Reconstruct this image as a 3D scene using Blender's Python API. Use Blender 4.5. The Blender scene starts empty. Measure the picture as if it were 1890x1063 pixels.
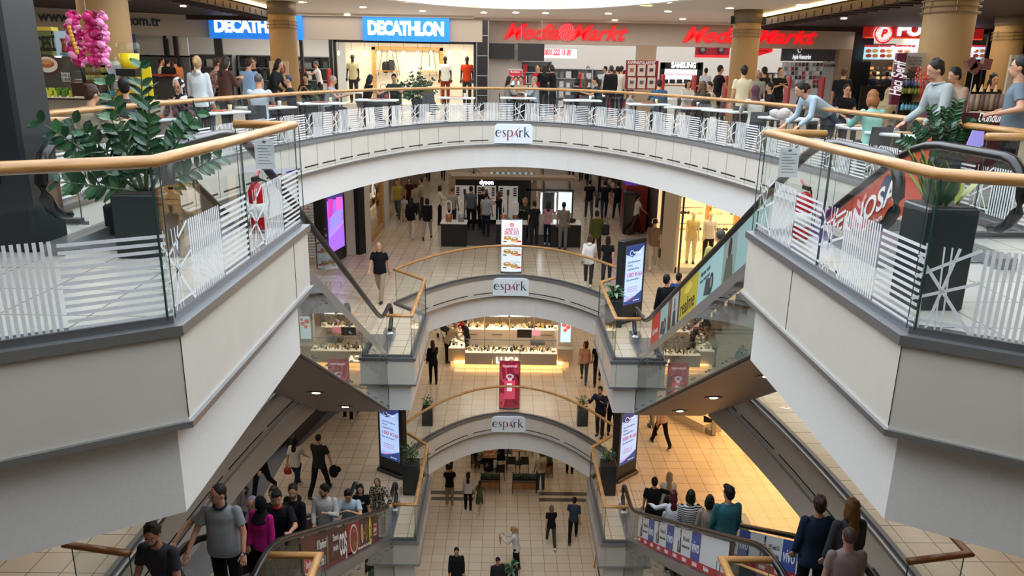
import bpy, bmesh, math, random
from math import sin, cos, pi, radians as R, sqrt, atan2
from mathutils import Vector as V, Matrix, Euler, noise
from mathutils.geometry import tessellate_polygon
random.seed(7)
SC = bpy.context.scene
COL = SC.collection

# ------------------------------------------------------------ camera
CF, CP, CR, CY, CX, CZ = 1400.75, .2806, .0176, .0123, -.2627, 1.6154
cam = bpy.data.objects.new('camera', bpy.data.cameras.new('camera'))
COL.objects.link(cam)
cam.data.sensor_width = 36
cam.data.lens = CF / 1890 * 36
cam.data.clip_end = 300
cam.data.clip_start = .05
cam.matrix_world = (Matrix.Translation((CX, 0, CZ)) @ Matrix.Rotation(-CY, 4, 'Z')
                    @ Matrix.Rotation(pi / 2 - CP, 4, 'X') @ Matrix.Rotation(CR, 4, 'Z'))
SC.camera = cam

# ------------------------------------------------------------ sky, exposure
w = bpy.data.worlds.new('sky'); SC.world = w; w.use_nodes = True
bgn = w.node_tree.nodes['Background']
bgn.inputs[0].default_value = (.80, .90, 1.0, 1); bgn.inputs[1].default_value = 3.8
vs = SC.view_settings
vs.view_transform = 'Standard'; vs.look = 'None'; vs.gamma = 1; vs.exposure = 0.18
vs.use_curve_mapping = False
SC.cycles.transparent_max_bounces = 40
SC.cycles.max_bounces = 7
SC.cycles.sample_clamp_indirect = 6

def area(name, loc, sx, sy, power, col=(1, .93, .82), rot=(0, 0, 0)):
    l = bpy.data.lights.new(name, 'AREA'); l.shape = 'RECTANGLE'
    l.size = sx; l.size_y = sy; l.energy = power; l.color = col
    o = bpy.data.objects.new(name, l); COL.objects.link(o); o.location = loc; o.rotation_euler = rot
    return o
# ceiling lighting of each gallery, hung just under the soffits
WARM = (1, .86, .66); NEUT = (1, .95, .88)
for z, k in ((-1.5, 1.0), (-6.5, 1.0), (-11.5, .8)):
    area('ceiling_lamp_concourse', (0, 34, z), 11, 16, 215 * k, NEUT if z > -2 else WARM)
    area('ceiling_lamp_concourse', (0, 50, z), 11, 12, 160 * k, NEUT)
    area('ceiling_lamp_left_gallery', (-8, 17, z), 3.6, 16, 130 * k, NEUT)
    area('ceiling_lamp_right_gallery', (8, 17, z), 3.6, 16, 170 * k, (1, .74, .42) if z < -2 else NEUT)
area('ceiling_lamp_food_court', (0, 28.5, 3.42), 22, 4.5, 620, NEUT)
area('ceiling_lamp_food_court', (-11.5, 20, 3.2), 6, 14, 420, WARM)
area('ceiling_lamp_food_court', (11.5, 20, 3.2), 6, 14, 420, WARM)
area('ceiling_lamp_food_court', (-9.5, 7, 3.2), 4, 8, 120, WARM)
area('ceiling_lamp_food_court', (9.5, 7, 3.2), 4, 8, 120, WARM)
area('ceiling_lamp_store', (-7, 35, 3.3), 14, 6, 520, (1, .98, .94))
area('ceiling_lamp_store', (9, 37, 3.3), 18, 8, 520, (1, 1, 1))

# ------------------------------------------------------------ photo ray helpers (used for measuring places)
def ray(u, v):
    u -= 945; v -= 531.5
    a = u * cos(CR) + v * sin(CR); b = -u * sin(CR) + v * cos(CR)
    x, up = a / CF, -b / CF
    y = cos(CP) + up * sin(CP); z = -sin(CP) + up * cos(CP)
    return V((x * cos(CY) + y * sin(CY), -x * sin(CY) + y * cos(CY), z))
C0 = V((CX, 0, CZ))
def at_z(u, v, z): d = ray(u, v); return C0 + d * ((z - CZ) / d.z)
def at_y(u, v, y): d = ray(u, v); return C0 + d * (y / d.y)
def at_x(u, v, x): d = ray(u, v); return C0 + d * ((x - CX) / d.x)

# ------------------------------------------------------------ materials
def lin(h):
    if isinstance(h, str):
        h = h.lstrip('#'); c = [int(h[i:i + 2], 16) / 255 for i in (0, 2, 4)]
        return tuple(x / 12.92 if x <= .04045 else ((x + .055) / 1.055) ** 2.4 for x in c)
    return h
MC = {}
def mat(c, r=.5, m=0., e=0., spec=.5, bump=0., bs=40., name='paint'):
    k = (c, r, m, e, spec, bump, bs, name)
    if k in MC: return MC[k]
    mt = bpy.data.materials.new(name); mt.use_nodes = True
    nt = mt.node_tree; b = nt.nodes['Principled BSDF']; col = (*lin(c), 1)
    # a little procedural variation so no surface is perfectly flat
    no = nt.nodes.new('ShaderNodeTexNoise'); no.inputs['Scale'].default_value = bs
    tc = nt.nodes.new('ShaderNodeTexCoord'); nt.links.new(tc.outputs['Object'], no.inputs['Vector'])
    mx = nt.nodes.new('ShaderNodeMix'); mx.data_type = 'RGBA'
    mx.inputs[6].default_value = tuple(x * .93 for x in col[:3]) + (1,)
    mx.inputs[7].default_value = tuple(min(1, x * 1.05) for x in col[:3]) + (1,)
    nt.links.new(no.outputs[0], mx.inputs[0]); nt.links.new(mx.outputs[2], b.inputs['Base Color'])
    b.inputs['Roughness'].default_value = r; b.inputs['Metallic'].default_value = m
    b.inputs['Specular IOR Level'].default_value = spec
    if e: b.inputs['Emission Color'].default_value = col; b.inputs['Emission Strength'].default_value = e
    if bump:
        bp = nt.nodes.new('ShaderNodeBump'); bp.inputs['Strength'].default_value = bump
        nt.links.new(no.outputs[0], bp.inputs['Height']); nt.links.new(bp.outputs[0], b.inputs['Normal'])
    MC[k] = mt; return mt

def glass(name='glass', tint=(.975, .99, .985), refl=.9, rough=.01):
    k = (name, tint, refl)
    if k in MC: return MC[k]
    mt = bpy.data.materials.new(name); mt.use_nodes = True; nt = mt.node_tree; nt.nodes.clear()
    o = nt.nodes.new('ShaderNodeOutputMaterial'); t = nt.nodes.new('ShaderNodeBsdfTransparent')
    g = nt.nodes.new('ShaderNodeBsdfGlossy'); f = nt.nodes.new('ShaderNodeFresnel'); mm = nt.nodes.new('ShaderNodeMath')
    mm.operation = 'MULTIPLY'; mm.inputs[1].default_value = refl
    f.inputs[0].default_value = 1.45; t.inputs[0].default_value = (*tint, 1); g.inputs['Roughness'].default_value = rough
    x = nt.nodes.new('ShaderNodeMixShader')
    L = nt.links.new
    ge = nt.nodes.new('ShaderNodeNewGeometry'); m3 = nt.nodes.new('ShaderNodeMath'); m3.operation = 'SUBTRACT'; m3.inputs[0].default_value = 1; m4 = nt.nodes.new('ShaderNodeMath'); m4.operation = 'MULTIPLY'
    L(ge.outputs['Backfacing'], m3.inputs[1]); L(f.outputs[0], mm.inputs[0]); L(mm.outputs[0], m4.inputs[0]); L(m3.outputs[0], m4.inputs[1]); L(m4.outputs[0], x.inputs[0]); L(t.outputs[0], x.inputs[1]); L(g.outputs[0], x.inputs[2]); L(x.outputs[0], o.inputs[0])
    MC[k] = mt; return mt

def tile(name, c1, c2, gr, s=.43, rough=.22, off=0.):
    mt = bpy.data.materials.new(name); mt.use_nodes = True; nt = mt.node_tree; b = nt.nodes['Principled BSDF']
    tc = nt.nodes.new('ShaderNodeNewGeometry'); br = nt.nodes.new('ShaderNodeTexBrick')
    br.offset = off; br.squash = 1
    br.inputs['Scale'].default_value = 1; br.inputs['Brick Width'].default_value = s; br.inputs['Row Height'].default_value = s
    br.inputs['Mortar Size'].default_value = .006; br.inputs['Mortar Smooth'].default_value = 0; br.inputs['Bias'].default_value = 0
    br.inputs['Color1'].default_value = (*lin(c1), 1); br.inputs['Color2'].default_value = (*lin(c2), 1); br.inputs['Mortar'].default_value = (*lin(gr), 1)
    nt.links.new(tc.outputs['Position'], br.inputs['Vector']); nt.links.new(br.outputs['Color'], b.inputs['Base Color'])
    b.inputs['Roughness'].default_value = rough
    return mt

def wood(name, a, b_, sc=(2, 2, 30), rough=.3):
    k = (name, a, b_)
    if k in MC: return MC[k]
    mt = bpy.data.materials.new(name); mt.use_nodes = True; nt = mt.node_tree; b = nt.nodes['Principled BSDF']
    tc = nt.nodes.new('ShaderNodeTexCoord'); mp = nt.nodes.new('ShaderNodeMapping'); no = nt.nodes.new('ShaderNodeTexNoise')
    mp.inputs['Scale'].default_value = sc; no.inputs['Scale'].default_value = 3; no.inputs['Detail'].default_value = 5
    cr = nt.nodes.new('ShaderNodeValToRGB'); cr.color_ramp.elements[0].color = (*lin(a), 1); cr.color_ramp.elements[1].color = (*lin(b_), 1)
    cr.color_ramp.elements[0].position = .3; cr.color_ramp.elements[1].position = .7
    L = nt.links.new
    L(tc.outputs['Object'], mp.inputs[0]); L(mp.outputs[0], no.inputs[0]); L(no.outputs[0], cr.inputs[0]); L(cr.outputs[0], b.inputs['Base Color'])
    b.inputs['Roughness'].default_value = rough
    MC[k] = mt; return mt

# ------------------------------------------------------------ mesh builder
class MB:
    def __init__(s): s.v = []; s.f = []; s.m = []
    def add(s, vs, fs, mi=0):
        n = len(s.v); s.v += [tuple(p) for p in vs]; s.f += [tuple(i + n for i in f) for f in fs]; s.m += [mi] * len(fs); return s
    def box(s, c, d, rz=0, mi=0, tilt=None):
        hx, hy, hz = d[0] / 2, d[1] / 2, d[2] / 2
        P = [V((x, y, z)) for x in (-hx, hx) for y in (-hy, hy) for z in (-hz, hz)]
        M = Matrix.Rotation(rz, 3, 'Z')
        if tilt: M = M @ Euler(tilt).to_matrix()
        P = [M @ p + V(c) for p in P]
        return s.add(P, [(0, 1, 3, 2), (4, 6, 7, 5), (0, 4, 5, 1), (2, 3, 7, 6), (0, 2, 6, 4), (1, 5, 7, 3)], mi)
    def rbox(s, c, d, b=.01, rz=0, mi=0):      # box with chamfered vertical and top edges
        hx, hy, hz = d[0] / 2, d[1] / 2, d[2] / 2; M = Matrix.Rotation(rz, 3, 'Z'); P = []
        b = min(b, hx * .9, hy * .9, hz * .9)
        def ring(i, z): return [(-hx + i + b, -hy + i, z), (hx - i - b, -hy + i, z), (hx - i, -hy + i + b, z), (hx - i, hy - i - b, z), (hx - i - b, hy - i, z), (-hx + i + b, hy - i, z), (-hx + i, hy - i - b, z), (-hx + i, -hy + i + b, z)]
        for i, z in ((b, -hz), (0, -hz + b), (0, hz - b), (b, hz)): P += ring(i, z)
        F = [tuple(range(7, -1, -1)), tuple(range(24, 32))]
        for k in range(3):
            for j in range(8): F.append((k * 8 + j, k * 8 + (j + 1) % 8, k * 8 + 8 + (j + 1) % 8, k * 8 + 8 + j))
        return s.add([M @ V(p) + V(c) for p in P], F, mi)
    def prism(s, poly, z0, z1, mi=0):
        n = len(poly)
        t = tessellate_polygon([[V((p[0], p[1], 0)) for p in poly]])
        s.add([(p[0], p[1], z0) for p in poly] + [(p[0], p[1], z1) for p in poly],
              [tuple(a) for a in t] + [tuple(i + n for i in a) for a in t] + [(i, (i + 1) % n, n + (i + 1) % n, n + i) for i in range(n)], mi)
        return s
    def ex(s, poly, n0, n1, mi=0):             # polygon of 3D points extruded by vector n1-n0
        n = len(poly); t = tessellate_polygon([[V(p) for p in poly]])
        s.add([V(p) + V(n0) for p in poly] + [V(p) + V(n1) for p in poly],
              [tuple(a) for a in t] + [tuple(i + n for i in a) for a in t] + [(i, (i + 1) % n, n + (i + 1) % n, n + i) for i in range(n)], mi)
        return s
    def cone(s, a, b, r0, r1, n=10, mi=0, cap=True):
        a, b = V(a), V(b); d = b - a
        if d.length < 1e-6: return s
        q = d.to_track_quat('Z', 'Y'); P = []
        for c, r in ((a, r0), (b, r1)):
            for i in range(n): P.append(c + q @ V((r * cos(2 * pi * i / n), r * sin(2 * pi * i / n), 0)))
        F = [(i, (i + 1) % n, n + (i + 1) % n, n + i) for i in range(n)]
        if cap: F += [tuple(range(n - 1, -1, -1)), tuple(range(n, 2 * n))]
        return s.add(P, F, mi)
    def tube(s, path, r, n=8, mi=0, closed=False, sq=None):
        path = [V(p) for p in path]; m = len(path); P = []
        for i, p in enumerate(path):
            a = path[i - 1] if (i > 0 or closed) else p; b = path[(i + 1) % m] if (i < m - 1 or closed) else p
            d1 = (p - a); d2 = (b - p)
            if d1.length < 1e-7: d1 = d2
            if d2.length < 1e-7: d2 = d1
            d1.normalize(); d2.normalize(); t = (d1 + d2)
            if t.length < 1e-5: t = d1.copy()
            t.normalize()
            sc = 1 / max(.45, t.dot(d1))
            side = t.cross(V((0, 0, 1)))
            if side.length < .05: side = V((1, 0, 0))
            side.normalize(); up = side.cross(t).normalized()
            rr = r[i] if isinstance(r, (list, tuple)) else r
            for k in range(n):
                an = 2 * pi * k / n; w_, h_ = (rr, rr) if not sq else (sq[0], sq[1])
                P.append(p + side * (cos(an) * w_ * sc) + up * (sin(an) * h_))
        F = []
        for i in range(m if closed else m - 1):
            j = (i + 1) % m
            for k in range(n): F.append((i * n + k, i * n + (k + 1) % n, j * n + (k + 1) % n, j * n + k))
        if not closed: F += [tuple(range(n - 1, -1, -1)), tuple((m - 1) * n + k for k in range(n))]
        return s.add(P, F, mi)
    def lathe(s, prof, c=(0, 0, 0), n=16, mi=0, sx=1, sy=1):
        P = []; m = len(prof)
        for r, z in prof:
            for k in range(n): P.append((c[0] + r * sx * cos(2 * pi * k / n), c[1] + r * sy * sin(2 * pi * k / n), c[2] + z))
        F = [(i * n + k, i * n + (k + 1) % n, (i + 1) * n + (k + 1) % n, (i + 1) * n + k) for i in range(m - 1) for k in range(n)]
        F += [tuple(range(n - 1, -1, -1)), tuple((m - 1) * n + k for k in range(n))]
        return s.add(P, F, mi)
    def ell(s, c, r, n=10, mi=0, rot=None):
        P = []; m = n // 2 + 1; Mx = Euler(rot).to_matrix() if rot else Matrix.Identity(3)
        if not hasattr(r, '__len__'): r = (r, r, r)
        P.append(V((0, 0, -r[2])))
        for i in range(1, m):
            th = pi * i / m
            for k in range(n): P.append(V((r[0] * sin(th) * cos(2 * pi * k / n), r[1] * sin(th) * sin(2 * pi * k / n), -r[2] * cos(th))))
        P.append(V((0, 0, r[2])))
        F = [(0, 1 + (k + 1) % n, 1 + k) for k in range(n)]
        for i in range(m - 2):
            for k in range(n):
                a = 1 + i * n; F.append((a + k, a + (k + 1) % n, a + n + (k + 1) % n, a + n + k))
        e = len(P) - 1; a = 1 + (m - 2) * n
        F += [(a + k, a + (k + 1) % n, e) for k in range(n)]
        return s.add([Mx @ p + V(c) for p in P], F, mi)
    def quad(s, a, b, c, d, mi=0): return s.add([a, b, c, d], [(0, 1, 2, 3)], mi)
    def mesh(s, name):
        me = bpy.data.meshes.new(name); me.from_pydata(s.v, [], s.f)
        if any(s.m): me.polygons.foreach_set('material_index', s.m)
        return me
    def build(s, name, mats, parent=None, smooth=False, wld=False, label=None, fix=True):
        if wld and parent:
            Mi = parent.matrix_basis.inverted(); s.v = [tuple(Mi @ V(p)) for p in s.v]
        me = s.mesh(name)
        if not isinstance(mats, (list, tuple)): mats = [mats]
        for m_ in mats: me.materials.append(m_)
        if smooth: me.polygons.foreach_set('use_smooth', [True] * len(me.polygons))
        if fix:
            bm = bmesh.new(); bm.from_mesh(me); bmesh.ops.recalc_face_normals(bm, faces=bm.faces); bm.to_mesh(me); bm.free()
        o = bpy.data.objects.new(name, me); COL.objects.link(o)
        if parent: o.parent = parent
        if label: o['label'] = label
        return o

def tag(o, label, cat, group=None):
    o['label'] = label; o['category'] = cat
    if group: o['group'] = group
    return o
def thing(name, label, cat, loc=(0, 0, 0), rz=0, group=None):
    o = bpy.data.objects.new(name, None); COL.objects.link(o); o.empty_display_size = .1
    o.location = loc; o.rotation_euler = (0, 0, rz); o.matrix_basis = Matrix.Translation(loc) @ Matrix.Rotation(rz, 4, 'Z')
    return tag(o, label, cat, group)
def struct(o): o['kind'] = 'structure'; return o
def kids(o): return [c for c in bpy.data.objects if c.parent == o]
def dup(root, loc, rz, label, group=None, cat=None, rec=None):
    r = root.copy(); COL.objects.link(r); r.location = loc; r.rotation_euler = (0, 0, rz)
    r['label'] = label
    if group: r['group'] = group
    for ch, gs in rec:
        c = ch.copy(); COL.objects.link(c); c.parent = r
        for g in gs: d = g.copy(); COL.objects.link(d); d.parent = c
    return r
def rec(root): return [(c, kids(c)) for c in kids(root)]

# ------------------------------------------------------------ lettering
def text_mesh(body, size, ext=.004, off=0., shear=0., sx=1., align='CENTER', spacing=1.):
    cu = bpy.data.curves.new('t', 'FONT'); cu.body = body; cu.size = size; cu.extrude = ext; cu.offset = off * size
    cu.shear = shear; cu.align_x = align; cu.align_y = 'CENTER'; cu.space_character = spacing; cu.resolution_u = 3
    o = bpy.data.objects.new('t', cu); COL.objects.link(o)
    me = bpy.data.meshes.new_from_object(o.evaluated_get(bpy.context.evaluated_depsgraph_get()))
    bpy.data.objects.remove(o); bpy.data.curves.remove(cu)
    if sx != 1: me.transform(Matrix.Diagonal((sx, 1, 1, 1)))
    return me
def text(body, size, org, ux_, uy_, m_, name='lettering', parent=None, ext=.004, off=0., shear=0., sx=1., align='CENTER', spacing=1., fit=None):
    me = text_mesh(body, size, ext, off, shear, sx, align, spacing)
    if fit and len(me.vertices):
        xs = [v.co.x for v in me.vertices]; ys = [v.co.y for v in me.vertices]
        k = fit / (max(xs) - min(xs)); me.transform(Matrix.Diagonal((k, 1, 1, 1)))
    a = V(ux_).normalized(); b = V(uy_).normalized(); n = a.cross(b)
    Mx = Matrix(((a.x, b.x, n.x, org[0]), (a.y, b.y, n.y, org[1]), (a.z, b.z, n.z, org[2]), (0, 0, 0, 1)))
    me.transform(Mx)
    if parent: me.transform(parent.matrix_basis.inverted())
    me.materials.clear(); me.materials.append(m_)
    o = bpy.data.objects.new(name, me); COL.objects.link(o)
    if parent: o.parent = parent
    return o
class Sheet:                                   # flat artwork on a plane: origin + u,v axes, thin layers
    def __init__(s, org, u, v, n=None): s.o = V(org); s.u = V(u).normalized(); s.v = V(v).normalized(); s.n = V(n).normalized() if n else s.u.cross(s.v); s.k = {}; s.h = 0
    def P(s, x, y, h=0): return s.o + s.u * x + s.v * y + s.n * (s.h + h)
    def mb(s, c): return s.k.setdefault(c, MB())
    def rect(s, x0, y0, x1, y1, c, h=.002): s.mb(c).quad(s.P(x0, y0, h), s.P(x1, y0, h), s.P(x1, y1, h), s.P(x0, y1, h)); return s
    def poly(s, pts, c, h=.003):
        t = tessellate_polygon([[V((p[0], p[1], 0)) for p in pts]]); s.mb(c).add([s.P(p[0], p[1], h) for p in pts], [tuple(a) for a in t]); return s
    def disc(s, x, y, rx, ry, c, h=.003, n=18): return s.poly([(x + rx * cos(2 * pi * i / n), y + ry * sin(2 * pi * i / n)) for i in range(n)], c, h)
    def line(s, pts, w_, c, h=.004):
        for a, b in zip(pts, pts[1:]):
            dx, dy = b[0] - a[0], b[1] - a[1]; l = max(1e-6, sqrt(dx * dx + dy * dy)); nx, ny = -dy / l * w_ / 2, dx / l * w_ / 2
            s.mb(c).quad(s.P(a[0] + nx, a[1] + ny, h), s.P(b[0] + nx, b[1] + ny, h), s.P(b[0] - nx, b[1] - ny, h), s.P(a[0] - nx, a[1] - ny, h))
        return s
    def done(s, name, parent, mk=None):
        mb = MB(); ms = []
        for i, (c, b) in enumerate(s.k.items()): mb.add(b.v, b.f, i); ms.append(mk(c) if mk else mat(c, .45))
        o = mb.build(name, ms, parent, wld=True, fix=False); s.k = {}; return o
# ============================================================ THE BUILDING
M_FLOOR = tile('cream_floor_tiles', '#d6c4ac', '#cdb99f', '#65594c', .44)
M_FLOORT = tile('grey_food_court_tiles', '#b9b4ac', '#b0aba3', '#6b6762', .6, .25)
M_WHITE = mat('#e4e1dd', .55, name='white_plaster')
M_PANEL = mat('#d0c9bd', .4, name='off_white_panel', bs=3)
M_STEEL = mat('#a3a5a8', .32, .85, name='brushed_steel')
M_STEELD = mat('#6d6c6e', .4, .7, name='dark_steel')
M_SLOT = mat('#0d0d0e', .7, name='slot_black')
M_CEIL = mat('#d6cabd', .8, name='beige_ceiling')
M_WOODR = wood('oak_handrail', '#976632', '#c5945a', (1.2, 1.2, 14))
M_GLASS = glass()
M_GREEN = mat('#2f4a43', .15, name='glass_edge_green')
M_BLACK = mat('#121214', .4, name='black')
M_RUB = mat('#0b0b0c', .28, name='black_rubber')
EA, EB, EC = 5.4, 15.3, 9.0
def ex_(y): return EA * sqrt(max(0, 1 - ((y - EC) / EB) ** 2))
def earc(y0, full=True, n=30):                 # ellipse rim from (-x,y0) over the crest to (x,y0)
    t0 = math.acos((y0 - EC) / EB)
    return [(-EA * sin(t0 - 2 * t0 * i / n), EC + EB * cos(t0 - 2 * t0 * i / n)) for i in range(n + 1)]
def rev(p): return [(-x, y) for x, y in reversed(p)]
FRONT = [(-6.9, 1.75), (-2.33, 4.61), (-2.33, 7.85), (-2.98, 7.85)]
def sidearc(y1, n=10): 
    t0 = math.acos((8.0 - EC) / EB); t1 = math.acos((y1 - EC) / EB)
    return [(-EA * sin(t0 + (t1 - t0) * i / n), EC + EB * cos(t0 + (t1 - t0) * i / n)) for i in range(n + 1)]
OUT3 = [(-4.62, 7.85)] + earc(7.9, n=44) + [(4.62, 7.85)]
OUTER = [(-4.62, 7.85)] + sidearc(16.8)
FARP = [(-2.98, 16.8), (-2.33, 16.8), (-2.33, 20.03), (-3.3, 21.1)] + earc(21.3, n=18)[0:] + [(3.3, 21.1), (2.33, 20.03), (2.33, 16.8), (2.98, 16.8)]
def offs(path, d):                             # offset to the left of travel (= the floor side)
    P = []; n = len(path)
    for i in range(n):
        p = V(path[i] + (0,))
        a = V(path[i - 1] + (0,)) if i else None; b = V(path[i + 1] + (0,)) if i < n - 1 else None
        d1 = (p - a).normalized() if a else (b - p).normalized(); d2 = (b - p).normalized() if b else d1
        n1 = V((-d1.y, d1.x, 0)); n2 = V((-d2.y, d2.x, 0)); m = (n1 + n2).normalized()
        q = p + m * (d / max(.35, m.dot(n1))); P.append((q.x, q.y))
    return P
def strip(mb, path, z0, z1, d0, d1, mi=0):     # solid band along path, offsets d0..d1, heights z0..z1
    a = offs(path, d0); b = offs(path, d1); n = len(path)
    vs = [(x, y, z0) for x, y in a] + [(x, y, z1) for x, y in a] + [(x, y, z0) for x, y in b] + [(x, y, z1) for x, y in b]
    fs = []
    for i in range(n - 1):
        fs += [(i, i + 1, n + i + 1, n + i), (2 * n + i, 3 * n + i, 3 * n + i + 1, 2 * n + i + 1),
               (n + i, n + i + 1, 3 * n + i + 1, 3 * n + i), (i, 2 * n + i, 2 * n + i + 1, i + 1)]
    fs += [(0, n, 3 * n, 2 * n), (n - 1, 3 * n - 1, 4 * n - 1, 2 * n - 1)]
    mb.add(vs, fs, mi)
def along(path, ds, start=0.):                 # points spaced along a 2D path -> (point, dir)
    out = []; acc = start
    L = 0
    for a, b in zip(path, path[1:]):
        a, b = V(a), V(b); l = (b - a).length
        while acc <= L + l: out.append((a + (b - a) * ((acc - L) / l), (b - a).normalized(), acc)); acc += ds
        L += l
    return out
def plen(path): return sum((V(b) - V(a)).length for a, b in zip(path, path[1:]))
SLABN = 0
def rim(path, zl, slots=True, pan=.86, sub=1.39, seams=True):
    f = MB(); t = MB(); s = MB(); w_ = MB()
    strip(f, path, zl - .64, zl - .055, 0, .1)
    strip(f, path, zl - .66, zl - .64, .0, .3)
    strip(t, path, zl - .055, zl + .012, -.03, .15)
    strip(t, path, zl - .70, zl - .655, -.03, .2)
    strip(w_, path, zl - sub, zl - .66, .12, .3)
    for p, d, _ in along(path, pan, pan) if seams else []:
        n = V((d.y, -d.x)); c = p + n * .001
        s.box((c.x, c.y, zl - .35), (.005, .006, .56), atan2(-n.x, n.y))
    if slots:
        q = [tuple(p) for p, d, _ in along(path, .11)]; k = round(pan / .11); i = 0
        while i + k <= len(q):
            strip(s, q[i:i + k - 1], zl - .55, zl - .52, -.004, .02); i += k
        strip(s, path, zl - .602, zl - .599, -.003, .02)
    a = struct(f.build('wall_balcony_fascia', M_PANEL)); 
    struct(w_.build('wall_balcony_lower_band', M_WHITE)); struct(t.build('trim_balcony_edge', M_STEEL)); struct(s.build('trim_panel_joints', M_SLOT)) if s.v else None
for zl in (0, -5, -10):
    rim(FRONT, zl, False, 2.695); rim(rev(FRONT), zl, False, 1.945)
    if zl == 0: rim(OUT3, zl)
    else:
        rim(OUTER, zl, True, 1.75, seams=False); rim(rev(OUTER), zl, True, 1.75, seams=False); rim(FARP[0:4], zl, False, 1.6); rim(FARP[3:-3], zl, True, 1.72, seams=False); rim(FARP[-4:], zl, False, 1.6)
# floor slabs with the void cut out
BX0, BX1, BY0, BY1 = -24, 24, -8, 62
def slab(zl, loop, m, name):
    for z, nm, mm in ((zl, name, m), (zl - 1.39, 'ceiling', M_CEIL)):
        lp = offs(loop + [loop[0]], .12 if nm != 'ceiling' else .28)[:-1]
        outer = [V((BX0, BY0, z)), V((BX1, BY0, z)), V((BX1, BY1, z)), V((BX0, BY1, z))]
        hole = [V((x, y, z)) for x, y in lp]
        t = tessellate_polygon([outer, hole]); b = MB(); b.add(outer + hole, [tuple(a) for a in t])
        struct(b.build(nm, mm))
HOLE3 = FRONT + OUT3 + rev(FRONT) + [(6.9, .25), (-6.9, .25)]
HOLE2 = FRONT + OUTER + FARP + rev(OUTER) + rev(FRONT) + [(6.9, .25), (-6.9, .25)]
slab(0, HOLE3, M_FLOORT, 'floor'); slab(-5, HOLE2, M_FLOOR, 'floor'); slab(-10, HOLE2, M_FLOOR, 'floor')
b = MB(); b.quad((BX0, BY0, -15), (BX1, BY0, -15), (BX1, BY1, -15), (BX0, BY1, -15)); struct(b.build('floor', M_FLOOR))
# enclosing walls
M_WALL = mat('#a89c8e', .8, name='beige_wall')
for nm, c, d in (('wall_left', (BX0, 27, -5.5), (.2, 70, 19)), ('wall_right', (BX1, 27, -5.5), (.2, 70, 19)), ('wall_back', (0, BY1, -5.5), (48, .2, 19)), ('wall_front', (0, BY0, -5.5), (48, .2, 19))):
    struct(MB().box(c, d).build(nm, M_WALL))
# top ceiling with the skylight opening, and its white ring
ring = [(-6.0 * sin(t), 12.6 + 12.8 * cos(t)) for t in [2 * pi * i / 64 for i in range(64)]]
outer = [V((BX0, BY0, 3.5)), V((BX1, BY0, 3.5)), V((BX1, BY1, 3.5)), V((BX0, BY1, 3.5))]
hole = [V((x, y, 3.5)) for x, y in ring]
b = MB(); t = tessellate_polygon([outer, hole]); b.add(outer + hole, [tuple(a) for a in t]); struct(b.build('ceiling', M_CEIL))
b = MB(); strip(b, [tuple(p) for p in ring + ring[:1]], 3.42, 5.2, -.02, .25); struct(b.build('trim_skylight_ring', mat('#efeae2', .6, name='ring_white')))
# stepped edge of ceiling around the shop fronts
b = MB(); b.box((6, 31.0, 3.46), (26, .12, .1)); b.box((-9, 30.0, 3.46), (15, .12, .1)); struct(b.build('trim_ceiling_step', M_CEIL))

# ------------------------------------------------------------ glass balustrades
M_FILM = mat('#dfe0e2', .5, name='white_window_film')
def film(mb, Pf, s0, s1, order, h=.58, vb=(.012, .024), hb=(.028, .02)):
    w_ = s1 - s0; x = s0
    parts = {'d': .27, 'v': .36, 'h': .37}
    tot = sum(parts[c] for c in order)
    def q(sa, ta, sb, tb, sc_, tc_, sd, td): mb.quad(Pf(sa, ta), Pf(sb, tb), Pf(sc_, tc_), Pf(sd, td))
    def ln(a, b, wd):
        dx, dy = b[0] - a[0], b[1] - a[1]; l = sqrt(dx * dx + dy * dy); nx, ny = -dy / l * wd / 2, dx / l * wd / 2
        q(a[0] + nx, a[1] + ny, b[0] + nx, b[1] + ny, b[0] - nx, b[1] - ny, a[0] - nx, a[1] - ny)
    for c in order:
        wd = parts[c] / tot * w_; x1 = x + wd
        if c == 'v':
            n = max(3, int(wd / (vb[0] + vb[1]))); p = wd / n
            for i in range(n): q(x + p * i, 0.01, x + p * i + p * .55, 0.01, x + p * i + p * .55, h, x + p * i, h)
        elif c == 'h':
            n = int(h / (hb[0] + hb[1])); p = h / n; k = 3
            for i in range(n):
                for j in range(k):
                    a = x + .01 + (wd - .02) * j / k; b_ = x + .01 + (wd - .02) * (j + 1) / k
                    q(a, p * i + .005, b_, p * i + .005, b_, p * i + p * .58, a, p * i + p * .58)
        else:
            L = wd
            for a, b_, t in (((0, .10), (1, .10), 1), ((0, .34), (1, .62), 1), ((0, .86), (1, .02), 1.1), ((.30, .02), (.62, .98), .9), ((.45, .02), (.38, .98), .5), ((.55, .02), (.50, .98), .5), ((.0, .60), (.95, .99), 1), ((.18, .0), (.1, 1), .5)):
                ln((x + a[0] * L, a[1] * h), (x + b_[0] * L, b_[1] * h), .02 * t)
        x = x1
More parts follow.
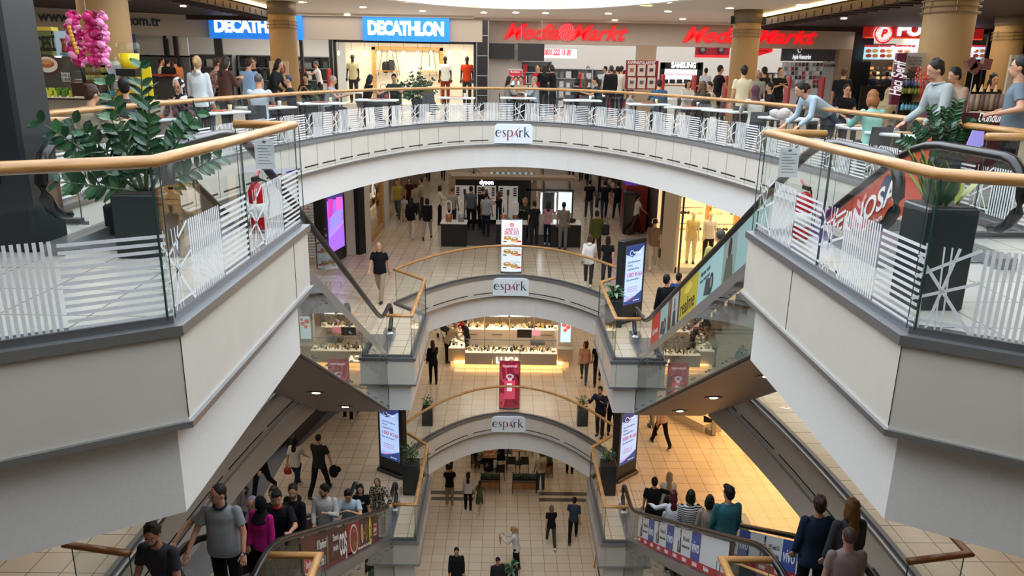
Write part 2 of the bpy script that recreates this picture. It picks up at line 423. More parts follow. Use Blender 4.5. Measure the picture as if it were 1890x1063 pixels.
def balustrade(label, path, zl, film_orders=None, group=None, rail_path=None, pan=1.32, name='glass_balustrade', breaks=None, fullrail=None, wood_m=None, h=1.06, start=0):
    """path: list of straight/curved runs (each a 2D polyline), floor side on the left"""
    c = path[0][0]
    t = thing(name, label, 'balustrade', (c[0], c[1], zl), 0, group)
    allp = []
    for r in path: allp += r if not allp else r[1:]
    ro = offs(allp, .07)
    MB().tube([(x, y, zl + h - .02) for x, y in (fullrail or ro)], .05, 12, sq=(.05, .04)).build('handrail', wood_m or M_WOODR, t, True, True)
    b = MB(); strip(b, allp, zl + .01, zl + .06, .04, .12); b.build('base_channel', M_STEELD, t, wld=True)
    for ri, run in enumerate(path):
        g = offs(run, .07); L = plen(g); n = max(1, round(L / pan)); wd = L / n
        cum = [0]
        for a, b_ in zip(g, g[1:]): cum.append(cum[-1] + (V(b_) - V(a)).length)
        def at(s):
            s = min(max(s, 0), L - 1e-6)
            for i in range(len(g) - 1):
                if s <= cum[i + 1]: 
                    f = (s - cum[i]) / max(1e-9, cum[i + 1] - cum[i]); return V(g[i]).lerp(V(g[i + 1]), f), (V(g[i + 1]) - V(g[i])).normalized()
            return V(g[-1]), (V(g[-1]) - V(g[-2])).normalized()
        for k in range(n):
            s0, s1 = wd * k + .006, wd * (k + 1) - .006
            ss = [s0] + [c_ for c_ in cum if s0 < c_ < s1] + [s1]
            pts = [tuple(at(s)[0]) for s in ss]
            b = MB(); strip(b, pts, zl + .03, zl + h - .03, -.006, .006)
            # green cut edges of the pane
            gp = b.build('glass_panel', M_GLASS, t, wld=True)
            if n <= 3:
                for s in (s0, s1):
                    p, d = at(s); e = MB(); e.box((p.x, p.y, zl + h / 2), (.006, .013, h - .08), atan2(d.y, d.x)); e.build('glass_edge', M_GREEN, t, wld=True).parent = gp
            if film_orders:
                o = film_orders[ri] if isinstance(film_orders, (list, tuple)) else film_orders
                if o:
                    f = MB()
                    def Pf(s, tt):
                        p, d = at(s); n_ = V((d.y, -d.x)); q = p + n_ * .009; return (q.x, q.y, zl + .05 + tt)
                    if len(o) and isinstance(o, tuple): oo = o[k % len(o)]
                    else: oo = o
                    big = n <= 3
                    if oo: film(f, Pf, s0, s1, oo, .56, (.016, .02) if big else (.022, .022), (.026, .02) if big else (.026, .024)); f.build('striped_film', M_FILM, t, wld=True, fix=False).parent = gp
    return t
balustrade('curved oak-railed glass balustrade with striped white film along the far food court edge', [OUT3[:2] , OUT3[1:-1], OUT3[-2:]], 0, [None, ('dvh',), None])
balustrade('glass balustrade with striped film and thick oak rail, near left corner of top floor', [FRONT[:2], FRONT[1:3], FRONT[2:]], 0, [('vh', 'vh', 'vvh'), ('dvh', 'dvh'), None], pan=1.65)
RF = rev(FRONT)
balustrade('glass balustrade with striped film and thick oak rail, near right corner of top floor', [RF[:2], RF[1:3], RF[2:]], 0, [None, ('dvh', 'dvh'), ('dvvh', 'vh', 'vh')], pan=1.65)
M_WOODSHADE = wood('shaded_oak_handrail', '#7a4a26', '#96602f', (1.2, 1.2, 14))  # same oak as the other rails, weaker light painted in as darker brown
for zl, nm, wm in ((-5, 'second', M_WOODR), (-10, 'third', M_WOODSHADE)):
    balustrade(f'clear glass balustrade with curved oak rail round the far {nm} level platforms', [FARP[0:2], FARP[1:3], FARP[2:4], FARP[3:-3], FARP[-4:-2], FARP[-3:-1], FARP[-2:]], zl)
for zl in (-5, -10):
    w2 = {-5: 'one level down', -10: 'two levels down'}[zl]
    balustrade('short oak-railed glass balustrade by the near left escalator head, ' + w2, [FRONT[:2], FRONT[1:3], FRONT[2:]], zl)
    balustrade('short oak-railed glass balustrade by the near right escalator head, ' + w2, [RF[:2], RF[1:3], RF[2:]], zl)
    balustrade('dark glass balustrade with shade-browned oak rail along the outer left edge, ' + w2, [OUTER[:2], OUTER[1:]], zl, wood_m=M_WOODSHADE)
    RO = rev(OUTER)
    balustrade('dark glass balustrade with shade-browned oak rail along the outer right edge, ' + w2, [RO[:-1], RO[-2:]], zl, wood_m=M_WOODSHADE)
# ============================================================ ESCALATORS
SL = .577
def hz(y):                                     # handrail height above the upper floor
    if y <= 7.7: return .95
    if y >= 17.3: return -4.05
    z = .95 - SL * (y - 8.16)
    if y < 8.6: return .95 - SL * (y - 7.7) ** 2 / 1.8
    if y > 16.4: d = 17.3 - y; return -4.05 + SL * d * d / 1.8
    return z
def dz(y):                                     # top of the steel deck under the balustrade glass
    if y <= 7.0: return .10
    if y >= 17.9: return -4.90
    return max(-4.90, min(.10, .95 - SL * (y - 8.16) - .80))
def sz(y):                                     # step tread surface
    return max(-5, min(0, -SL * (y - 7.93)))
M_LEN = glass('escalator_glass', (.975, .99, .985), .8)
M_CLAD = glass('green_cladding_glass', (.86, .91, .89), 1.7)
M_SOF = mat('#857c7f', .45, .3, name='grey_soffit')
M_STEP = mat('#4c4d50', .5, .6, name='step_metal')
def escalator(s, zt, label):
    t = thing('escalator', label, 'escalator', (s * 3.6, 7.85, zt))
    ys = [6.7 + .25 * i for i in range(46)]
    for xi, inner in ((3.08, 1), (4.14, 0)):
        x = s * xi
        top = [(x, y, zt + hz(y)) for y in ys]; y0, y1 = ys[0], ys[-1]
        cap0 = [(x, y0 - .32 * sin(a), zt + .95 - .32 + .32 * cos(a)) for a in [pi * i / 8 for i in range(1, 9)]][::-1]
        cap1 = [(x, y1 + .32 * sin(a), zt - 4.05 - .32 + .32 * cos(a)) for a in [pi * i / 8 for i in range(1, 9)]]
        MB().tube(cap0 + top + cap1, .04, 8, sq=(.055, .045)).build('handrail', M_RUB, t, True, True)
        poly = [(x, p[1], p[2] - .03) for p in cap0 + top + cap1]
        bot = [(x, y, zt + dz(y)) for y in reversed(ys)]
        b = MB(); b.ex(poly + bot, (-.006, 0, 0), (.006, 0, 0)); b.build('glass_balustrade_panel', M_LEN, t, wld=True)
        # steel deck band
        yd = [6.4] + ys + [18.3]
        pl = [(x - .09, y, zt + dz(y)) for y in yd] + [(x - .09, y, zt + dz(y) - .19) for y in reversed(yd)]
        MB().ex(pl, (0, 0, 0), (.18, 0, 0)).build('steel_deck', M_STEEL, t, wld=True)
    # steps, each one a part
    st = MB(); st.box((0, 0, -.1), (.98, .36, .2)); st.box((0, -.155, .003), (.98, .03, .006), mi=1)
    first = None
    for i in range(25):
        y = 8.2 + i * .36
        loc = V((s * 3.61, y, zt + sz(y + .1))) - V(t.location)
        if first is None: first = st.build('step', [M_STEP, mat('#c9b233', .5, name='yellow_edge')], t); first.location = loc
        else: c = first.copy(); COL.objects.link(c); c.location = loc
    for yy, zz in ((7.3, 0.006), (17.75, -4.994)):
        MB().box((s * 3.61, yy, zt + zz), (1.15, 1.35, .012)).build('landing_plate', mat('#77797c', .35, .6, name='landing_plate'), t, wld=True)
    # cladding glass on the inner side, soffit below
    xc = s * 2.985
    top = [(xc, y, zt + dz(y) - .19) for y in (7.9, 9, 11, 13, 15, 16.2, 16.8)]
    botl = [(xc, y, zt - 6.36 + .586 * (16.8 - y)) for y in (16.8, 13, 7.9)]
    MB().ex(top + botl, (-.008, 0, 0), (.008, 0, 0)).build('glass_cladding', M_CLAD, t, wld=True)
    xo = s * 4.6
    top = [(xo, y, p[2]) for p, y in zip(top, (7.9, 9, 11, 13, 15, 16.2, 16.8))]; bo = [(xo, p[1], p[2]) for p in botl]
    MB().ex(top + bo, (-.008, 0, 0), (.008, 0, 0)).build('outer_cladding', M_SOF, t, wld=True)
    p = [(s * 2.99, 16.8, zt - 6.36), (s * 2.99, 7.9, zt - 1.15), (xo, 7.9, zt - 1.15), (xo, 16.8, zt - 6.36)]
    MB().ex(p, (0, 0, -.03), (0, 0, .01)).build('soffit', M_SOF, t, wld=True)
    # inner white truss wall seen through the cladding glass
    xw = s * 3.2
    MB().ex([(xw, 7.9, zt - .3), (xw, 16.8, zt - 5.3), (xw, 16.8, zt - 6.3), (xw, 7.9, zt - 1.1)], (-.01, 0, 0), (.01, 0, 0)).build('truss_panel', mat('#b3b8b2', .3, .2, name='pale_truss_panel'), t, wld=True)
    MB().tube([(xc + s * -.012, 7.95, zt - 1.16), (xc + s * -.012, 16.79, zt - 6.345)], .025, 6).build('edge_trim', M_STEELD, t, wld=True)
    bo = MB()
    for i in range(11):
        y = 8.6 + i * .8
        for k in (0, .16):
            for zz in (dz(y + k) - .30, -6.36 + .586 * (16.8 - y - k) + .12): bo.cone((xc - s * .012, y + k, zt + zz), (xc - s * .03, y + k, zt + zz), .016, .016, 8)
    bo.build('bolts', M_STEELD, t, wld=True)
    for y in (10.6, 13.2, 15.6):
        z = zt - 6.36 + .586 * (16.8 - y) - .035
        c = V((s * 3.75, y, z)); MB().box((0, 0, 0), (.2, .2, .004)).v
        dl = MB(); dl.lathe([(.17, 0), (.17, -.012), (.11, -.014), (.11, -.004)], (0, 0, 0), 18)
        o = dl.build('downlight_rim', M_STEELD, t, True); o.location = c - V(t.location); o.rotation_euler = (-math.atan(.586), 0, 0)
        d2 = MB(); d2.lathe([(.075, -.015), (.075, -.02)], (0, 0, 0), 14); o2 = d2.build('downlight_lamp', mat('#fff6e8', .5, e=14, name='lamp_glow'), o)
    # newel base boxes at the lower landing with a small notice
    for xi in (3.08, 4.14):
        MB().rbox((s * xi, 18.1, zt - 4.86), (.2, .5, .26), .04).build('newel_base', M_STEEL, t, wld=True)
    MB().box((s * 3.23, 18.2, zt - 4.87), (.05, .3, .2)).build('notice_plate', mat('#6f5f6c', .3, name='notice'), t, wld=True)
    return t
E3L = escalator(-1, 0, 'left glass-sided escalator from the food court down to the level with the fan stand')
E3R = escalator(1, 0, 'right glass-sided escalator from the food court down, carrying yellow, blue and orange adverts')
E2L = escalator(-1, -5, 'left crowded escalator with a brown doner meal banner on its glass')
E2R = escalator(1, -5, 'right escalator with white, blue and red phone adverts on its glass')

# advertising films on the balustrade glass
def sheet(s, zt, xi, y):                       # origin at deck line, u along slope in reading direction, v up
    x = s * (xi - .012) if True else 0
    if s < 0: return Sheet2((x, y, zt + .95 - SL * (y - 8.16) - .77), (0, .866, -.5), (0, 0, 1))
    return Sheet2((x, y, zt + .95 - SL * (y - 8.16) - .77), (0, -.866, .5), (0, 0, 1))
H = .46
class Sheet2(Sheet):                            # artwork heights drawn for .46, glass is 1.5x taller
    def P(s, x, y, h=0): return s.o + s.u * x + s.v * (y * 1.5 if y < .47 else y) + s.n * (s.h + h)
def stext(sh, body, x, y, size, c, par, e=0, shear=0, off=0, fit=None, align='LEFT', h=.006, ext=.001, name='lettering'):
    return text(body, size * 1.4, sh.P(x, y, h), sh.u, sh.v, mat(c, .5, e=e), name, par, ext, off, shear, align=align, fit=fit)
sh = sheet(-1, -5, 3.08, 9.3)
sh.rect(0, 0, 7.0, H, '#4a2420'); sh.rect(.1, 0, .9, H, '#5a2c26', .003)
for i in range(7): sh.rect(.15 + i * .1, 0, .17 + i * .1, H, '#7d4436', .004)
sh.rect(0, 0, 7.0, .05, '#6d1a1e', .004); sh.rect(3.35, .02, 4.55, H, '#a01c24', .004)
sh.disc(3.95, .22, .42, .22, '#e9e4dc', .006, 26); sh.disc(3.95, .22, .37, .19, '#8a3b22', .008, 26)
random.seed(3)
for i in range(26):
    a = random.random() * 6.28; r_ = random.random() ** .5; sh.disc(3.95 + .33 * r_ * cos(a), .22 + .16 * r_ * sin(a), .04, .02, random.choice(['#c9773a', '#5d8a3c', '#d9b08a', '#b5402c']), .010, 8)
sh.disc(4.85, .25, .13, .15, '#e8e2d6', .006); sh.disc(4.85, .25, .11, .12, '#d8b23c', .008); sh.disc(5.35, .25, .12, .13, '#b58a2c', .006); sh.disc(5.35, .26, .09, .09, '#4c3a1a', .008)
sh.disc(5.85, .23, .17, .23, '#d9d02e', .006, 26)
sh.rect(6.25, .14, 6.7, .32, '#c4262c', .006); sh.line([(6.25, .14), (6.7, .14), (6.7, .32), (6.25, .32), (6.25, .14)], .012, '#f0e8e4', .008)
sh.rect(.12, .06, .72, .24, '#b5262c', .006); sh.line([(.12, .06), (.72, .06), (.72, .24), (.12, .24), (.12, .06)], .014, '#f0e8e4', .008)
sh.line([(1.62, .04), (1.66, .2), (1.7, .4)], .05, '#b08458', .006); sh.line([(2.02, .1), (2.08, .26)], .035, '#b08458', .006)
par = sh.done('advert_film', E2L)
stext(sh, "Bi' Baydöner'i", .95, .32, .17, '#f2ece6', E2L, fit=.66); stext(sh, "Hak Ettiniz!", .95, .12, .17, '#f2ece6', E2L, fit=.5)
stext(sh, 'Ekonomik', 2.1, .34, .13, '#f2ece6', E2L, fit=.45); stext(sh, 'menüyle', 2.1, .21, .13, '#f2ece6', E2L, fit=.38)
stext(sh, 'COŞ', 2.6, .20, .42, '#f6f2ec', E2L, off=.03, fit=.65); stext(sh, '2', 5.78, .2, .3, '#3c4a1a', E2L, off=.02)
stext(sh, 'VE', 5.08, .24, .08, '#d8b23c', E2L); stext(sh, 'Baydöner', 6.29, .23, .11, '#f4f0ea', E2L, fit=.37); stext(sh, 'Baydöner', .2, .15, .13, '#f4f0ea', E2L, fit=.46)
stext(sh, 'Dürüm menüde  Patates + Ayran Hediye', 4.3, .045, .075, '#f2ece6', E2L, fit=1.5)
# white and blue phone adverts on the right
def phone_ad(sh, L, par, blues, big=1):
    sh.rect(0, 0, L, .46, '#dadbdd'); sh.rect(0, -.0, L, .10, '#b3212f', .004)
    for b in blues:
        sh.rect(b, .10, b + .62, .46, '#41549c', .005); 
    for i in range(int(L / .8)): pass
    o = sh
    k = 0
    for b in blues:
        x = b - .9
        if x > 0:
            sh.poly([(x, .12), (x + .06, .2), (x + .04, .34), (x + .13, .34), (x + .17, .2), (x + .2, .12)], '#3a3c44', .006); sh.disc(x + .09, .39, .035, .045, '#a5765c', .007); sh.disc(x + .09, .42, .04, .03, '#1c1a1c', .008); sh.rect(x - .1, .12, x - .01, .28, '#51555c', .006)
    sh.done('advert_film', par)
    for b in blues:
        stext(sh, 'vivo', b + .31, .27, .24, '#eef0f6', par, align='CENTER', off=.012, fit=.5)
        if b > .9: stext(sh, 'V29 Serisi 5G', b - .62, .33, .09, '#3c3e46', par, fit=.5); stext(sh, 'Hayallerinin Aurası Değer', b - .66, .23, .06, '#3c3e46', par, fit=.56)
    for i in range(int(L / .75)):
        stext(sh, 'MediaMarkt', .12 + i * .75, .05, .085, '#f4e9ea', par, off=.02, fit=.32)
sh = sheet(1, -5, 3.08, 15.9); phone_ad(sh, 7.4, E2R, [1.3, 3.2, 5.2])
sh = sheet(1, -5, 4.14, 15.0); phone_ad(sh, 7.2, E2R, [1.0, 3.4, 5.6])
# food court to fan level, right inner glass
sh = sheet(1, 0, 3.08, 16.0)
sh.rect(0, 0, .95, H, '#c8412c'); sh.rect(.95, 0, 1.7, H, '#9fc4c4'); sh.rect(1.7, 0, 2.05, H, '#7f5a3c'); sh.rect(2.05, 0, 2.6, H, '#b4bcc0'); sh.rect(2.6, 0, 2.75, H, '#3a3c40')
sh.rect(2.75, 0, 4.1, H, '#c4b02c'); sh.rect(4.1, 0, 5.6, H, '#a4cac8'); sh.rect(5.6, 0, 6.3, H, '#8a9a94'); sh.rect(6.3, 0, 7.6, H, '#93b4b0')
for cx_ in (1.35, 4.9):
    sh.poly([(cx_ - .35, .08), (cx_ + .12, .02), (cx_ + .2, .2), (cx_ - .25, .26)], '#3c474c', .005); sh.disc(cx_ + .1, .16, .12, .11, '#22282b', .007); sh.disc(cx_ + .1, .16, .07, .065, '#8c8f90', .009); sh.disc(cx_ + .1, .16, .03, .03, '#b8873c', .011)
sh.disc(1.88, .33, .07, .08, '#8f5f45', .005); sh.poly([(1.75, 0), (1.8, .22), (1.95, .22), (2.0, 0)], '#3d342c', .005); sh.disc(2.3, .33, .07, .09, '#94684e', .005); sh.poly([(2.15, 0), (2.2, .24), (2.4, .24), (2.5, 0)], '#28323a', .005); sh.disc(5.95, .35, .09, .1, '#3b2a20', .005); sh.poly([(5.7, 0), (5.8, .26), (6.1, .26), (6.2, 0)], '#54604e', .005)
sh.disc(3.4, .36, .3, .06, '#e0cf4a', .005)
sh.done('advert_film', E3R)
stext(sh, 'realme', 2.85, .16, .3, '#26241a', E3R, fit=1.05); stext(sh, 'Teknosa', .12, .2, .15, '#f6e8e0', E3R, fit=.65)
stext(sh, 'Hayata renk', 4.25, .36, .08, '#2c4448', E3R, fit=.6); stext(sh, 'katan teknoloji', 4.25, .28, .06, '#2c4448', E3R, fit=.6)
# right outer glass: orange technology shop advert
sh = sheet(1, 0, 4.14, 12.4); sh.rect(0, 0, 5.2, H, '#b8452f'); sh.rect(0, 0, .35, H, '#6c4a8c', .004)
for i in range(3): sh.line([(3.55 + .0, .40 - i * .11), (3.67, .33 - i * .11), (3.79, .40 - i * .11)], .05, '#f0a898', .005)
sh.disc(4.28, .32, .13, .11, '#2b2f58', .006); sh.disc(4.5, .345, .14, .115, '#1f2450', .007); sh.done('advert_film', E3R)
stext(sh, 'TEKNOSA', 2.75, .25, .27, '#f2e9e6', E3R, off=.02, fit=1.85, h=.012); stext(sh, 'internetinizden', 3.1, .1, .1, '#f2e4de', E3R, fit=1.2)
sh = sheet(-1, 0, 4.14, 9.6); sh.rect(0, 0, 6.4, H, '#3a3430')
for i in range(22): x = 3.2 + random.random() * 1.6; yy = random.random() * .2; sh.line([(x, yy), (x + .15, yy + .12), (x + .1, yy + .26)], .06, random.choice(['#c86a34', '#a84a26', '#d89a5c', '#7c6a5c']), .005)
sh.done('advert_film', E3L); sh2 = sheet(-1, 0, 4.14, 9.6)
sh = sheet(-1, -5, 4.14, 9.6); sh.rect(0, 0, 6.0, H, '#43201d'); sh.rect(2.0, 0, 2.7, H, '#c8b22c', .004); sh.done('advert_film', E2L)

# ============================================================ SIGNS "espark" ON THE THREE FASCIAS
M_NAVY, M_CRIM = mat('#1d1f30', .4, name='navy'), mat('#a3273f', .4, name='crimson')
def stroke(sh, pts, ws, c, h=.006):            # calligraphic stroke of varying width
    if isinstance(ws, (int, float)): ws = [ws] * len(pts)
    m = sh.mb(c); L_ = []; R_ = []
    for i, p in enumerate(pts):
        a = pts[max(0, i - 1)]; b = pts[min(len(pts) - 1, i + 1)]; dx, dy = b[0] - a[0], b[1] - a[1]; l = sqrt(dx * dx + dy * dy) or 1
        nx, ny = -dy / l * ws[i] / 2, dx / l * ws[i] / 2; L_.append(sh.P(p[0] + nx, p[1] + ny, h)); R_.append(sh.P(p[0] - nx, p[1] - ny, h))
    for i in range(len(pts) - 1): m.quad(L_[i], L_[i + 1], R_[i + 1], R_[i])
def arcp(cx, cy, rx, ry, a0, a1, n=12): return [(cx + rx * cos(R(a0 + (a1 - a0) * i / n)), cy + ry * sin(R(a0 + (a1 - a0) * i / n))) for i in range(n + 1)]
def espark(sh, k):                             # letters drawn with thick and thin strokes, total width 5.4k
    def S(pts, ws, c): stroke(sh, [(x * k, y * k) for x, y in pts], [w_ * k for w_ in ws] if hasattr(ws, '__len__') else ws * k, c)
    N, C_ = '#1d1f30', '#a3273f'
    thin = .07; 
    a = arcp(.42, .5, .38, .48, 5, 320, 18); S(a, [.07 + .15 * max(0, -cos(R(5 + 315 * i / 18))) for i in range(19)], N); S([(.08, .55), (.8, .55)], thin, N)
    S([(1.5, .82), (1.38, .96), (1.2, .96), (1.1, .8), (1.18, .62), (1.42, .42), (1.5, .24), (1.4, .06), (1.2, .03), (1.06, .18)], [.06, .07, .08, .14, .17, .17, .14, .08, .07, .06], N)
    S([(1.85, 1.0), (1.85, -.5)], .17, N if False else '#8e2439'); S([(1.68, -.5), (2.02, -.5)], .06, '#8e2439'); S(arcp(2.2, .5, .34, .48, 140, -140, 18), [.06 + .14 * max(0, cos(R(140 - 280 * i / 18))) for i in range(19)], '#8e2439')
    S([(2.55, -.05), (3.0, .6), (3.35, 1.1), (3.7, 1.45)], [.05, .07, .09, .03], C_); S([(3.05, .95), (3.2, .5), (3.4, 0)], [.1, .2, .18], C_); S([(2.78, .3), (3.3, .3)], .05, C_)
    S([(3.68, 1.0), (3.68, .0)], .17, N); S([(3.55, 0), (3.85, 0)], .06, N); S([(3.7, .62), (3.85, .88), (4.05, .95), (4.15, .85)], [.06, .08, .12, .14], N)
    S([(4.45, 1.5), (4.45, 0)], .17, N); S([(4.32, 0), (4.6, 0)], .06, N); S([(4.48, .4), (5.0, .95)], .07, N); S([(4.65, .55), (5.1, .0)], .16, N); S([(4.95, .0), (5.25, .0)], .06, N)
for zl, lv in ((0, 'top'), (-5, 'middle'), (-10, 'lowest')):
    t = thing('mall_sign', f'white mall name sign with navy and crimson serif letters on the {lv} curved balcony', 'sign', (0, 24.25, zl - .62))
    y = 24.16; MB().rbox((0, y + .05, zl - .33), (1.2, .06, .60), .01).build('sign_board', mat('#dfe6ec', .4, name='sign_white'), t, wld=True)
    sh = Sheet((-.56, y + .018, zl - .42), (1, 0, 0), (0, 0, 1), (0, -1, 0)); sh.h = .002; espark(sh, .205); sh.done('lettering', t)
# ============================================================ LOWER LEVELS
# dark floor bands of the ground floor
M_BAND = mat('#4a423c', .3, name='dark_floor_band')
b = MB()
for y0, y1 in ((27.3, 27.55), (26.85, 27.08)):
    b.box((-2.9, (y0 + y1) / 2, -14.997), (3.2, y1 - y0, .008)); b.box((3.3, (y0 + y1) / 2, -14.997), (4.0, y1 - y0, .008))
for y in (31.2, 32.3, 33.3): b.box((-4.3, y, -14.997), (5.2, .35, .008)); b.box((4.7, y, -14.997), (5.2, .35, .008))
for y in (29.4, 30.0, 33.2, 33.7): b.box((-4.6, y, -9.997), (2.6, .2, .008)); b.box((4.9, y, -9.997), (2.6, .2, .008))
struct(b.build('trim_floor_band', M_BAND))
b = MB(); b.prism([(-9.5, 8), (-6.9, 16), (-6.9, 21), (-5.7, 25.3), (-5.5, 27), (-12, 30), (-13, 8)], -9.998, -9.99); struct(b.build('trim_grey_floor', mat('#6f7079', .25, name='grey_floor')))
b = MB()
for s in (-1, 1):
    for zz in (-5, -10): b.box((s * 3.9, 18.1, zz + .004), (1.2, .7, .008))
struct(b.build('trim_entrance_mat', mat('#55565e', .7, name='entrance_mat')))
b = MB()
for i in range(8):
    for j in range(8): b.ell((3.2 + i * .11, 18.65 + j * .11, -9.995), (.018, .018, .01), 6); b.ell((-3.9 + i * .11, 18.65 + j * .11, -9.995), (.018, .018, .01), 6)
struct(b.build('trim_tactile_studs', mat('#8f8a84', .5, name='stud')))

# ------------------------------------------------------------ digital totems
def totem(label, c, rz, h=2.25, lv=0):
    t = thing('digital_totem', label, 'advert totem', (c[0], c[1], c[2]), rz, 'digital totems by the escalator landings')
    MB().rbox((0, 0, .05), (1.0, .42, .1), .03).build('base', M_BLACK, t)
    MB().rbox((0, 0, h / 2 + .04), (.92, .24, h), .02).build('cabinet', mat('#1c2024', .35, name='totem_cabinet'), t)
    B_ = t.matrix_basis; B3 = B_.to_3x3(); sh = Sheet(B_ @ V((-.36, -.123, .5)), B3 @ V((1, 0, 0)), (0, 0, 1), B3 @ V((0, -1, 0))); W, Hh = .72, h - .6
    em = lambda c_: mat(c_, .4, e=.9, name='screen')
    sh.rect(0, 0, W, Hh, '#9fb6e6', .002); sh.rect(0, Hh * .15, W, Hh * .80, '#a9c0ec', .003)
    sh.poly([(0, Hh), (0, Hh * .86), (W * .35, Hh * .80), (W * .7, Hh * .88), (W, Hh * .97), (W, Hh)], '#26396e', .005)
    sh.poly([(0, 0), (0, Hh * .06), (W * .3, Hh * .07), (W * .65, Hh * .13), (W, Hh * .20), (W, 0)], '#2c4076', .005); stroke(sh, [(0, Hh * .1), (W * .3, Hh * .08), (W * .6, Hh * .13)], [.01, .03, .01], '#c4506a', .007)
    stroke(sh, [(.22 + .07 * cos(a / 3), Hh * .87 + .07 * sin(a / 3)) for a in range(0, 17)], .014, '#e6ecfa', .007)
    o = sh.done('screen', t, em)
    M1, M2 = mat('#2a3560', .4, e=.3, name='screen_ink'), mat('#b03048', .4, e=.5, name='screen_red')
    def tx(s_, x, z, sz, m_, fit): text(s_, sz, t.matrix_basis @ V((-.36 + x, -.131, .5 + z)), t.matrix_basis.to_3x3() @ V((1, 0, 0)), (0, 0, 1), m_, 'screen_text', t, .001, .01, align='LEFT', fit=fit)
    tx('ETERNO', .31, Hh * .865, .07, mat('#e6ecfa', .4, e=.9, name='screen'), .26)
    tx('Cafe Patronlarına', .08, Hh * .72, .075, M1, .5); tx('Süreç', .08, Hh * .665, .075, M1, .2); tx('Çalışmak Üzere', .08, Hh * .60, .075, M1, .46)
    tx('100 Kişi', .05, Hh * .50, .16, M2, .6); tx('İşe alınacaktır.', .06, Hh * .42, .075, M1, .52)
    for i in range(3): tx('• Deneyimli personel', .1, Hh * (.29 - .035 * i), .035, M2, .42)
    tx('0222 333 45 00', .38, Hh * .05, .035, mat('#e6ecfa', .4, e=.9, name='screen'), .24)
    return t
totem('dark digital totem with blue recruiting screen beside the right landing of the fan level', (3.2, 19.95, -5), R(40))
totem('dark digital totem with blue recruiting screen under the left landing, two levels down', (-3.45, 20.25, -10), R(-33))
totem('dark digital totem with blue recruiting screen under the right landing, two levels down', (3.4, 20.2, -10), R(42))

# ------------------------------------------------------------ planters and plants
M_POT = mat('#20282a', .35, name='dark_planter'); M_SOIL = mat('#2a2018', .9, name='soil')
def leaf(mb, p, d, L, w_, up=V((0, 0, 1)), curl=.25, mi=0, n=4):
    d = V(d).normalized(); s = d.cross(up); s = s.normalized() if s.length > .01 else V((1, 0, 0)); nn = s.cross(d).normalized(); P = []
    for i in range(n + 1):
        f = i / n; c = V(p) + d * (L * f) - nn * 0 + up * (-curl * L * f * f); ww = w_ * sin(pi * min(.97, f * .93 + .05)) ** .8
        P += [c - s * ww / 2 + nn * .12 * w_, c, c + s * ww / 2 + nn * .12 * w_]
    F = []
    for i in range(n):
        a = i * 3; F += [(a, a + 1, a + 4, a + 3), (a + 1, a + 2, a + 5, a + 4)]
    mb.add(P, F, mi)
M_LEAF = mat('#2f5a34', .3, name='green_leaf', bs=60); M_LEAFD = mat('#1f4228', .28, name='dark_leaf'); M_LEAFV = mat('#7d9a7a', .4, name='variegated_leaf'); M_STEM = mat('#3f5a2c', .5, name='stem')
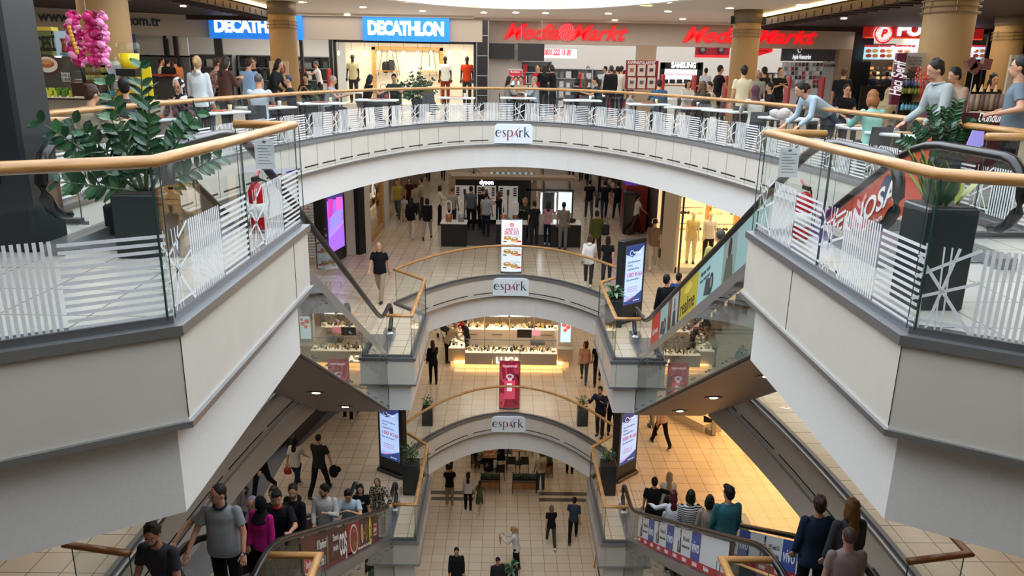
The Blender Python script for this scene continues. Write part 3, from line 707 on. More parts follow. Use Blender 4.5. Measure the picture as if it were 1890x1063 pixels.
def planter(label, c, w_, h, kind, group=None, rz=0, scale=1.):
    t = thing('potted_plant', label, 'plant', c, rz, group)
    p = MB(); hw = w_ / 2
    p.rbox((0, 0, h / 2), (w_, w_, h), .012); p.build('planter_box', M_POT, t)
    MB().box((0, 0, h + .001), (w_ * .9, w_ * .9, .01)).build('soil', M_SOIL, t)
    lf = MB(); st = MB(); rnd = random.Random(hash(label) % 999 if False else len(label) * 7 + int(c[0] * 10))
    if kind == 'bush':
        for i in range(int(60 * scale)):
            a = rnd.random() * 6.28; e = rnd.uniform(.1, 1.3); r0 = rnd.uniform(.02, w_ * .45)
            q = V((cos(a) * r0, sin(a) * r0, h + rnd.uniform(.05, .35 * scale + .05))); leaf(lf, q, (cos(a) * cos(e), sin(a) * cos(e), sin(e)), rnd.uniform(.09, .16), .05, mi=0)
        for i in range(7): a = i * .9; st.cone((0, 0, h), (cos(a) * .1, sin(a) * .1, h + .3 * scale), .008, .004, 5)
    elif kind == 'broad':
        for i in range(34):
            a = rnd.random() * 6.28; e = rnd.uniform(.0, 1.2); q = V((cos(a) * .05, sin(a) * .05, h + rnd.uniform(.02, .3)))
            leaf(lf, q, (cos(a) * cos(e), sin(a) * cos(e), sin(e)), rnd.uniform(.25, .42), .1, curl=.5, mi=i % 3 == 0)
        for i in range(6): a = i; st.cone((0, 0, h), (cos(a) * .08, sin(a) * .08, h + .32), .01, .006, 5)
    elif kind == 'zz':
        for (dx, dy, dzz, L) in [(-.42, -.1, .42, .9), (-.2, .1, .8, 1.0), (.06, 0, 1, 1.12), (.02, .2, 1, .95), (.45, -.05, .75, .85), (.3, .3, .8, .7), (-.6, .2, .35, .7), (-.55, -.3, .15, .55), (.2, -.2, .9, .8), (-.1, -.25, .9, .7), (.65, .1, .4, .6), (-.3, -.2, .6, .75)]:
            L *= scale; d = V((dx, dy, dzz)).normalized(); P = []
            for k in range(15):
                f = k / 14; P.append(V((dx * .1, dy * .1, h)) + d * L * f + V((dx, dy, 0)) * .25 * f * f * L)
            st.tube(P, [.014 * (1 - .7 * k / 14) for k in range(15)], 6)
            for k in range(3, 15):
                if scale > .7 and k % 4 == 1: continue
                tdir = (P[k] - P[k - 1]).normalized(); s = tdir.cross(V((0, -1, .2))).normalized()
                for sg in (-1, 1):
                    leaf(lf, P[k], (s * sg * .9 + tdir * .5 + V((rnd.uniform(-.2, .2), -.1, .1))), (.19 - .005 * k) * scale ** .5, .085 * scale ** .5, up=V((rnd.uniform(-.5, .5), rnd.uniform(-.9, -.1), .55)).normalized(), curl=.08, mi=rnd.random() < .25)
    elif kind == 'snake':
        for i in range(15):
            a = rnd.random() * 6.28; e = rnd.uniform(.95, 1.45); L = rnd.uniform(.35, .75) * scale; q = V((cos(a) * .1, sin(a) * .1, h))
            d = V((cos(a) * cos(e), sin(a) * cos(e), sin(e))); leaf(lf, q, d, L, .075, curl=.1, mi=0, n=6); leaf(lf, q + V((0, 0, .002)), d, L * .99, .10, curl=.1, mi=2, n=6)
    elif kind == 'tree':
        st.tube([(0, 0, h), (.02, 0, h + .5), (.0, .02, h + 1.0)], .03, 6)
        for i in range(60):
            a = rnd.random() * 6.28; e = rnd.uniform(-.2, 1.2); leaf(lf, (0, 0, h + rnd.uniform(.6, 1.0)), (cos(a) * cos(e), sin(a) * cos(e), sin(e)), rnd.uniform(.3, .6), .04, curl=.6)
    if st.v: st.build('stem', M_STEM, t, True)
    lf.build('foliage', [M_LEAF if kind not in ('zz',) else M_LEAFD, M_LEAFV if kind == 'broad' else M_LEAF, mat('#8f9446', .35, name='yellow_leaf_edge')], t, fix=False)
    return t
planter('dark tall planter with white-streaked leafy plant beside the totem on the fan level', (2.72, 19.45, -5), .42, .75, 'broad')
planter('tall dark planter with upright green shrub beside the left totem, two levels down', (-2.78, 19.2, -10), .44, .95, 'bush', scale=1.3)
planter('tall dark planter with low green plant beside the right totem, two levels down', (2.8, 19.3, -10), .44, .95, 'bush', scale=.9)
planter('small dark planter with sparse plant behind the left end of the lowest curved balustrade', (-2.75, 23.5, -10), .36, .62, 'bush', scale=.8)
planter('small dark planter with rounded plant behind the right end of the lowest curved balustrade', (2.5, 23.6, -10), .36, .62, 'bush', scale=.9)
planter('leafy plant with pale-veined leaves at the bottom centre of the ground floor', tuple(at_z(942, 1075, -15)), .5, .4, 'broad')

# ------------------------------------------------------------ standing curved light boxes behind the balustrades
def lightbox(label, x, y, z, w_, h):
    t = thing('advert_lightbox', label, 'advert stand', (x, y, z))
    n = 8; fr = [(-w_ / 2 + w_ * i / n, -.07 * (1 - (2 * i / n - 1) ** 2)) for i in range(n + 1)]
    MB().prism(fr + [(w_ / 2, .06), (-w_ / 2, .06)], .06, h).build('cabinet', M_STEEL, t)
    MB().prism([(x_, y_) for x_, y_ in fr] + [(w_ / 2, .1), (-w_ / 2, .1)], 0, .06).build('base', M_STEELD, t)
    return t
def face(t, w_, h, items, em=.55):              # artwork wrapped on the bowed front
    ks = {}
    def bow(x): f = 2 * x / w_ - 1; return -.07 * (1 - f * f)
    for it in items:
        kind, c, hh = it[0], it[1], it[2]; mb = ks.setdefault(c, MB())
        if kind == 'r':
            x0, z0, x1, z1 = it[3:]; k = max(1, int((x1 - x0) / .08))
            for i in range(k):
                a, b_ = x0 + (x1 - x0) * i / k, x0 + (x1 - x0) * (i + 1) / k
                mb.quad((a - w_ / 2, bow(a) - hh, z0), (b_ - w_ / 2, bow(b_) - hh, z0), (b_ - w_ / 2, bow(b_) - hh, z1), (a - w_ / 2, bow(a) - hh, z1))
        else:
            x, z, rx, rz_ = it[3:7]; pts = [(x + rx * cos(2 * pi * i / 16), z + rz_ * sin(2 * pi * i / 16)) for i in range(16)]
            mb.add([(px - w_ / 2, bow(px) - hh, pz) for px, pz in pts], [tuple(range(16))])
    mb = MB(); ms = []
    for i, (c, q) in enumerate(ks.items()): mb.add(q.v, q.f, i); ms.append(mat(c, .4, e=em, name='lightbox_print'))
    return mb.build('poster', ms, t, fix=False)
def ltxt(t, s_, x, z, size, c, fit, w_=.72, e=.5, off=.02):
    text(s_, size, V(t.location) + V((x - w_ / 2, -.085, z)), (1, 0, 0), (0, 0, 1), mat(c, .4, e=e, name='print_ink'), 'lettering', t, .001, off, fit=fit)
t = lightbox('white bowed lightbox advertising sandwiches in pairs behind the middle balustrade', 0, 24.75, -5, .72, 1.85)
its = [('r', '#dfe6ee', .002, .02, .07, .70, 1.83)]
for i, z in enumerate((1.18, .72, .28)):
    for x in (.22, .46):
        zz = z - (x > .3) * .05
        its += [('e', '#c98a4a', .006, x, zz + .07, .12, .06), ('e', '#7a3b22', .008, x, zz + .03, .125, .035), ('e', '#5f8f3c', .010, x, zz + .045, .12, .014), ('e', '#d8a860', .012, x, zz, .12, .03), ('e', '#b5322c', .009, x, zz + .02, .11, .012)]
    its += [('r', '#c22a3a', .006, .48, z - .1, .68, z - .04), ('r', '#55402e', .006, .08, z - .1, .2, z - .06)]
its += [('e', '#c22a3a', .006, .36, 1.67, .07, .07), ('e', '#dfe6ee', .008, .36, 1.67, .04, .04), ('e', '#c22a3a', .010, .36, 1.68, .02, .025)]
face(t, .72, 1.85, its); ltxt(t, "ARBY'S", .36, 1.52, .12, '#b02c44', .42); ltxt(t, 'İKİLİSİ', .36, 1.40, .14, '#b02c44', .5)
for z in (1.3, .86, .42): ltxt(t, '2 adet sandviç', .42, z, .04, '#5a4a50', .24, off=0); ltxt(t, '3 TL', .6, z - .02, .06, '#5a4a50', .1)
t = lightbox('red bowed lightbox with a pink perfume bottle behind the lowest balustrade', .02, 24.75, -10, .74, 1.82)
face(t, .74, 1.9, [('r', '#8c1f33', .002, .03, .08, .71, 1.86), ('e', '#c2415a', .004, .15, 1.4, .12, .35), ('e', '#3a0f1a', .005, .5, 1.15, .2, .25), ('e', '#b03a52', .005, .6, 1.55, .1, .2), ('e', '#3a0f1a', .005, .35, .25, .3, .12), ('e', '#c2415a', .006, .1, .35, .1, .3), ('r', '#d94a66', .010, .18, .42, .56, 1.12), ('r', '#f0e4e8', .013, .27, .72, .45, 1.02), ('e', '#c9b8c4', .014, .37, 1.28, .14, .1), ('r', '#e8ccd4', .012, .3, 1.12, .44, 1.2), ('e', '#8a2c44', .016, .37, 1.28, .07, .05)], .45)
ltxt(t, 'VALENTINO', .37, 1.66, .1, '#f0dce2', .5, .74); ltxt(t, 'Donna', .37, .88, .05, '#5a4048', .14, .74, off=0)

# ------------------------------------------------------------ second level: fan and vacuum stand
def counter(label, x0, x1, y0, y1, z, h, group=None, name='display_counter', top='#e6e4e0', body='#0e0e10'):
    t = thing(name, label, 'counter', ((x0 + x1) / 2, (y0 + y1) / 2, z), 0, group)
    MB().rbox((0, 0, h / 2 - .02), (x1 - x0, y1 - y0, h - .04), .01).build('cabinet', mat(body, .3, name='counter_body'), t)
    MB().rbox((0, 0, h - .02), (x1 - x0 + .04, y1 - y0 + .04, .04), .008).build('worktop', mat(top, .25, name='counter_top'), t)
    return t
struct(MB().box((0.05, 31.0, -4.996), (5.2, 4.4, .008)).build('trim_dark_stand_floor', mat('#3a3430', .85, name='dark_carpet')))
counter('black display counter with white top at the left end of the fan stand', -2.68, -1.70, 28.6, 29.3, -5, .92)
counter('black display counter with white top right behind the sandwich lightbox', -.55, .62, 28.7, 29.4, -5, .92)
counter('black display counter with white top and headphone screens at the right end of the stand', 1.55, 2.72, 28.75, 29.6, -5, .92)
def fan(label, x, y, z, wide=.2, base='#b5714c'):
    t = thing('bladeless_fan', label, 'fan', (x, y, z), 0, 'bladeless fans on the counters')
    MB().lathe([(.115, 0), (.12, .02), (.115, .26), (.1, .28)], (0, 0, 0), 18).build('base', mat(base, .3, .6, name='fan_base'), t, True)
    P = []
    for i in range(25):
        a = 2 * pi * i / 24; P.append((wide / 2 * cos(a), 0, .54 + .12 * sin(a) + (.13 if sin(a) > 0 else -.13)))
    MB().tube(P[:-1], .028, 8, closed=True).build('loop', mat('#eceae8', .3, name='fan_loop'), t, True)
fan('tall white loop fan on copper base, leftmost on the left counter', -2.4, 28.95, -4.08)
fan('slim white loop fan on silver base, beside the leftmost one', -1.92, 28.95, -4.08, .1, '#9a9a9c')
fan('slim white loop fan on a copper base behind the lightbox, left of two', -.28, 29.0, -4.08, .1)
fan('wide white loop fan on a dark copper base behind the lightbox, right of two', .18, 29.0, -4.08, .2, '#7c5140')
t = thing('vacuum_display_wall', 'black display wall with white panels of vacuum cleaners and a small brand sign', 'display', (-1.1, 33.3, -5))
MB().box((-.75, 33.4, -4.0), (3.3, .5, 2.0)).build('carcass', M_BLACK, t, wld=True)
MB().box((.1, 33.45, -2.95), (5.4, .9, .14)).build('top_shelf', mat('#8f7358', .5, name='tan_top'), t, wld=True)
for i in range(3):
    x = -2.0 + i * .95; MB().box((x, 33.13, -4.05), (.85, .04, 1.5)).build('white_panel', mat('#d4cfc8', .4, e=.15, name='lit_panel'), t, wld=True)
    v_ = MB(); v_.cone((x, 33.08, -4.7), (x, 33.08, -3.7), .02, .02, 8); v_.box((x, 33.07, -4.74), (.25, .08, .06)); v_.cone((x, 33.06, -3.7), (x, 33.06, -3.45), .05, .06, 10); v_.box((x, 33.0, -3.5), (.06, .12, .1)); v_.build('vacuum_cleaner', mat('#4a3640', .35, name='vacuum'), t, wld=True)
    for sx in (-.3, .3):
        for k in range(4): MB().box((x + sx, 33.08, -3.4 - k * .1), (.14, .03, .06)).build('accessory', mat('#2a2a2e', .4, name='accessory'), t, wld=True)
text('dyson', .26, (-1.05, 33.12, -3.15), (1, 0, 0), (0, 0, 1), mat('#f2f4f8', .4, e=4, name='white_sign_light'), 'lettering', t, .01, .02)
t = thing('glass_partition', 'dark-topped glass partition behind the hair dryer counter', 'partition', (1.6, 33.2, -5))
MB().box((1.75, 33.2, -4.2), (2.0, .02, 1.4)).build('glass_pane', M_GLASS, t, wld=True); MB().box((1.75, 33.2, -3.45), (2.1, .1, .08)).build('top_rail', M_BLACK, t, wld=True); MB().box((1.75, 33.2, -4.95), (2.1, .2, .1)).build('plinth', M_BLACK, t, wld=True)
for i in range(2):
    MB().box((.85 + i * 1.9, 33.2, -4.2), (.05, .05, 1.5)).build('post', M_BLACK, t, wld=True)
t = thing('makeup_counter', 'white shelf counter with lit mirror tubes behind the right counter', 'counter', (1.75, 31.2, -5))
MB().rbox((0, 0, .45), (1.5, .5, .9), .02).build('cabinet', mat('#d8d6d4', .4, name='white_cab'), t)
for x in (-.48, .1): MB().cone((x, -.1, .92), (x, -.1, 1.75), .03, .03, 8).build('light_tube', mat('#f6fbff', .4, e=6, name='tube_light'), t)
MB().box((-.2, .05, 1.32), (.5, .03, .8)).build('mirror', mat('#4a5052', .1, .6, name='mirror'), t)
sh = MB().box((.5, -.05, 1.35), (.55, .04, .85)).build('screen', mat('#bfe4ee', .3, e=1.3, name='cyan_screen'), t)
for i in range(14):
    x = -.6 + i * .09; MB().cone((x, -.18, .91), (x, -.18, .97 + (i % 3) * .04), .02, .015, 8).build('bottle', mat(random.choice(['#2a2a2c', '#c8b8a8', '#8a2a3a', '#e8e4e0']), .3, name='bottle'), t)
b = MB(); b.ell((2.35, 29.1, -4.0), (.2, .11, .1), 12); tag(b.build('black_case', mat('#111113', .4, name='black_case'), smooth=True), 'black rounded case lying on the right counter of the stand', 'case')
# beige structure with escalator and awning kiosk further back
t = thing('awning_kiosk', 'low beige kiosk with blue and white striped awning behind the display wall', 'kiosk', (0, 37, -5))
MB().box((-.85, 38, -4.2), (4.4, .6, 1.6)).build('counter_wall', mat('#a48d72', .5, name='tan'), t, wld=True)
for i in range(16): MB().box((-.9 + i * .14, 37.4, -3.5), (.12, .5, .25), 0, 0, (.5, 0, 0)).build('awning_stripe', mat('#2f7f96' if i % 2 else '#dfe4e0', .5, name='awning'), t, wld=True)
t = thing('glass_sided_escalator', 'glass-sided escalator climbing beyond the fan stand', 'escalator', (2.0, 41, -5))
for x in (1.7, 3.0):
    MB().ex([(x, 38, -5), (x, 46, -1.5), (x, 46, -.4), (x, 38, -3.9)], (0, 0, 0), (.02, 0, 0)).build('side_glass', M_GLASS, t, wld=True); MB().tube([(x, 37.6, -4.2), (x, 38, -3.9), (x, 46, -.4)], .05, 6).build('handrail', M_RUB, t, wld=True)
MB().ex([(1.7, 38, -5.0), (1.7, 46, -1.5), (1.7, 46, -2.2), (1.7, 39, -5)], (0, 0, 0), (1.3, 0, 0)).build('truss', mat('#9a8f84', .5, name='tan_truss'), t, wld=True)
planter('potted palm with long drooping leaves behind the display wall of the fan stand', (-1.75, 36.2, -5), .45, 1.0, 'tree')

# ------------------------------------------------------------ second level shops
M_OAK = wood('oak_frame', '#a5743c', '#c9974f', (1, 1, 6)); M_SHOPW = mat('#cfc6bb', .5, name='shop_white')
# left: shoe wall with purple screen, pale walls, oak-framed shop windows
t = thing('shoe_shop_front', 'black dotted shoe wall with trainers left of the purple screen', 'shop front', (-8, 24.6, -5))
MB().box((-8.75, 25.2, -3.25), (3.1, .1, 3.4), R(8)).build('dotted_wall', M_BLACK, t, wld=True)
dt = MB()
for i in range(30):
    for j in range(26): p = V((0, 0, 0)); dt.box((-8.0 + i * .052, 25.28 + i * .0073, -4.7 + j * .1), (.022, .012, .03))
dt.build('peg_dots', mat('#c8ccd0', .4, e=.4, name='dot'), t, wld=True)
for i, (u, v, c) in enumerate([(562, 384, '#d8a8a0'), (588, 386, '#e4d0c8'), (564, 397, '#c8c8c8'), (588, 397, '#5a6a9a'), (586, 407, '#e8e8e8'), (592, 420, '#c8c8c8'), (594, 432, '#e0e0e0'), (596, 444, '#6a7a9a')]):
    p = at_y(u, v, 25.1); s = MB(); s.ell(p, (.15, .06, .045), 10); s.ell(p + V((.06, 0, .04)), (.07, .05, .04), 8); s.box(p - V((0, 0, .05)), (.32, .12, .02))
    tag(s.build('trainer', mat(c, .5, name='trainer'), smooth=True), ['pink trainer, far left of the top pair on the dotted wall', 'cream trainer right of the pink one, top of the dotted wall', 'light grey trainer below the pink trainer', 'navy blue trainer below the cream trainer', 'white trainer below the navy trainer', 'grey trainer fifth from the top on the dotted wall', 'pale trainer second from the bottom of the dotted wall', 'slate blue trainer lowest on the dotted wall'][i], 'shoe', 'trainers on the dotted wall')
t = thing('led_wall_screen', 'tall purple video screen in black frame showing white trainers with pink socks', 'screen', (-6.15, 26.2, -5))
A_, B_ = at_z(600, 497, -5), at_z(639, 474, -5); A_.z = B_.z = -5
u_ = (B_ - A_).normalized(); L = (B_ - A_).length
fr = MB(); fr.ex([A_, B_, B_ + V((0, 0, 3.1)), A_ + V((0, 0, 3.1))], (0, 0, 0), V((-u_.y, u_.x, 0)) * .3); fr.build('frame', M_BLACK, t, wld=True)
sh = Sheet(A_ + V((0, 0, .45)), u_, (0, 0, 1)); sh.h = .01; W = L; Hh = 2.4
if sh.n.y > 0: sh.n = -sh.n
sh.rect(W * .2, 0, W * .93, Hh, '#9a62e0', .01); sh.poly([(W * .2, Hh * .75), (W * .93, Hh * .72), (W * .93, Hh), (W * .2, Hh)], '#3c3470', .014)
sh.poly([(W * .22, Hh * .5), (W * .42, Hh * .52), (W * .5, Hh * .75), (W * .25, Hh * .78)], '#c03aa8', .016); sh.poly([(W * .6, Hh * .58), (W * .85, Hh * .55), (W * .9, Hh * .74), (W * .62, Hh * .76)], '#d85ac0', .016)
sh.poly([(W * .22, Hh * .22), (W * .75, Hh * .3), (W * .9, Hh * .56), (W * .55, Hh * .56), (W * .3, Hh * .5)], '#8f86e6', .018); sh.poly([(W * .3, Hh * .25), (W * .9, Hh * .34), (W * .9, Hh * .4), (W * .35, Hh * .3)], '#b07ae8', .02)
sh.done('screen', t, lambda c: mat(c, .4, e=1.1, name='led_screen'))
def wall(a, b_, z0, z1, m_, name='wall_shops', th=.12):
    a, b_ = V((a[0], a[1], 0)), V((b_[0], b_[1], 0)); d = (b_ - a); c = (a + b_) / 2
    return struct(MB().box((c.x, c.y, (z0 + z1) / 2), (d.length, th, z1 - z0), atan2(d.y, d.x)).build(name, m_))
wall((-6.0, 27.0), (-5.55, 27.3), -5, -1.4, M_SHOPW); wall((-5.6, 27.1), (-5.42, 27.4), -5, -1.4, M_BLACK, 'trim_column', .2)
wall((-5.42, 27.5), (-5.38, 28.4), -5, -1.4, M_SHOPW); wall((-5.4, 31.9), (-5.4, 33.2), -5, -1.4, M_SHOPW)
wall((-24, 24.3), (-6.4, 25.9), -5, -1.4, M_SHOPW); wall((-5.4, 37.5), (-5.2, 62), -5, -1.4, mat('#6a5644', .6, name='brown_wall'))
def window_shop(label, x, y0, y1, z, zt, frame, name='shop_window', inner='#f0d8a8', s=-1, goods=8, e=.5):
    t = thing(name, label, 'shop window', (x, (y0 + y1) / 2, z))
    MB().box((x + s * .02, (y0 + y1) / 2, (z + zt) / 2), (.02, y1 - y0, zt - z - .1)).build('pane', M_GLASS, t, wld=True)
    for y in (y0, y1): MB().box((x, y, (z + zt) / 2), (.14, .14, zt - z)).build('post', frame, t, wld=True)
    MB().box((x, (y0 + y1) / 2, z + .14), (.12, y1 - y0, .28)).build('sill', frame, t, wld=True)
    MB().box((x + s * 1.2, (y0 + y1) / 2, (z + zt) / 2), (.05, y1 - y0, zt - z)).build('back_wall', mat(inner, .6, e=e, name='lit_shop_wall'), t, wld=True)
    rn = random.Random(len(label))
    for k in range(4):
        zz = z + .6 + k * .65; sf = MB().box((x + s * .95, (y0 + y1) / 2, zz), (.4, (y1 - y0) * .9, .03)).build('shelf', M_OAK, t, wld=True)
        for i in range(goods // 2):
            y = y0 + (y1 - y0) * (i + .7) / (goods / 2 + .6); hh = rn.uniform(.12, .3)
            MB().rbox((x + s * .85, y, zz + hh / 2 + .015), (.16, .2, hh), .02).build('goods', mat(rn.choice(['#e8e0d0', '#b57a4a', '#5a4a40', '#d8b080', '#f4f0e8']), .5, name='goods'), t, wld=True)
    return t
window_shop('oak-framed shop window with warm lit shelves nearest the purple screen', -5.45, 28.4, 31.8, -5, -1.5, M_OAK)
window_shop('oak-framed shop window with warm lit shelves, farther from the purple screen', -5.45, 33.3, 37.3, -5, -1.5, M_OAK)
for y, lb in ((29.0, 'round white shop sign on the oak frame nearest the purple screen'), (34.0, 'round white shop sign farther along the oak fronts')):
    t = thing('round_sign', lb, 'sign', (-5.2, y, -2.9)); MB().cone((-5.3, y, -2.9), (-5.24, y, -2.9), .3, .3, 20).build('disc', mat('#e8e2d6', .4, e=.5, name='lit_disc'), t, wld=True)
    MB().tube([(-5.23, y + .16 * cos(a), -2.9 + .2 * sin(a)) for a in [i * .6 for i in range(9)]], .02, 5).build('emblem', M_BLACK, t, wld=True); MB().cone((-5.3, y, -2.9), (-5.36, y, -2.9), .03, .03, 6).build('bracket', M_BLACK, t, wld=True)
t = thing('flower_display', 'yellow flower display in the dark window behind the oak fronts', 'display', tuple(at_z(740, 352, -5)))
f_ = MB(); p0 = V(t.location)
for i in range(40): f_.ell(p0 + V((random.uniform(-.3, .3), random.uniform(-.2, .2), random.uniform(1.2, 1.9))), .07, 6)
f_.build('flowers', mat('#e0b02a', .5, e=.3, name='yellow_petals'), t, True, True); f_ = MB()
for i in range(30): leaf(f_, p0 + V((0, 0, .9)), (random.uniform(-1, 1), random.uniform(-1, 1), random.uniform(0, 1)), .4, .1)
f_.build('leaves', M_LEAF, t, wld=True, fix=False); MB().lathe([(.18, 0), (.24, .9), (.2, .92)], tuple(p0), 14).build('vase', mat('#3a3f42', .3, name='vase'), t, True, True)

# right: lingerie shop with warm light
t = thing('lingerie_shop_front', 'warm lit lingerie shop with glass front at the right of the fan level', 'shop front', (7.2, 26, -5))
zc, zt = -5, -1.5
MB().box((5.56, 26.2, (zc + zt) / 2), (.04, 2.1, zt - zc)).build('beige_side_panel', mat('#d9c39c', .4, name='beige_glass_panel'), t, wld=True)
MB().box((5.6, 27.4, (zc + zt) / 2), (.2, .3, zt - zc)).build('dark_column', M_BLACK, t, wld=True)
MB().box((5.6, 25.15, (zc + zt) / 2), (.1, .1, zt - zc)).build('corner_post', mat('#cbb795', .4, name='beige_post'), t, wld=True); MB().box((5.74, 25.13, (zc + zt) / 2), (.06, .06, zt - zc)).build('dark_mullion', M_BLACK, t, wld=True)
MB().box((9.7, 25.1, (zc + zt) / 2), (8, .02, zt - zc)).build('window_pane', M_GLASS, t, wld=True)
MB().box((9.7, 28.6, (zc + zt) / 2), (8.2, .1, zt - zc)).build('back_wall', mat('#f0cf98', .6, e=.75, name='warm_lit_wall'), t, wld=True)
MB().box((9.7, 25.7, zc + .1), (8.2, 1.2, .2)).build('window_platform', mat('#e8d8b8', .4, name='cream_platform'), t, wld=True)
for x in (6.1, 7.5, 8.6, 9.9): MB().box((x, 28.45, (zc + zt) / 2), (.18, .2, zt - zc)).build('oak_post', M_OAK, t, wld=True)
for x0 in (6.75, 8.0, 9.2):
    for k in range(4):
        z = zc + .8 + k * .62; MB().box((x0, 28.3, z + .3), (1.0, .04, .03)).build('hanging_rail', M_STEEL, t, wld=True)
        for i in range(4):
            c = ['#17131a', '#e8d48a', '#d8b890', '#efe2c0', '#17131a'][(i + k * 3 + int(x0)) % 5]
            m_ = MB(); 
            for sx in (-.055, .055): m_.ell((x0 - .38 + i * .25 + sx, 28.2, z + .12), (.06, .05, .06), 8); m_.cone((x0 - .38 + i * .25 + sx, 28.2, z + .15), (x0 - .38 + i * .25 + sx * .6, 28.28, z + .3), .008, .008, 4)
            m_.build('bra', mat(c, .6, name='lingerie'), t, True, True)
area('shop_ceiling_lamp', (9.4, 26.8, -1.6), 7, 3, 420, (1, .78, .48))
t = thing('vending_kiosk', 'red and black vending kiosk with blue screen beside the dark passage', 'kiosk', (5.2, 33, -5))
MB().box((5.35, 32.6, -4.0), (.9, 1.4, 2.0)).build('red_cabinet', mat('#8c1a1e', .35, name='red_cab'), t, wld=True); MB().rbox((5.0, 31.6, -4.1), (.5, .5, 1.8), .03).build('black_unit', M_BLACK, t, wld=True); MB().box((5.0, 31.34, -3.9), (.36, .01, 1.1)).build('unit_screen', mat('#24262a', .2, name='dark_screen'), t, wld=True)
MB().box((5.2, 33.6, -2.5), (1.1, .06, .9)).build('blue_screen', mat('#2a4ad8', .3, e=1.2, name='blue_screen'), t, wld=True)
wall((5.95, 27.6), (5.95, 62), -5, -1.4, mat('#4a3c34', .6, name='dark_brown_wall'))
window_shop('small cafe window with orange glow beyond the three men in black', 4.75, 40, 46, -5, -1.5, M_BLACK, s=1, inner='#d8924a')
# ------------------------------------------------------------ third level: jewellery kiosk
M_GREYC = mat('#b7ada0', .45, name='greige_cabinet'); M_LITW = mat('#f3e6c8', .4, e=.8, name='lit_white'); M_CASE = glass('case_glass', (.95, .98, .98), .9)
t = thing('jewellery_kiosk', 'large lit jewellery kiosk with glass cases and open centre, two levels below', 'kiosk', (0, 30, -10))
def kbox(n, x0, x1, y0, y1, z0, z1, m_): return MB().box(((x0 + x1) / 2, (y0 + y1) / 2, -10 + (z0 + z1) / 2), (x1 - x0, y1 - y0, z1 - z0)).build(n, m_, t, wld=True)
kbox('lit_plinth', -2.35, 2.45, 28.75, 29.6, 0, .16, mat('#f0c98a', .5, e=.5, name='glowing_plinth'))
for i, (a, b_) in enumerate(((-1.75, -.65), (-.65, .45), (.45, 1.95))):
    kbox('front_cabinet', a, b_ - .01, 28.4, 29.0, .22, .70, M_GREYC); kbox('case_tray', a + .02, b_ - .02, 28.42, 29.0, .70, .74, M_LITW)
    kbox('glass_case', a + .005, b_ - .015, 28.4, 29.0, .74, 1.06, M_CASE); kbox('case_top_frame', a, b_, 28.98, 29.02, 1.05, 1.08, M_STEEL)
kbox('left_end_cabinet', -2.45, -1.78, 28.9, 29.5, .16, .70, M_GREYC); kbox('left_end_tray', -2.43, -1.8, 28.92, 29.48, .70, .74, M_LITW); kbox('glass_case', -2.45, -1.78, 28.9, 29.5, .74, 1.06, M_CASE)
kbox('left_side_counter', -2.45, -1.85, 29.5, 31.4, .0, .74, M_GREYC); kbox('left_side_tray', -2.43, -1.87, 29.5, 31.4, .74, .78, M_LITW); kbox('glass_case', -2.45, -1.85, 29.52, 31.4, .78, 1.08, M_CASE)
for i in range(4):
    a = -2.1 + i * 1.08; kbox('back_cabinet', a, a + 1.06, 31.2, 31.8, 0, .72, mat('#bdb3a6', .4, name='pale_cabinet')); kbox('back_tray', a + .02, a + 1.04, 31.2, 31.8, .72, .76, M_LITW); kbox('glass_case', a, a + 1.06, 31.3, 31.8, .76, 1.2, M_CASE)
    kbox('light_bar', a + .02, a + 1.0, 31.72, 31.78, 1.2, 1.25, mat('#fff8ea', .4, e=6, name='case_light')); kbox('drawer_handle', a + .3, a + .75, 31.17, 31.2, .5, .52, M_STEELD)
    kbox('case_post', a + 1.03, a + 1.07, 31.25, 31.8, .76, 1.26, M_STEEL)
kbox('right_counter', 2.0, 2.6, 28.85, 31.8, .2, .74, M_GREYC); kbox('advert_pillar', 2.02, 2.62, 29.3, 29.55, .74, 2.0, mat('#d8d2cc', .4, name='pillar_grey'))
p = kbox('advert_screen', 2.12, 2.53, 29.27, 29.3, .9, 1.85, mat('#bfe0ee', .4, e=.9, name='poster_blue'))
pp = MB()
for x, z, r_ in ((2.25, 1.65, .1), (2.42, 1.55, .09), (2.3, 1.42, .08), (2.45, 1.72, .06)): pp.cone((x, 29.268, -10 + z), (x, 29.262, -10 + z), r_, r_, 14)
pp.build('advert_artwork', mat('#e0705c', .4, e=.6, name='poster_coral'), t, wld=True)
kbox('back_panel', -1.6, 2.0, 33.2, 33.6, 0, 1.8, mat('#a68b6a', .5, name='tan_panel')); 
for x in (-.4, .8): kbox('panel_joint', x, x + .015, 33.18, 33.2, 0, 1.8, M_BLACK)
rn = random.Random(4)
jw = MB(); jd = MB(); jg = MB()
for i in range(150):
    x = rn.uniform(-1.7, 1.9); y = rn.uniform(28.5, 28.95); q = rn.choice((jw, jd, jg)); hh = rn.uniform(.02, .16); q.box((x, y, -9.26 + hh / 2), (rn.uniform(.03, .1), .03, hh), rn.random())
for i in range(90):
    x = rn.uniform(-2.05, 2.1); y = rn.uniform(31.3, 31.7); q = rn.choice((jw, jd, jg)); hh = rn.uniform(.03, .2); q.box((x, y, -9.24 + hh / 2), (rn.uniform(.04, .14), .04, hh), rn.random())
for i in range(50): x = rn.uniform(-2.4, -1.9); y = rn.uniform(29, 31.3); rn.choice((jw, jd, jg)).box((x, y, -9.2), (.07, .07, .06), rn.random())
for q, c, n in ((jw, '#e4d8c4', 'cream_jewellery_stands'), (jd, '#3a3430', 'dark_watches'), (jg, '#d9b25a', 'gold_jewellery')):
    o = q.build(n, mat(c, .4, name=n), t, wld=True); o['kind'] = 'stuff'
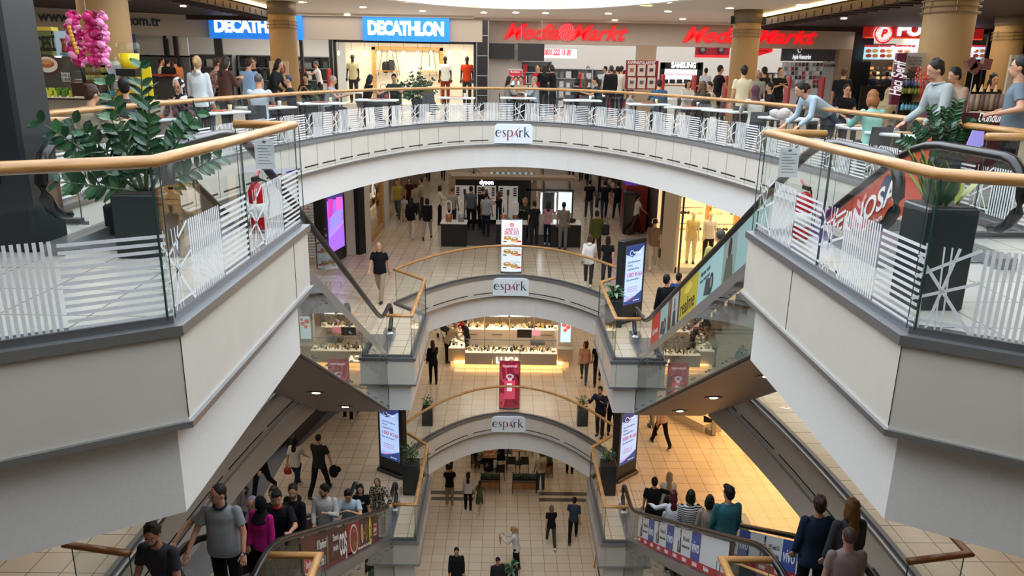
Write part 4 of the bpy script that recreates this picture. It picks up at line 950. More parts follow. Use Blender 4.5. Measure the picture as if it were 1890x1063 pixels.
kbox('monitor', .35, .95, 29.6, 29.65, .95, 1.3, M_BLACK); kbox('monitor', .95, 1.3, 29.6, 29.64, 1.05, 1.3, mat('#d88aa0', .4, e=.7, name='pink_screen')); kbox('till', .9, 1.5, 29.4, 29.8, .7, .82, M_BLACK); kbox('till_stand', 1.15, 1.22, 29.5, 29.56, 0, .7, M_BLACK)
text('LUCA', .34, at_y(937, 666, 28.36), (1, 0, 0), (0, 0, 1), mat('#fff1d0', .4, e=1.5, name='lit_letters'), 'shop_lettering', t, .02, .03, fit=.95)
area('kiosk_plinth_glow', (0, 28.9, -9.82), 4.4, .5, 60, (1, .66, .3))
area('kiosk_case_light', (0, 30.2, -7.5), 4, 2.4, 55, (1, .93, .8))

# third level side shops
wall((-6.9, 21.5), (-5.9, 27.0), -10, -6.4, mat('#2b2521', .5, name='dark_front'))
t = thing('cosmetics_shop_front', 'glazed shop front with bronze frame and shelves left of the two shoppers', 'shop front', (-7.4, 22.5, -10))
for a, b_ in (((-7.9, 19.6), (-7.2, 21.8)), ((-7.2, 21.9), (-6.25, 25.9))):
    A_, B_ = V(a + (0,)), V(b_ + (0,)); d = B_ - A_; c = (A_ + B_) / 2; an = atan2(d.y, d.x)
    MB().box((c.x, c.y, -8.3), (d.length, .02, 3.2), an).build('pane', M_GLASS, t, wld=True); MB().box((c.x, c.y, -9.88), (d.length, .08, .24), an).build('sill', mat('#5a4c3c', .4, .5, name='bronze'), t, wld=True)
    for q in (A_, B_): MB().box((q.x, q.y, -8.3), (.12, .12, 3.3), an).build('post', mat('#5a4c3c', .4, .5, name='bronze'), t, wld=True)
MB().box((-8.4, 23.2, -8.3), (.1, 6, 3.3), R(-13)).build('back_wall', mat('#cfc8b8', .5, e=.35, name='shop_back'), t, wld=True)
for k in range(3): MB().box((-7.9, 23.2, -9.2 + k * .6), (.4, 4.6, .03), R(-13)).build('shelf', M_SHOPW, t, wld=True)
for i in range(10): MB().lathe([(.06, 0), (.08, .1), (.02, .16)], (-7.85 + .22 * (i * .4 - 2) * .6, 21.4 + i * .38, -9.17), 10).build('vase', mat(rn.choice(['#e6e0d4', '#9a8a70', '#5a5a50']), .4, name='vase'), t, True, True)
# right side: brightly lit shop with low window displays
t = thing('bright_shop_front', 'warm brightly lit shop with low window platform at the right, two levels down', 'shop front', (8.2, 24, -10))
for a, b_ in (((5.5, 24.7), (6.75, 22.9)), ((6.85, 22.9), (7.5, 25.5))):
    A_, B_ = V(a + (0,)), V(b_ + (0,)); d = B_ - A_; c = (A_ + B_) / 2; an = atan2(d.y, d.x)
    MB().box((c.x, c.y, -8.3), (d.length, .02, 3.2), an).build('pane', M_GLASS, t, wld=True); MB().box((c.x, c.y + .3, -9.85), (d.length, .6, .3), an).build('window_platform', mat('#e0d2b6', .5, name='cream_plinth'), t, wld=True)
    MB().box((c.x, c.y, -9.9), (d.length, .08, .2), an).build('sill', M_STEEL, t, wld=True)
MB().box((6.8, 22.9, -8.3), (.12, .12, 3.3)).build('post', M_STEEL, t, wld=True)
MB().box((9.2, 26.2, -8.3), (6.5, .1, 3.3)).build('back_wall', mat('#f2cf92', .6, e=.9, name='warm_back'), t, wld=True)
for x, y in ((8.0, 22.6), (9.2, 21.2)): MB().rbox((x, y, -9.6), (.32, .32, .8), .02).build('display_plinth', mat('#c79a5c', .5, name='tan_plinth'), t, wld=True)
for i in range(6):
    x = 5.95 + i * .3; y = 25.2 - i * .3; MB().rbox((x, y, -9.45), (.22, .14, .26), .02).build('handbag', mat(['#8a4a2a', '#d8c8a8', '#3a2a20', '#c88a4a', '#e8dcc8', '#6a3a2a'][i], .5, name='handbag'), t, wld=True)
area('shop_ceiling_lamp', (9.5, 22.5, -6.6), 3.5, 7, 330, (1, .58, .22))
wall((-6.9, 21.5), (-6.2, 26.2), -15, -11.4, M_SHOPW); wall((5.8, 27.5), (5.9, 62), -10, -6.4, M_SHOPW); wall((-5.8, 27.2), (-5.9, 62), -10, -6.4, M_SHOPW)

# ------------------------------------------------------------ ground floor cafe
M_TBW = wood('cafe_table_wood', '#8a5a30', '#b07c48', (1, 8, 1)); M_IRON = mat('#15161a', .45, .5, name='black_iron')
def crate(label, x, y, w_, rz=0):
    t = thing('planter_crate', label, 'planter', (x, y, -15), rz, 'planted crates round the cafe')
    for sx in (-1, 1):
        for sy in (-1, 1): MB().box((sx * (w_ / 2 - .02), sy * .18, .38), (.035, .035, .76)).build('leg', M_IRON, t)
    MB().box((0, 0, .32), (w_ - .08, .36, .3)).build('wooden_box', M_TBW, t); MB().box((0, 0, .66), (w_ - .02, .40, .04)).build('top_frame', M_IRON, t); MB().box((0, 0, .62), (w_ - .06, .36, .06)).build('trough', M_IRON, t)
    lf = MB()
    for i in range(int(w_ * 130)): leaf(lf, (random.uniform(-w_ / 2 + .05, w_ / 2 - .05), random.uniform(-.15, .15), .66 + random.uniform(0, .08)), (random.uniform(-1, 1), random.uniform(-1, 1), random.uniform(.3, 1.3)), random.uniform(.06, .12), .04)
    lf.build('greenery', mat('#2c4a28', .5, name='cafe_green'), t, fix=False); return t
crate('wooden planter crate with dark greenery, front left corner of the ground floor cafe', -.67, 27.6, .8)
crate('wooden planter crate with dark greenery, front centre of the ground floor cafe', .73, 27.6, 1.0)
crate('planter crate along the left side of the ground floor cafe', -1.35, 30.5, 2.2, R(90))
crate('planter crate along the right side of the ground floor cafe, by the standing man', 1.75, 29.3, 1.3, R(90))
def cafe_table(label, x, y, z=-15):
    t = thing('cafe_table', label, 'table', (x, y, z), 0, 'cafe tables')
    MB().rbox((0, 0, .74), (.66, .66, .035), .012).build('tabletop', M_TBW, t); MB().cone((0, 0, .02), (0, 0, .72), .03, .03, 8).build('column', M_IRON, t); MB().lathe([(.22, 0), (.22, .02), (.04, .05)], (0, 0, 0), 16).build('foot', M_IRON, t); return t
def chair(label, x, y, z, rz, c='#1a1b1e', group='dark cafe chairs', src={}):
    if c in src: return dup(src[c][0], (x, y, z), rz, label, group, rec=src[c][1])
    t = thing('dining_chair', label, 'chair', (x, y, z), rz, group); m_ = mat(c, .45, name='chair_shell')
    MB().rbox((0, 0, .44), (.42, .42, .03), .012).build('seat', m_, t)
    b = MB(); n = 6; P = []
    for k in range(5):
        f = k / 4
        for i in range(n + 1): a = (i / n - .5) * 1.5; P.append((sin(a) * .26, -.20 - .05 * f - .07 * cos(a) + .05, .46 + .38 * f))
    b.add(P, [(k * (n + 1) + i, k * (n + 1) + i + 1, (k + 1) * (n + 1) + i + 1, (k + 1) * (n + 1) + i) for k in range(4) for i in range(n)])
    P2 = [V(p) + V((0, -.018, 0)) for p in P]; b.add(P2, [(k * (n + 1) + i, k * (n + 1) + i + 1, (k + 1) * (n + 1) + i + 1, (k + 1) * (n + 1) + i) for k in range(4) for i in range(n)])
    b.build('backrest', m_, t, True)
    for sx in (-1, 1):
        for sy in (-1, 1): MB().cone((sx * .17, sy * .17, .43), (sx * .2, sy * .21, 0), .013, .011, 7).build('leg', M_IRON, t, True)
    bpy.context.view_layer.update(); src[c] = (t, rec(t)); return t
for i, (x, y, lb) in enumerate([(-.75, 29.3, 'cafe table with a pizza, front left of the ground floor cafe'), (.55, 29.9, 'bare brown cafe table in the middle of the ground floor cafe'), (.95, 32.0, 'brown cafe table, right of the back row of the ground floor cafe'), (-.55, 31.8, 'brown cafe table, left of the back row of the ground floor cafe')]): cafe_table(lb, x, y)
b = MB(); b.lathe([(.19, 0), (.2, .02), (.17, .03)], (-.72, 29.3, -14.24), 18); b.lathe([(.16, .03), (.15, .045)], (-.72, 29.3, -14.24), 18, 0)
t = thing('pizza', 'round pizza on a plate on the front left cafe table', 'food', (-.72, 29.3, -14.24)); b.build('plate', mat('#d8c0a0', .4, name='plate'), t, wld=True)
MB().lathe([(.15, .046), (.15, .056)], (0, 0, 0), 18).build('topping', mat('#b5552e', .5, name='pizza_top'), t)
for i, (x, y, a, lb) in enumerate([(.2, 29.2, 0, 'dark cafe chair in front of the bare brown table, left'), (.75, 29.2, 0, 'dark cafe chair in front of the bare brown table, right'), (.05, 30.1, -90, 'dark cafe chair left of the bare brown table'), (-.3, 28.5, 10, 'dark cafe chair nearest the two front planter crates'), (1.1, 30.7, 150, 'dark cafe chair behind the bare brown table'), (.9, 31.3, 0, 'dark cafe chair before the right back table'), (-.2, 32.6, 180, 'dark cafe chair behind the left back table'), (1.3, 32.7, 180, 'dark cafe chair behind the right back table')]): chair(lb, x, y, -15, R(a))
# litter bin / control desk by the right lower escalator, wooden bench end
t = thing('information_desk', 'small grey console desk beyond the striped-shirt girl on the right escalator', 'desk', (5.55, 16.6, -10)); 
t = t; MB().rbox((0, 0, .42), (.75, .5, .84), .02).build('cabinet', mat('#8f9294', .4, name='grey_console'), t); MB().rbox((0, 0, .87), (.85, .6, .05), .01).build('top', mat('#b9bcbe', .35, name='pale_console_top'), t); MB().box((0, 0, .90), (.45, .3, .02)).build('screen', M_BLACK, t)
# ============================================================ FOOD COURT LEVEL
M_TAN = mat('#b48e5c', .55, name='tan_column', bs=8); M_BAND2 = mat('#b0a497', .6, name='greige_band')
def column(label, x, y, r=.42, speaker=False):
    t = thing('round_column', label, 'column', (x, y, 0), 0)
    MB().lathe([(r, 0), (r, 3.0), (r * .98, 3.02), (r * .98, 3.5)], (0, 0, 0), 32).build('shaft', M_TAN, t, True)
    for z in (2.72, 2.82, 2.92): MB().tube([((r + .05) * cos(a), (r + .05) * sin(a), z) for a in [2 * pi * i / 28 for i in range(28)]], .012, 6, closed=True).build('metal_ring', mat('#8c7a60', .3, .8, name='bronze_ring'), t, True)
    for a in range(6): MB().cone(((r + .03) * cos(a + .4), (r + .03) * sin(a + .4), 2.68), ((r + .03) * cos(a + .4), (r + .03) * sin(a + .4), 2.96), .01, .01, 5).build('ring_bracket', mat('#8c7a60', .3, .8, name='bronze_ring'), t)
    MB().lathe([(r + .02, 3.12), (r + .02, 3.5)], (0, 0, 0), 32).build('collar', mat('#7a6a55', .5, name='dark_collar'), t, True)
    if speaker:
        for s in (-1, 1): MB().rbox((s * (r + .07), 0, 3.2), (.12, .16, .24), .02).build('loudspeaker', M_BLACK, t)
    return t
column('tan round column behind the no smoking board, left of centre', -7.24, 25)
column('tan round column in front of the red electronics sign, right of centre', 7.25, 25, .42, True)
column('tan round column behind the pink candy bags at the left', -7.5, 14.5)
column('wide tan round column behind the man in a denim jacket', 7.75, 14.5, .43)
column('tan round column at the far right edge, behind the food counters', 14.9, 24)
# slatted timber ceilings over both sides
M_SLAT = mat('#3a2720', .6, name='dark_slat')
for s, nm in ((-1, 'left'), (1, 'right')):
    t = thing('slatted_ceiling', f'dark slatted timber ceiling over the {nm} side of the food court', 'ceiling panel', (s * 13, 20, 3.3)); 
    MB().box((s * 15.4, 18.5, 3.40), (13.5, 24, .06)).build('panel', mat('#2e1f1a', .6, name='dark_panel'), t, wld=True)
    for i in range(40):
        y = 6.8 + i * .6; MB().box((s * 9.0, y, 3.30), (1.0, .12, .14)).build('slat', M_SLAT, t, wld=True)
    b = MB(); b.box((s * 8.55, 18.5, 3.32), (.06, 24, .22)); b.box((s * 15, 30.45, 3.32), (13, .06, .22)); b.build('edge_beam', M_SLAT, t, wld=True)
    for i in range(4): MB().cone((s * 10.5, 10 + i * 5.2, 3.37), (s * 10.5, 10 + i * 5.2, 3.34), .09, .09, 12).build('downlight', mat('#fff0d8', .4, e=12, name='downlight_glow'), t, wld=True)
    # glowing cove
    P = [(s * (8.2 - .0 * k), 14 + k * 1.5, 3.46) for k in range(10)]; MB().tube(P, .05, 6).build('cove_light', mat('#ffd98a', .4, e=5, name='cove_glow'), t, wld=True)
# ceiling downlights between ring and shop fronts
li = 0
for (u, v) in [(558, 3), (670, 12), (641, 25), (780, 19), (765, 30), (893, 22), (888, 34), (952, 22), (1007, 23), (1010, 36), (1123, 24), (1135, 36), (1233, 3), (1260, 34), (1347, 14), (1233, 20), (1477, 8), (1460, 15), (807, 3), (1100, 8)]:
    p = at_z(u, v, 3.5); li += 1
    if p.y > 31.5 or p.y < 15: p = V((p.x, 30.6, 3.5))
    t = thing('downlight', f'recessed round ceiling downlight', 'ceiling light', tuple(p), 0, 'white downlights in the beige ceiling')
    t['label'] = 'small round recessed downlight in the beige ceiling above the food court'
    MB().lathe([(.16, 0), (.15, -.015), (.11, -.012)], (0, 0, 0), 16).build('rim', M_WHITE, t, True); MB().lathe([(.11, -.02), (.10, -.03)], (0, 0, 0), 14).build('lamp', mat('#fff4e4', .4, e=16, name='lamp_glow2'), t)
for i, (u, v, a) in enumerate([(735, 1, 60), (880, 9, -20), (1029, 11, 40), (1175, 8, 30)]):
    p = at_z(u, v, 3.49); t = thing('strip_light', ['slim amber ceiling strip light farthest left', 'slim amber ceiling strip light above the blue sign', 'slim amber ceiling strip light above the red spiral', 'long amber ceiling strip light, farthest right of four'][i], 'ceiling light', tuple(p), R(a))
    MB().box((0, 0, -.01), (1.1, .09, .03)).build('diffuser', mat('#ffcf70', .4, e=3, name='amber_strip'), t)

# ------------------------------------------------------------ shop fronts
ZB, ZT = 2.6, 3.5
def band(a, b_, z0=ZB, z1=ZT, m_=M_BAND2): return wall(a, b_, z0, z1, m_, 'wall_sign_band', .3)
P0, P1 = (-17.5, 27.0), (-11.8, 31.0)
band(P0, P1); band(P1, (-1.2, 31.0)); band((-1.0, 32.0), (13.9, 32.0))
d_ = (V(P1) - V(P0)).normalized()
tt = thing('wall_lettering', 'dark blue web address lettering on the far left greige band', 'sign', (-14, 29.2, 3.05))
o = V((P0[0], P0[1], 3.08)); n_ = V((d_.y, -d_.x, 0)) * .17
text('www.tgrespark.com.tr', .5, o + V((d_.x, d_.y, 0)) * 3.3 + n_, (d_.x, d_.y, 0), (0, 0, 1), mat('#1c2438', .5, name='navy_letters'), 'lettering', tt, .02, .015, fit=3.9)
M_BLUE = mat('#1f7ae0', .4, e=.75, name='sign_blue')
def bluesign(label, x0, x1, y, z0, z1):
    t = thing('shop_sign', label, 'sign', ((x0 + x1) / 2, y, (z0 + z1) / 2), 0, 'blue shop signs')
    MB().box(((x0 + x1) / 2, y, (z0 + z1) / 2), (x1 - x0, .16, z1 - z0)).build('sign_board', M_BLUE, t, wld=True)
    text('DECATHLON', .66, ((x0 + x1) / 2, y - .09, (z0 + z1) / 2), (1, 0, 0), (0, 0, 1), mat('#f4f9ff', .4, e=1.1, name='sign_white_glow'), 'lettering', t, .012, .055, spacing=.9, fit=(x1 - x0) * .88)
a, b_ = at_y(387, 50, 30.75), at_y(558, 50, 30.75); bluesign('bright blue sports shop sign partly behind the tan column', a.x, b_.x, 30.75, 2.56, 3.47)
a, b_ = at_y(670, 50, 30.75), at_y(829, 50, 30.75); bluesign('bright blue sports shop sign above the mannequin window', a.x, b_.x, 30.75, 2.58, 3.46)
M_RED = mat('#e0141c', .4, e=.8, name='sign_red')
for i, (u0, u1, lb) in enumerate([(926, 1155, 'red italic electronics shop sign with spiral disc, left of two'), (1257, 1505, 'red italic electronics shop sign passing behind the tan column')]):
    x0, x1 = at_y(u0, 60, 31.8).x, at_y(u1, 60, 31.8).x; y = 31.8; xm = (x0 + x1) / 2; t = thing('shop_sign', lb, 'sign', (xm, y, 3.05)); W = x1 - x0
    for s_, cx_, w_ in (('Media', x0 + W * .235, W * .47), ('Markt', x0 + W * .765, W * .47)):
        text(s_, .80, (cx_, y, 3.03), (1, 0, 0), (0, 0, 1), M_RED, 'lettering', t, .04, .022, .45, fit=w_ * .98)
    r0 = W * .065; cxx = x0 + W * .525
    MB().cone((cxx, y - .06, 3.06), (cxx, y + .02, 3.06), r0, r0, 28).build('spiral_disc', mat('#f05a60', .4, e=.8, name='spiral_pink'), t, wld=True)
    sp = MB()
    for k in range(12):
        pts = [(cxx + r0 * f * cos(k * pi / 6 + f * 1.7), y - .07, 3.06 + r0 * f * sin(k * pi / 6 + f * 1.7)) for f in (.12, .35, .6, .8, .98)]
        sp.tube(pts, [.008, .014, .018, .02, .014], 5)
    sp.build('spiral_rays', M_RED, t, wld=True)
# interiors
M_INT = mat('#c9c6c0', .7, name='store_wall'); M_DK = mat('#26262a', .5, name='store_dark')
wall((-24, 39.5), (-1, 39.5), 0, 3.5, M_INT); wall((-1, 40), (16, 40), 0, 3.5, M_INT); wall((-1.1, 32), (-1.1, 40), 0, 3.5, M_INT); wall((16.2, 31), (16.2, 40), 0, 3.5, M_INT)
wall((-17.6, 27), (-24, 26), 0, 3.5, mat('#8a7a68', .6, name='brown_plaster'))
b = MB()
for i in range(9): b.box((-14.0 + i * 1.3, 34 + (i % 3) * 1.6, 3.2), (1.6, .07, .05))
for i in range(12): b.box((0 + i * 1.3, 34.5 + (i % 3) * 1.7, 3.2), (1.7, .07, .05))
# each row of store tubes is a thing of its own
for i in range(9):
    t = tag(MB().box((-14.0 + i * 1.3, 34 + (i % 3) * 1.6, 3.2), (1.6, .07, .05)).build('ceiling_tube', mat('#f6fbff', .4, e=9, name='tube_white')), 'white ceiling tube light inside the sports shop', 'ceiling light', 'tube lights in the sports shop')
for i in range(12):
    t = tag(MB().box((0.4 + i * 1.25, 34.5 + (i % 3) * 1.7, 3.2), (1.7, .07, .05)).build('ceiling_tube', mat('#f6fbff', .4, e=9, name='tube_white')), 'white ceiling tube light inside the electronics shop', 'ceiling light', 'tube lights in the electronics shop')
rn = random.Random(11)
def rack(label, x, y, w_, h, cols, rows=4, rz=0, frame='#8a8c90', group=None, z=0, d=.45, per=6, lean=0):
    t = thing('shelf_rack', label, 'shelves', (x, y, z), rz, group)
    MB().box((0, .2, h / 2), (w_, .04, h)).build('back_panel', mat(frame, .5, name='rack'), t)
    for s in (-1, 1): MB().box((s * (w_ / 2), 0, h / 2), (.04, d, h)).build('side', mat(frame, .5, name='rack'), t)
    for k in range(rows + 1): MB().box((0, 0, .05 + k * (h - .08) / rows), (w_, d, .03)).build('shelf', mat(frame, .5, name='rack'), t)
    for k in range(rows):
        for i in range(per):
            hh = rn.uniform(.4, .85) * (h / rows); ww = w_ / per * rn.uniform(.5, .85)
            MB().rbox((-w_ / 2 + w_ * (i + .5) / per, -.03, .07 + k * (h - .08) / rows + hh / 2), (ww, d * .6, hh), .015).build('goods', mat(rn.choice(cols), .5, name='goods'), t)
    return t
SP = ['#2a2e36', '#5a6a86', '#a8303a', '#d0ccc4', '#3c5a4a', '#7a7a80', '#1c1c20']
for i, (u, lb, yy) in enumerate([(352, 'sports shop rack of equipment left of the grey posts', 33.2), (398, 'dark grey panelled sports rack in the entrance', 32.4), (440, 'sports shop rack with bright boxes, middle of the entrance', 33.0), (478, 'sports shop rack of black bags beside the tan column', 32.6), (578, 'sports shop rack seen right of the tan column', 34.0)]):
    rack(lb, at_y(u, 120, yy).x, yy, 1.5, 2.0, SP, per=4)
MB_ = MB; wall((-11.6, 31), (-11.3, 31.05), 0, 2.6, M_BLACK, 'trim_door_frame', .15)
for u in (308, 326): p = at_y(u, 100, 30.2); struct(MB().box((p.x, 30.2, 1.3), (.14, .14, 2.6)).build('trim_door_frame', M_BLACK))
for u in (557, 611): p = at_y(u, 100, 30.95); struct(MB().box((p.x, 30.95, 1.3), (.12, .14, 2.6)).build('trim_door_frame', M_BLACK))
p = at_y(236, 90, 28.6); struct(MB().box((p.x, 28.7, 1.3), (.45, .2, 2.6)).build('trim_blue_pilaster', mat('#2a4f8c', .5, name='blue_pilaster')))
p = at_y(275, 110, 29.5); struct(MB().box((p.x, 30.5, .95), (2.2, .1, 1.9)).build('wall_grey_shutter', mat('#6c6c6e', .5, name='grey_shutter'))); struct(MB().box((p.x, 30.5, 2.2), (2.2, .1, .7)).build('wall_white_upper', M_WHITE))
# mannequin window
x0, x1 = at_y(619, 110, 31).x, at_y(877, 110, 31).x
t = thing('display_window', 'wide black-framed shop window with timber frame and hanging bulbs', 'shop window', ((x0 + x1) / 2, 31, 0))
for x in (x0, x1): MB().box((x, 31, 1.3), (.12, .12, 2.6)).build('window_post', M_BLACK, t, wld=True)
MB().box(((x0 + x1) / 2, 31, 2.56), (x1 - x0, .12, .1)).build('window_head', M_BLACK, t, wld=True); MB().box(((x0 + x1) / 2, 31, 1.28), (x1 - x0 - .1, .02, 2.45)).build('pane', M_GLASS, t, wld=True)
MB().box(((x0 + x1) / 2, 33.0, 1.3), (x1 - x0, .06, 2.6)).build('back_wall', mat('#d8cbb6', .6, e=.22, name='cream_backdrop'), t, wld=True); MB().box(((x0 + x1) / 2, 32, .1), (x1 - x0, 2, .2)).build('platform', M_SHOPW, t, wld=True)
fx0, fx1 = at_y(690, 110, 32.8).x, at_y(815, 110, 32.8).x
for nm, c, d in (('frame_post', (fx0, 32.8, 1.25), (.14, .14, 2.3)), ('frame_post', (fx1, 32.8, 1.25), (.14, .14, 2.3)), ('frame_head', ((fx0 + fx1) / 2, 32.8, 2.36), (fx1 - fx0 + .14, .14, .14))): MB().box(c, d).build(nm, M_OAK, t, wld=True)
for u in (625, 649, 674, 699, 721, 745, 771, 795, 830, 856):
    p = at_y(u, 98, 31.9); b = MB(); b.ell(p, (.045, .045, .09), 8); o = b.build('bulb', mat('#ffe6a8', .4, e=9, name='bulb_glow'), t, True, True); MB().cone(p + V((0, 0, .09)), (p.x, p.y, 2.55), .006, .006, 4).build('cord', M_BLACK, t, wld=True)
for u0, u1 in ((706, 698), (715, 712), (722, 734), (730, 738), (780, 776), (792, 793), (800, 806), (810, 814)):
    a, b_ = at_y(u0, 92, 32.7), at_y(u1, 140, 32.7); MB().cone(a, b_, .012, .012, 5).build('rope', mat('#4a4038', .7, name='rope'), t, wld=True)
for u, v, w_ in ((716, 131, .9), (790, 133, .8)): p = at_y(u, v, 32.75); MB().box(p, (w_, .3, .04)).build('hanging_shelf', M_OAK, t, wld=True)
p = at_y(712, 124, 32.7); MB().rbox(p, (.3, .2, .45), .08).build('backpack', M_BLACK, t, wld=True); p = at_y(722, 122, 32.7); MB().rbox(p, (.28, .2, .5), .08).build('backpack', mat('#202226', .5, name='pack'), t, wld=True)
for k in range(3): p = at_y(784 + k * 7, 127, 32.7); MB().lathe([(.05, -.12), (.05, .08), (.02, .1), (.02, .14)], tuple(p), 10).build('bottle', mat('#e4e2dc', .3, name='bottle_white'), t, True, True)
area('window_lamp', ((x0 + x1) / 2, 31.9, 2.5), x1 - x0 - .4, 1, 130, (1, .9, .72))
# dark tiled pillar
x0, x1 = at_y(880, 100, 31).x, at_y(901, 100, 31).x
t = thing('dark_pillar', 'dark brown tiled pillar with pale joints between the two shops', 'pillar', ((x0 + x1) / 2, 31.1, 0)); MB().box(((x0 + x1) / 2, 31.2, 1.75), (x1 - x0, .5, 3.5)).build('cladding', mat('#1e1512', .25, name='dark_tile'), t, wld=True)
for z in (.6, 1.35, 2.1, 2.85): MB().box(((x0 + x1) / 2, 30.94, z), (x1 - x0, .02, .03)).build('joint', M_STEEL, t, wld=True)
for x in (x0, x1): MB().box((x, 30.94, 1.75), (.03, .02, 3.5)).build('joint', M_STEEL, t, wld=True)
# electronics front: shutter, black panels, pilasters
def fb(name, u0, u1, v0, v1, y, m_, par=None, z0=None, z1=None, th=.08):
    a, b_ = at_y(u0, v0, y), at_y(u1, v1, y); za, zb = (a.z if z1 is None else z1), (b_.z if z0 is None else z0)
    return MB().box(((a.x + b_.x) / 2, y, (za + zb) / 2), (abs(b_.x - a.x), th, abs(za - zb))).build(name, m_, par, wld=bool(par))
struct(fb('wall_grey_shutter', 902, 962, 80, 170, 32.0, mat('#a8a29a', .5, name='shutter_grey'), z0=0, z1=2.6)); struct(fb('wall_tan_pilaster', 1176, 1205, 80, 170, 32.0, mat('#a08b74', .5, name='tan_pilaster'), z0=0, z1=2.62, th=.4)); struct(fb('wall_tan_pilaster', 1548, 1580, 82, 170, 32.0, mat('#a08b74', .5, name='tan_pilaster'), z0=0, z1=2.62, th=.4))
for nm, a, lb in (('wall_panel', (903, 949, 80, 109), 'black panel above the grey shutter, left of the dark screen'), ('dark_screen', (956, 1004, 80, 113), 'switched-off dark display screen hanging over the electronics entrance')): tag(fb(nm, *a, 31.6, M_DK if nm == 'dark_screen' else M_BLACK), lb, 'screen')
t = thing('phone_number_board', 'white board with a red phone number inside the electronics shop', 'sign', tuple(at_y(1035, 98, 36))); fb('board', 1000, 1064, 90, 108, 36, mat('#e4e8f0', .4, e=.6, name='white_lit'), t); text('0850 222 15 00', .34, at_y(1028, 97, 35.9), (1, 0, 0), (0, 0, 1), M_RED, 'lettering', t, .01, .02, .2, fit=1.25)
t = thing('appliance_banner', 'red and black banners with round machines in the electronics shop', 'sign', tuple(at_y(1315, 90, 36))); fb('banner', 1284, 1345, 82, 107, 36, mat('#7c1220', .4, e=.35, name='dark_red'), t); fb('red_strip', 1284, 1345, 101, 107, 35.9, mat('#d0222c', .4, e=.7, name='red_lit'), t)
for u in (1297, 1331): p = at_y(u, 92, 35.85); MB().cone(p, p + V((0, .05, 0)), .16, .16, 18).build('round_machine', M_DK, t, wld=True); MB().cone(p - V((0, .02, 0)), p, .09, .09, 16).build('door_ring', M_STEEL, t, wld=True)
t = thing('red_banner', 'red banner with black lettering hanging right of the tan column', 'sign', tuple(at_y(1408, 95, 34))); p = [at_y(u, v, 34) for u, v in ((1393, 82), (1428, 82), (1425, 96), (1393, 105))]; MB().ex(p, (0, -.02, 0), (0, .02, 0)).build('banner', mat('#d8141c', .4, e=.7, name='banner_red'), t, wld=True); text('İndirimler', .17, at_y(1410, 88, 33.9), (1, 0, 0), (0, 0, 1), M_BLACK, 'lettering', t, .005, .01, fit=.7); text('Burada!', .15, at_y(1408, 94, 33.9), (1, 0, 0), (0, 0, 1), M_BLACK, 'lettering', t, .005, .01, fit=.5)
t = thing('phone_brand_stand', 'black and white phone display stand with a lit brand sign', 'display', tuple(at_y(1255, 165, 34)))
fb('black_frame', 1220, 1294, 115, 128, 34, M_BLACK, t, z1=None); fb('side', 1219, 1224, 115, 165, 34, M_BLACK, t, z0=0); fb('side', 1288, 1294, 115, 165, 34, M_BLACK, t, z0=0); fb('lit_panel', 1224, 1288, 128, 152, 34.05, mat('#dfeaf2', .4, e=.9, name='lit_panel2'), t); fb('desk', 1215, 1300, 156, 160, 33.5, M_OAK, t, th=.6)
text('SAMSUNG', .3, at_y(1262, 121, 33.9), (1, 0, 0), (0, 0, 1), mat('#f4faff', .4, e=5, name='brand_glow'), 'lettering', t, .01, .02, fit=1.05); text('İmkansızı Yenilikten Dönüştür', .14, at_y(1255, 137, 33.9), (1, 0, 0), (0, 0, 1), M_RED, 'lettering', t, .005, .005, fit=1.2)
for i in range(5): p = at_y(1228 + i * 13, 151, 33.5); MB().box(p + V((0, 0, .02)), (.24, .02, .17)).build('laptop', M_DK, t, wld=True)
t = thing('accessory_wall', 'grey-headed accessory wall with white packages at the right of the electronics shop', 'display', tuple(at_y(1495, 165, 32.3)))
fb('header', 1444, 1549, 83, 114, 32.3, mat('#4c4e56', .5, name='slate_header'), t); fb('pegboard', 1444, 1549, 114, 170, 32.35, mat('#b9bcc2', .5, e=.12, name='pegboard'), t, z0=0)
text('Apple Aksesuarları', .26, at_y(1480, 105, 32.2), (1, 0, 0), (0, 0, 1), mat('#eef0f4', .4, e=.8, name='soft_white'), 'lettering', t, .005, .01, fit=.75)
p = at_y(1476, 92, 32.2); MB().tube([p + V((.07 * cos(a), 0, .1 * sin(a))) for a in [i * .5 for i in range(12)]], .012, 5).build('outline_logo', mat('#eef0f4', .4, e=.8, name='soft_white'), t, wld=True)
for r_ in range(6):
    for k in range(11):
        p = at_y(1450 + k * 6.6, 119 + r_ * 8, 32.25); MB().box(p, (.09, .06, .14)).build('package', mat(rn.choice(['#eceef2', '#d8dade', '#8a8c92', '#3a3a40', '#e8e8ec', '#b03040']), .4, name='package'), t, wld=True)
fb('side_banner', 1520, 1543, 114, 175, 32.2, mat('#b9c0c8', .5, name='side_banner'), t, z0=.2); text('SoliGSM', .16, at_y(1531, 121, 32.1), (1, 0, 0), (0, 0, 1), M_DK, 'lettering', t, .005, .01, fit=.45)
EL_ = ['#2a2a30', '#e4e4e8', '#b02a30', '#7a8088', '#d8d8dc', '#c8a888']
for i, (u, lb, w_, y) in enumerate([(985, 'teal-lit shelf of boxes left in the electronics shop', 1.6, 35.5), (1055, 'electronics shelf under the phone number board', 1.8, 35), (1100, 'pale service counter shelf in the electronics shop', 2.0, 35.5), (1150, 'electronics shelf beside the tan pilaster', 1.4, 34.5), (1425, 'electronics shelf behind the woman in black', 1.5, 35)]): rack(lb, at_y(u, 140, y).x, y, w_, 1.7 if i else 2.0, EL_, 4, frame='#c8ccd0', per=6)
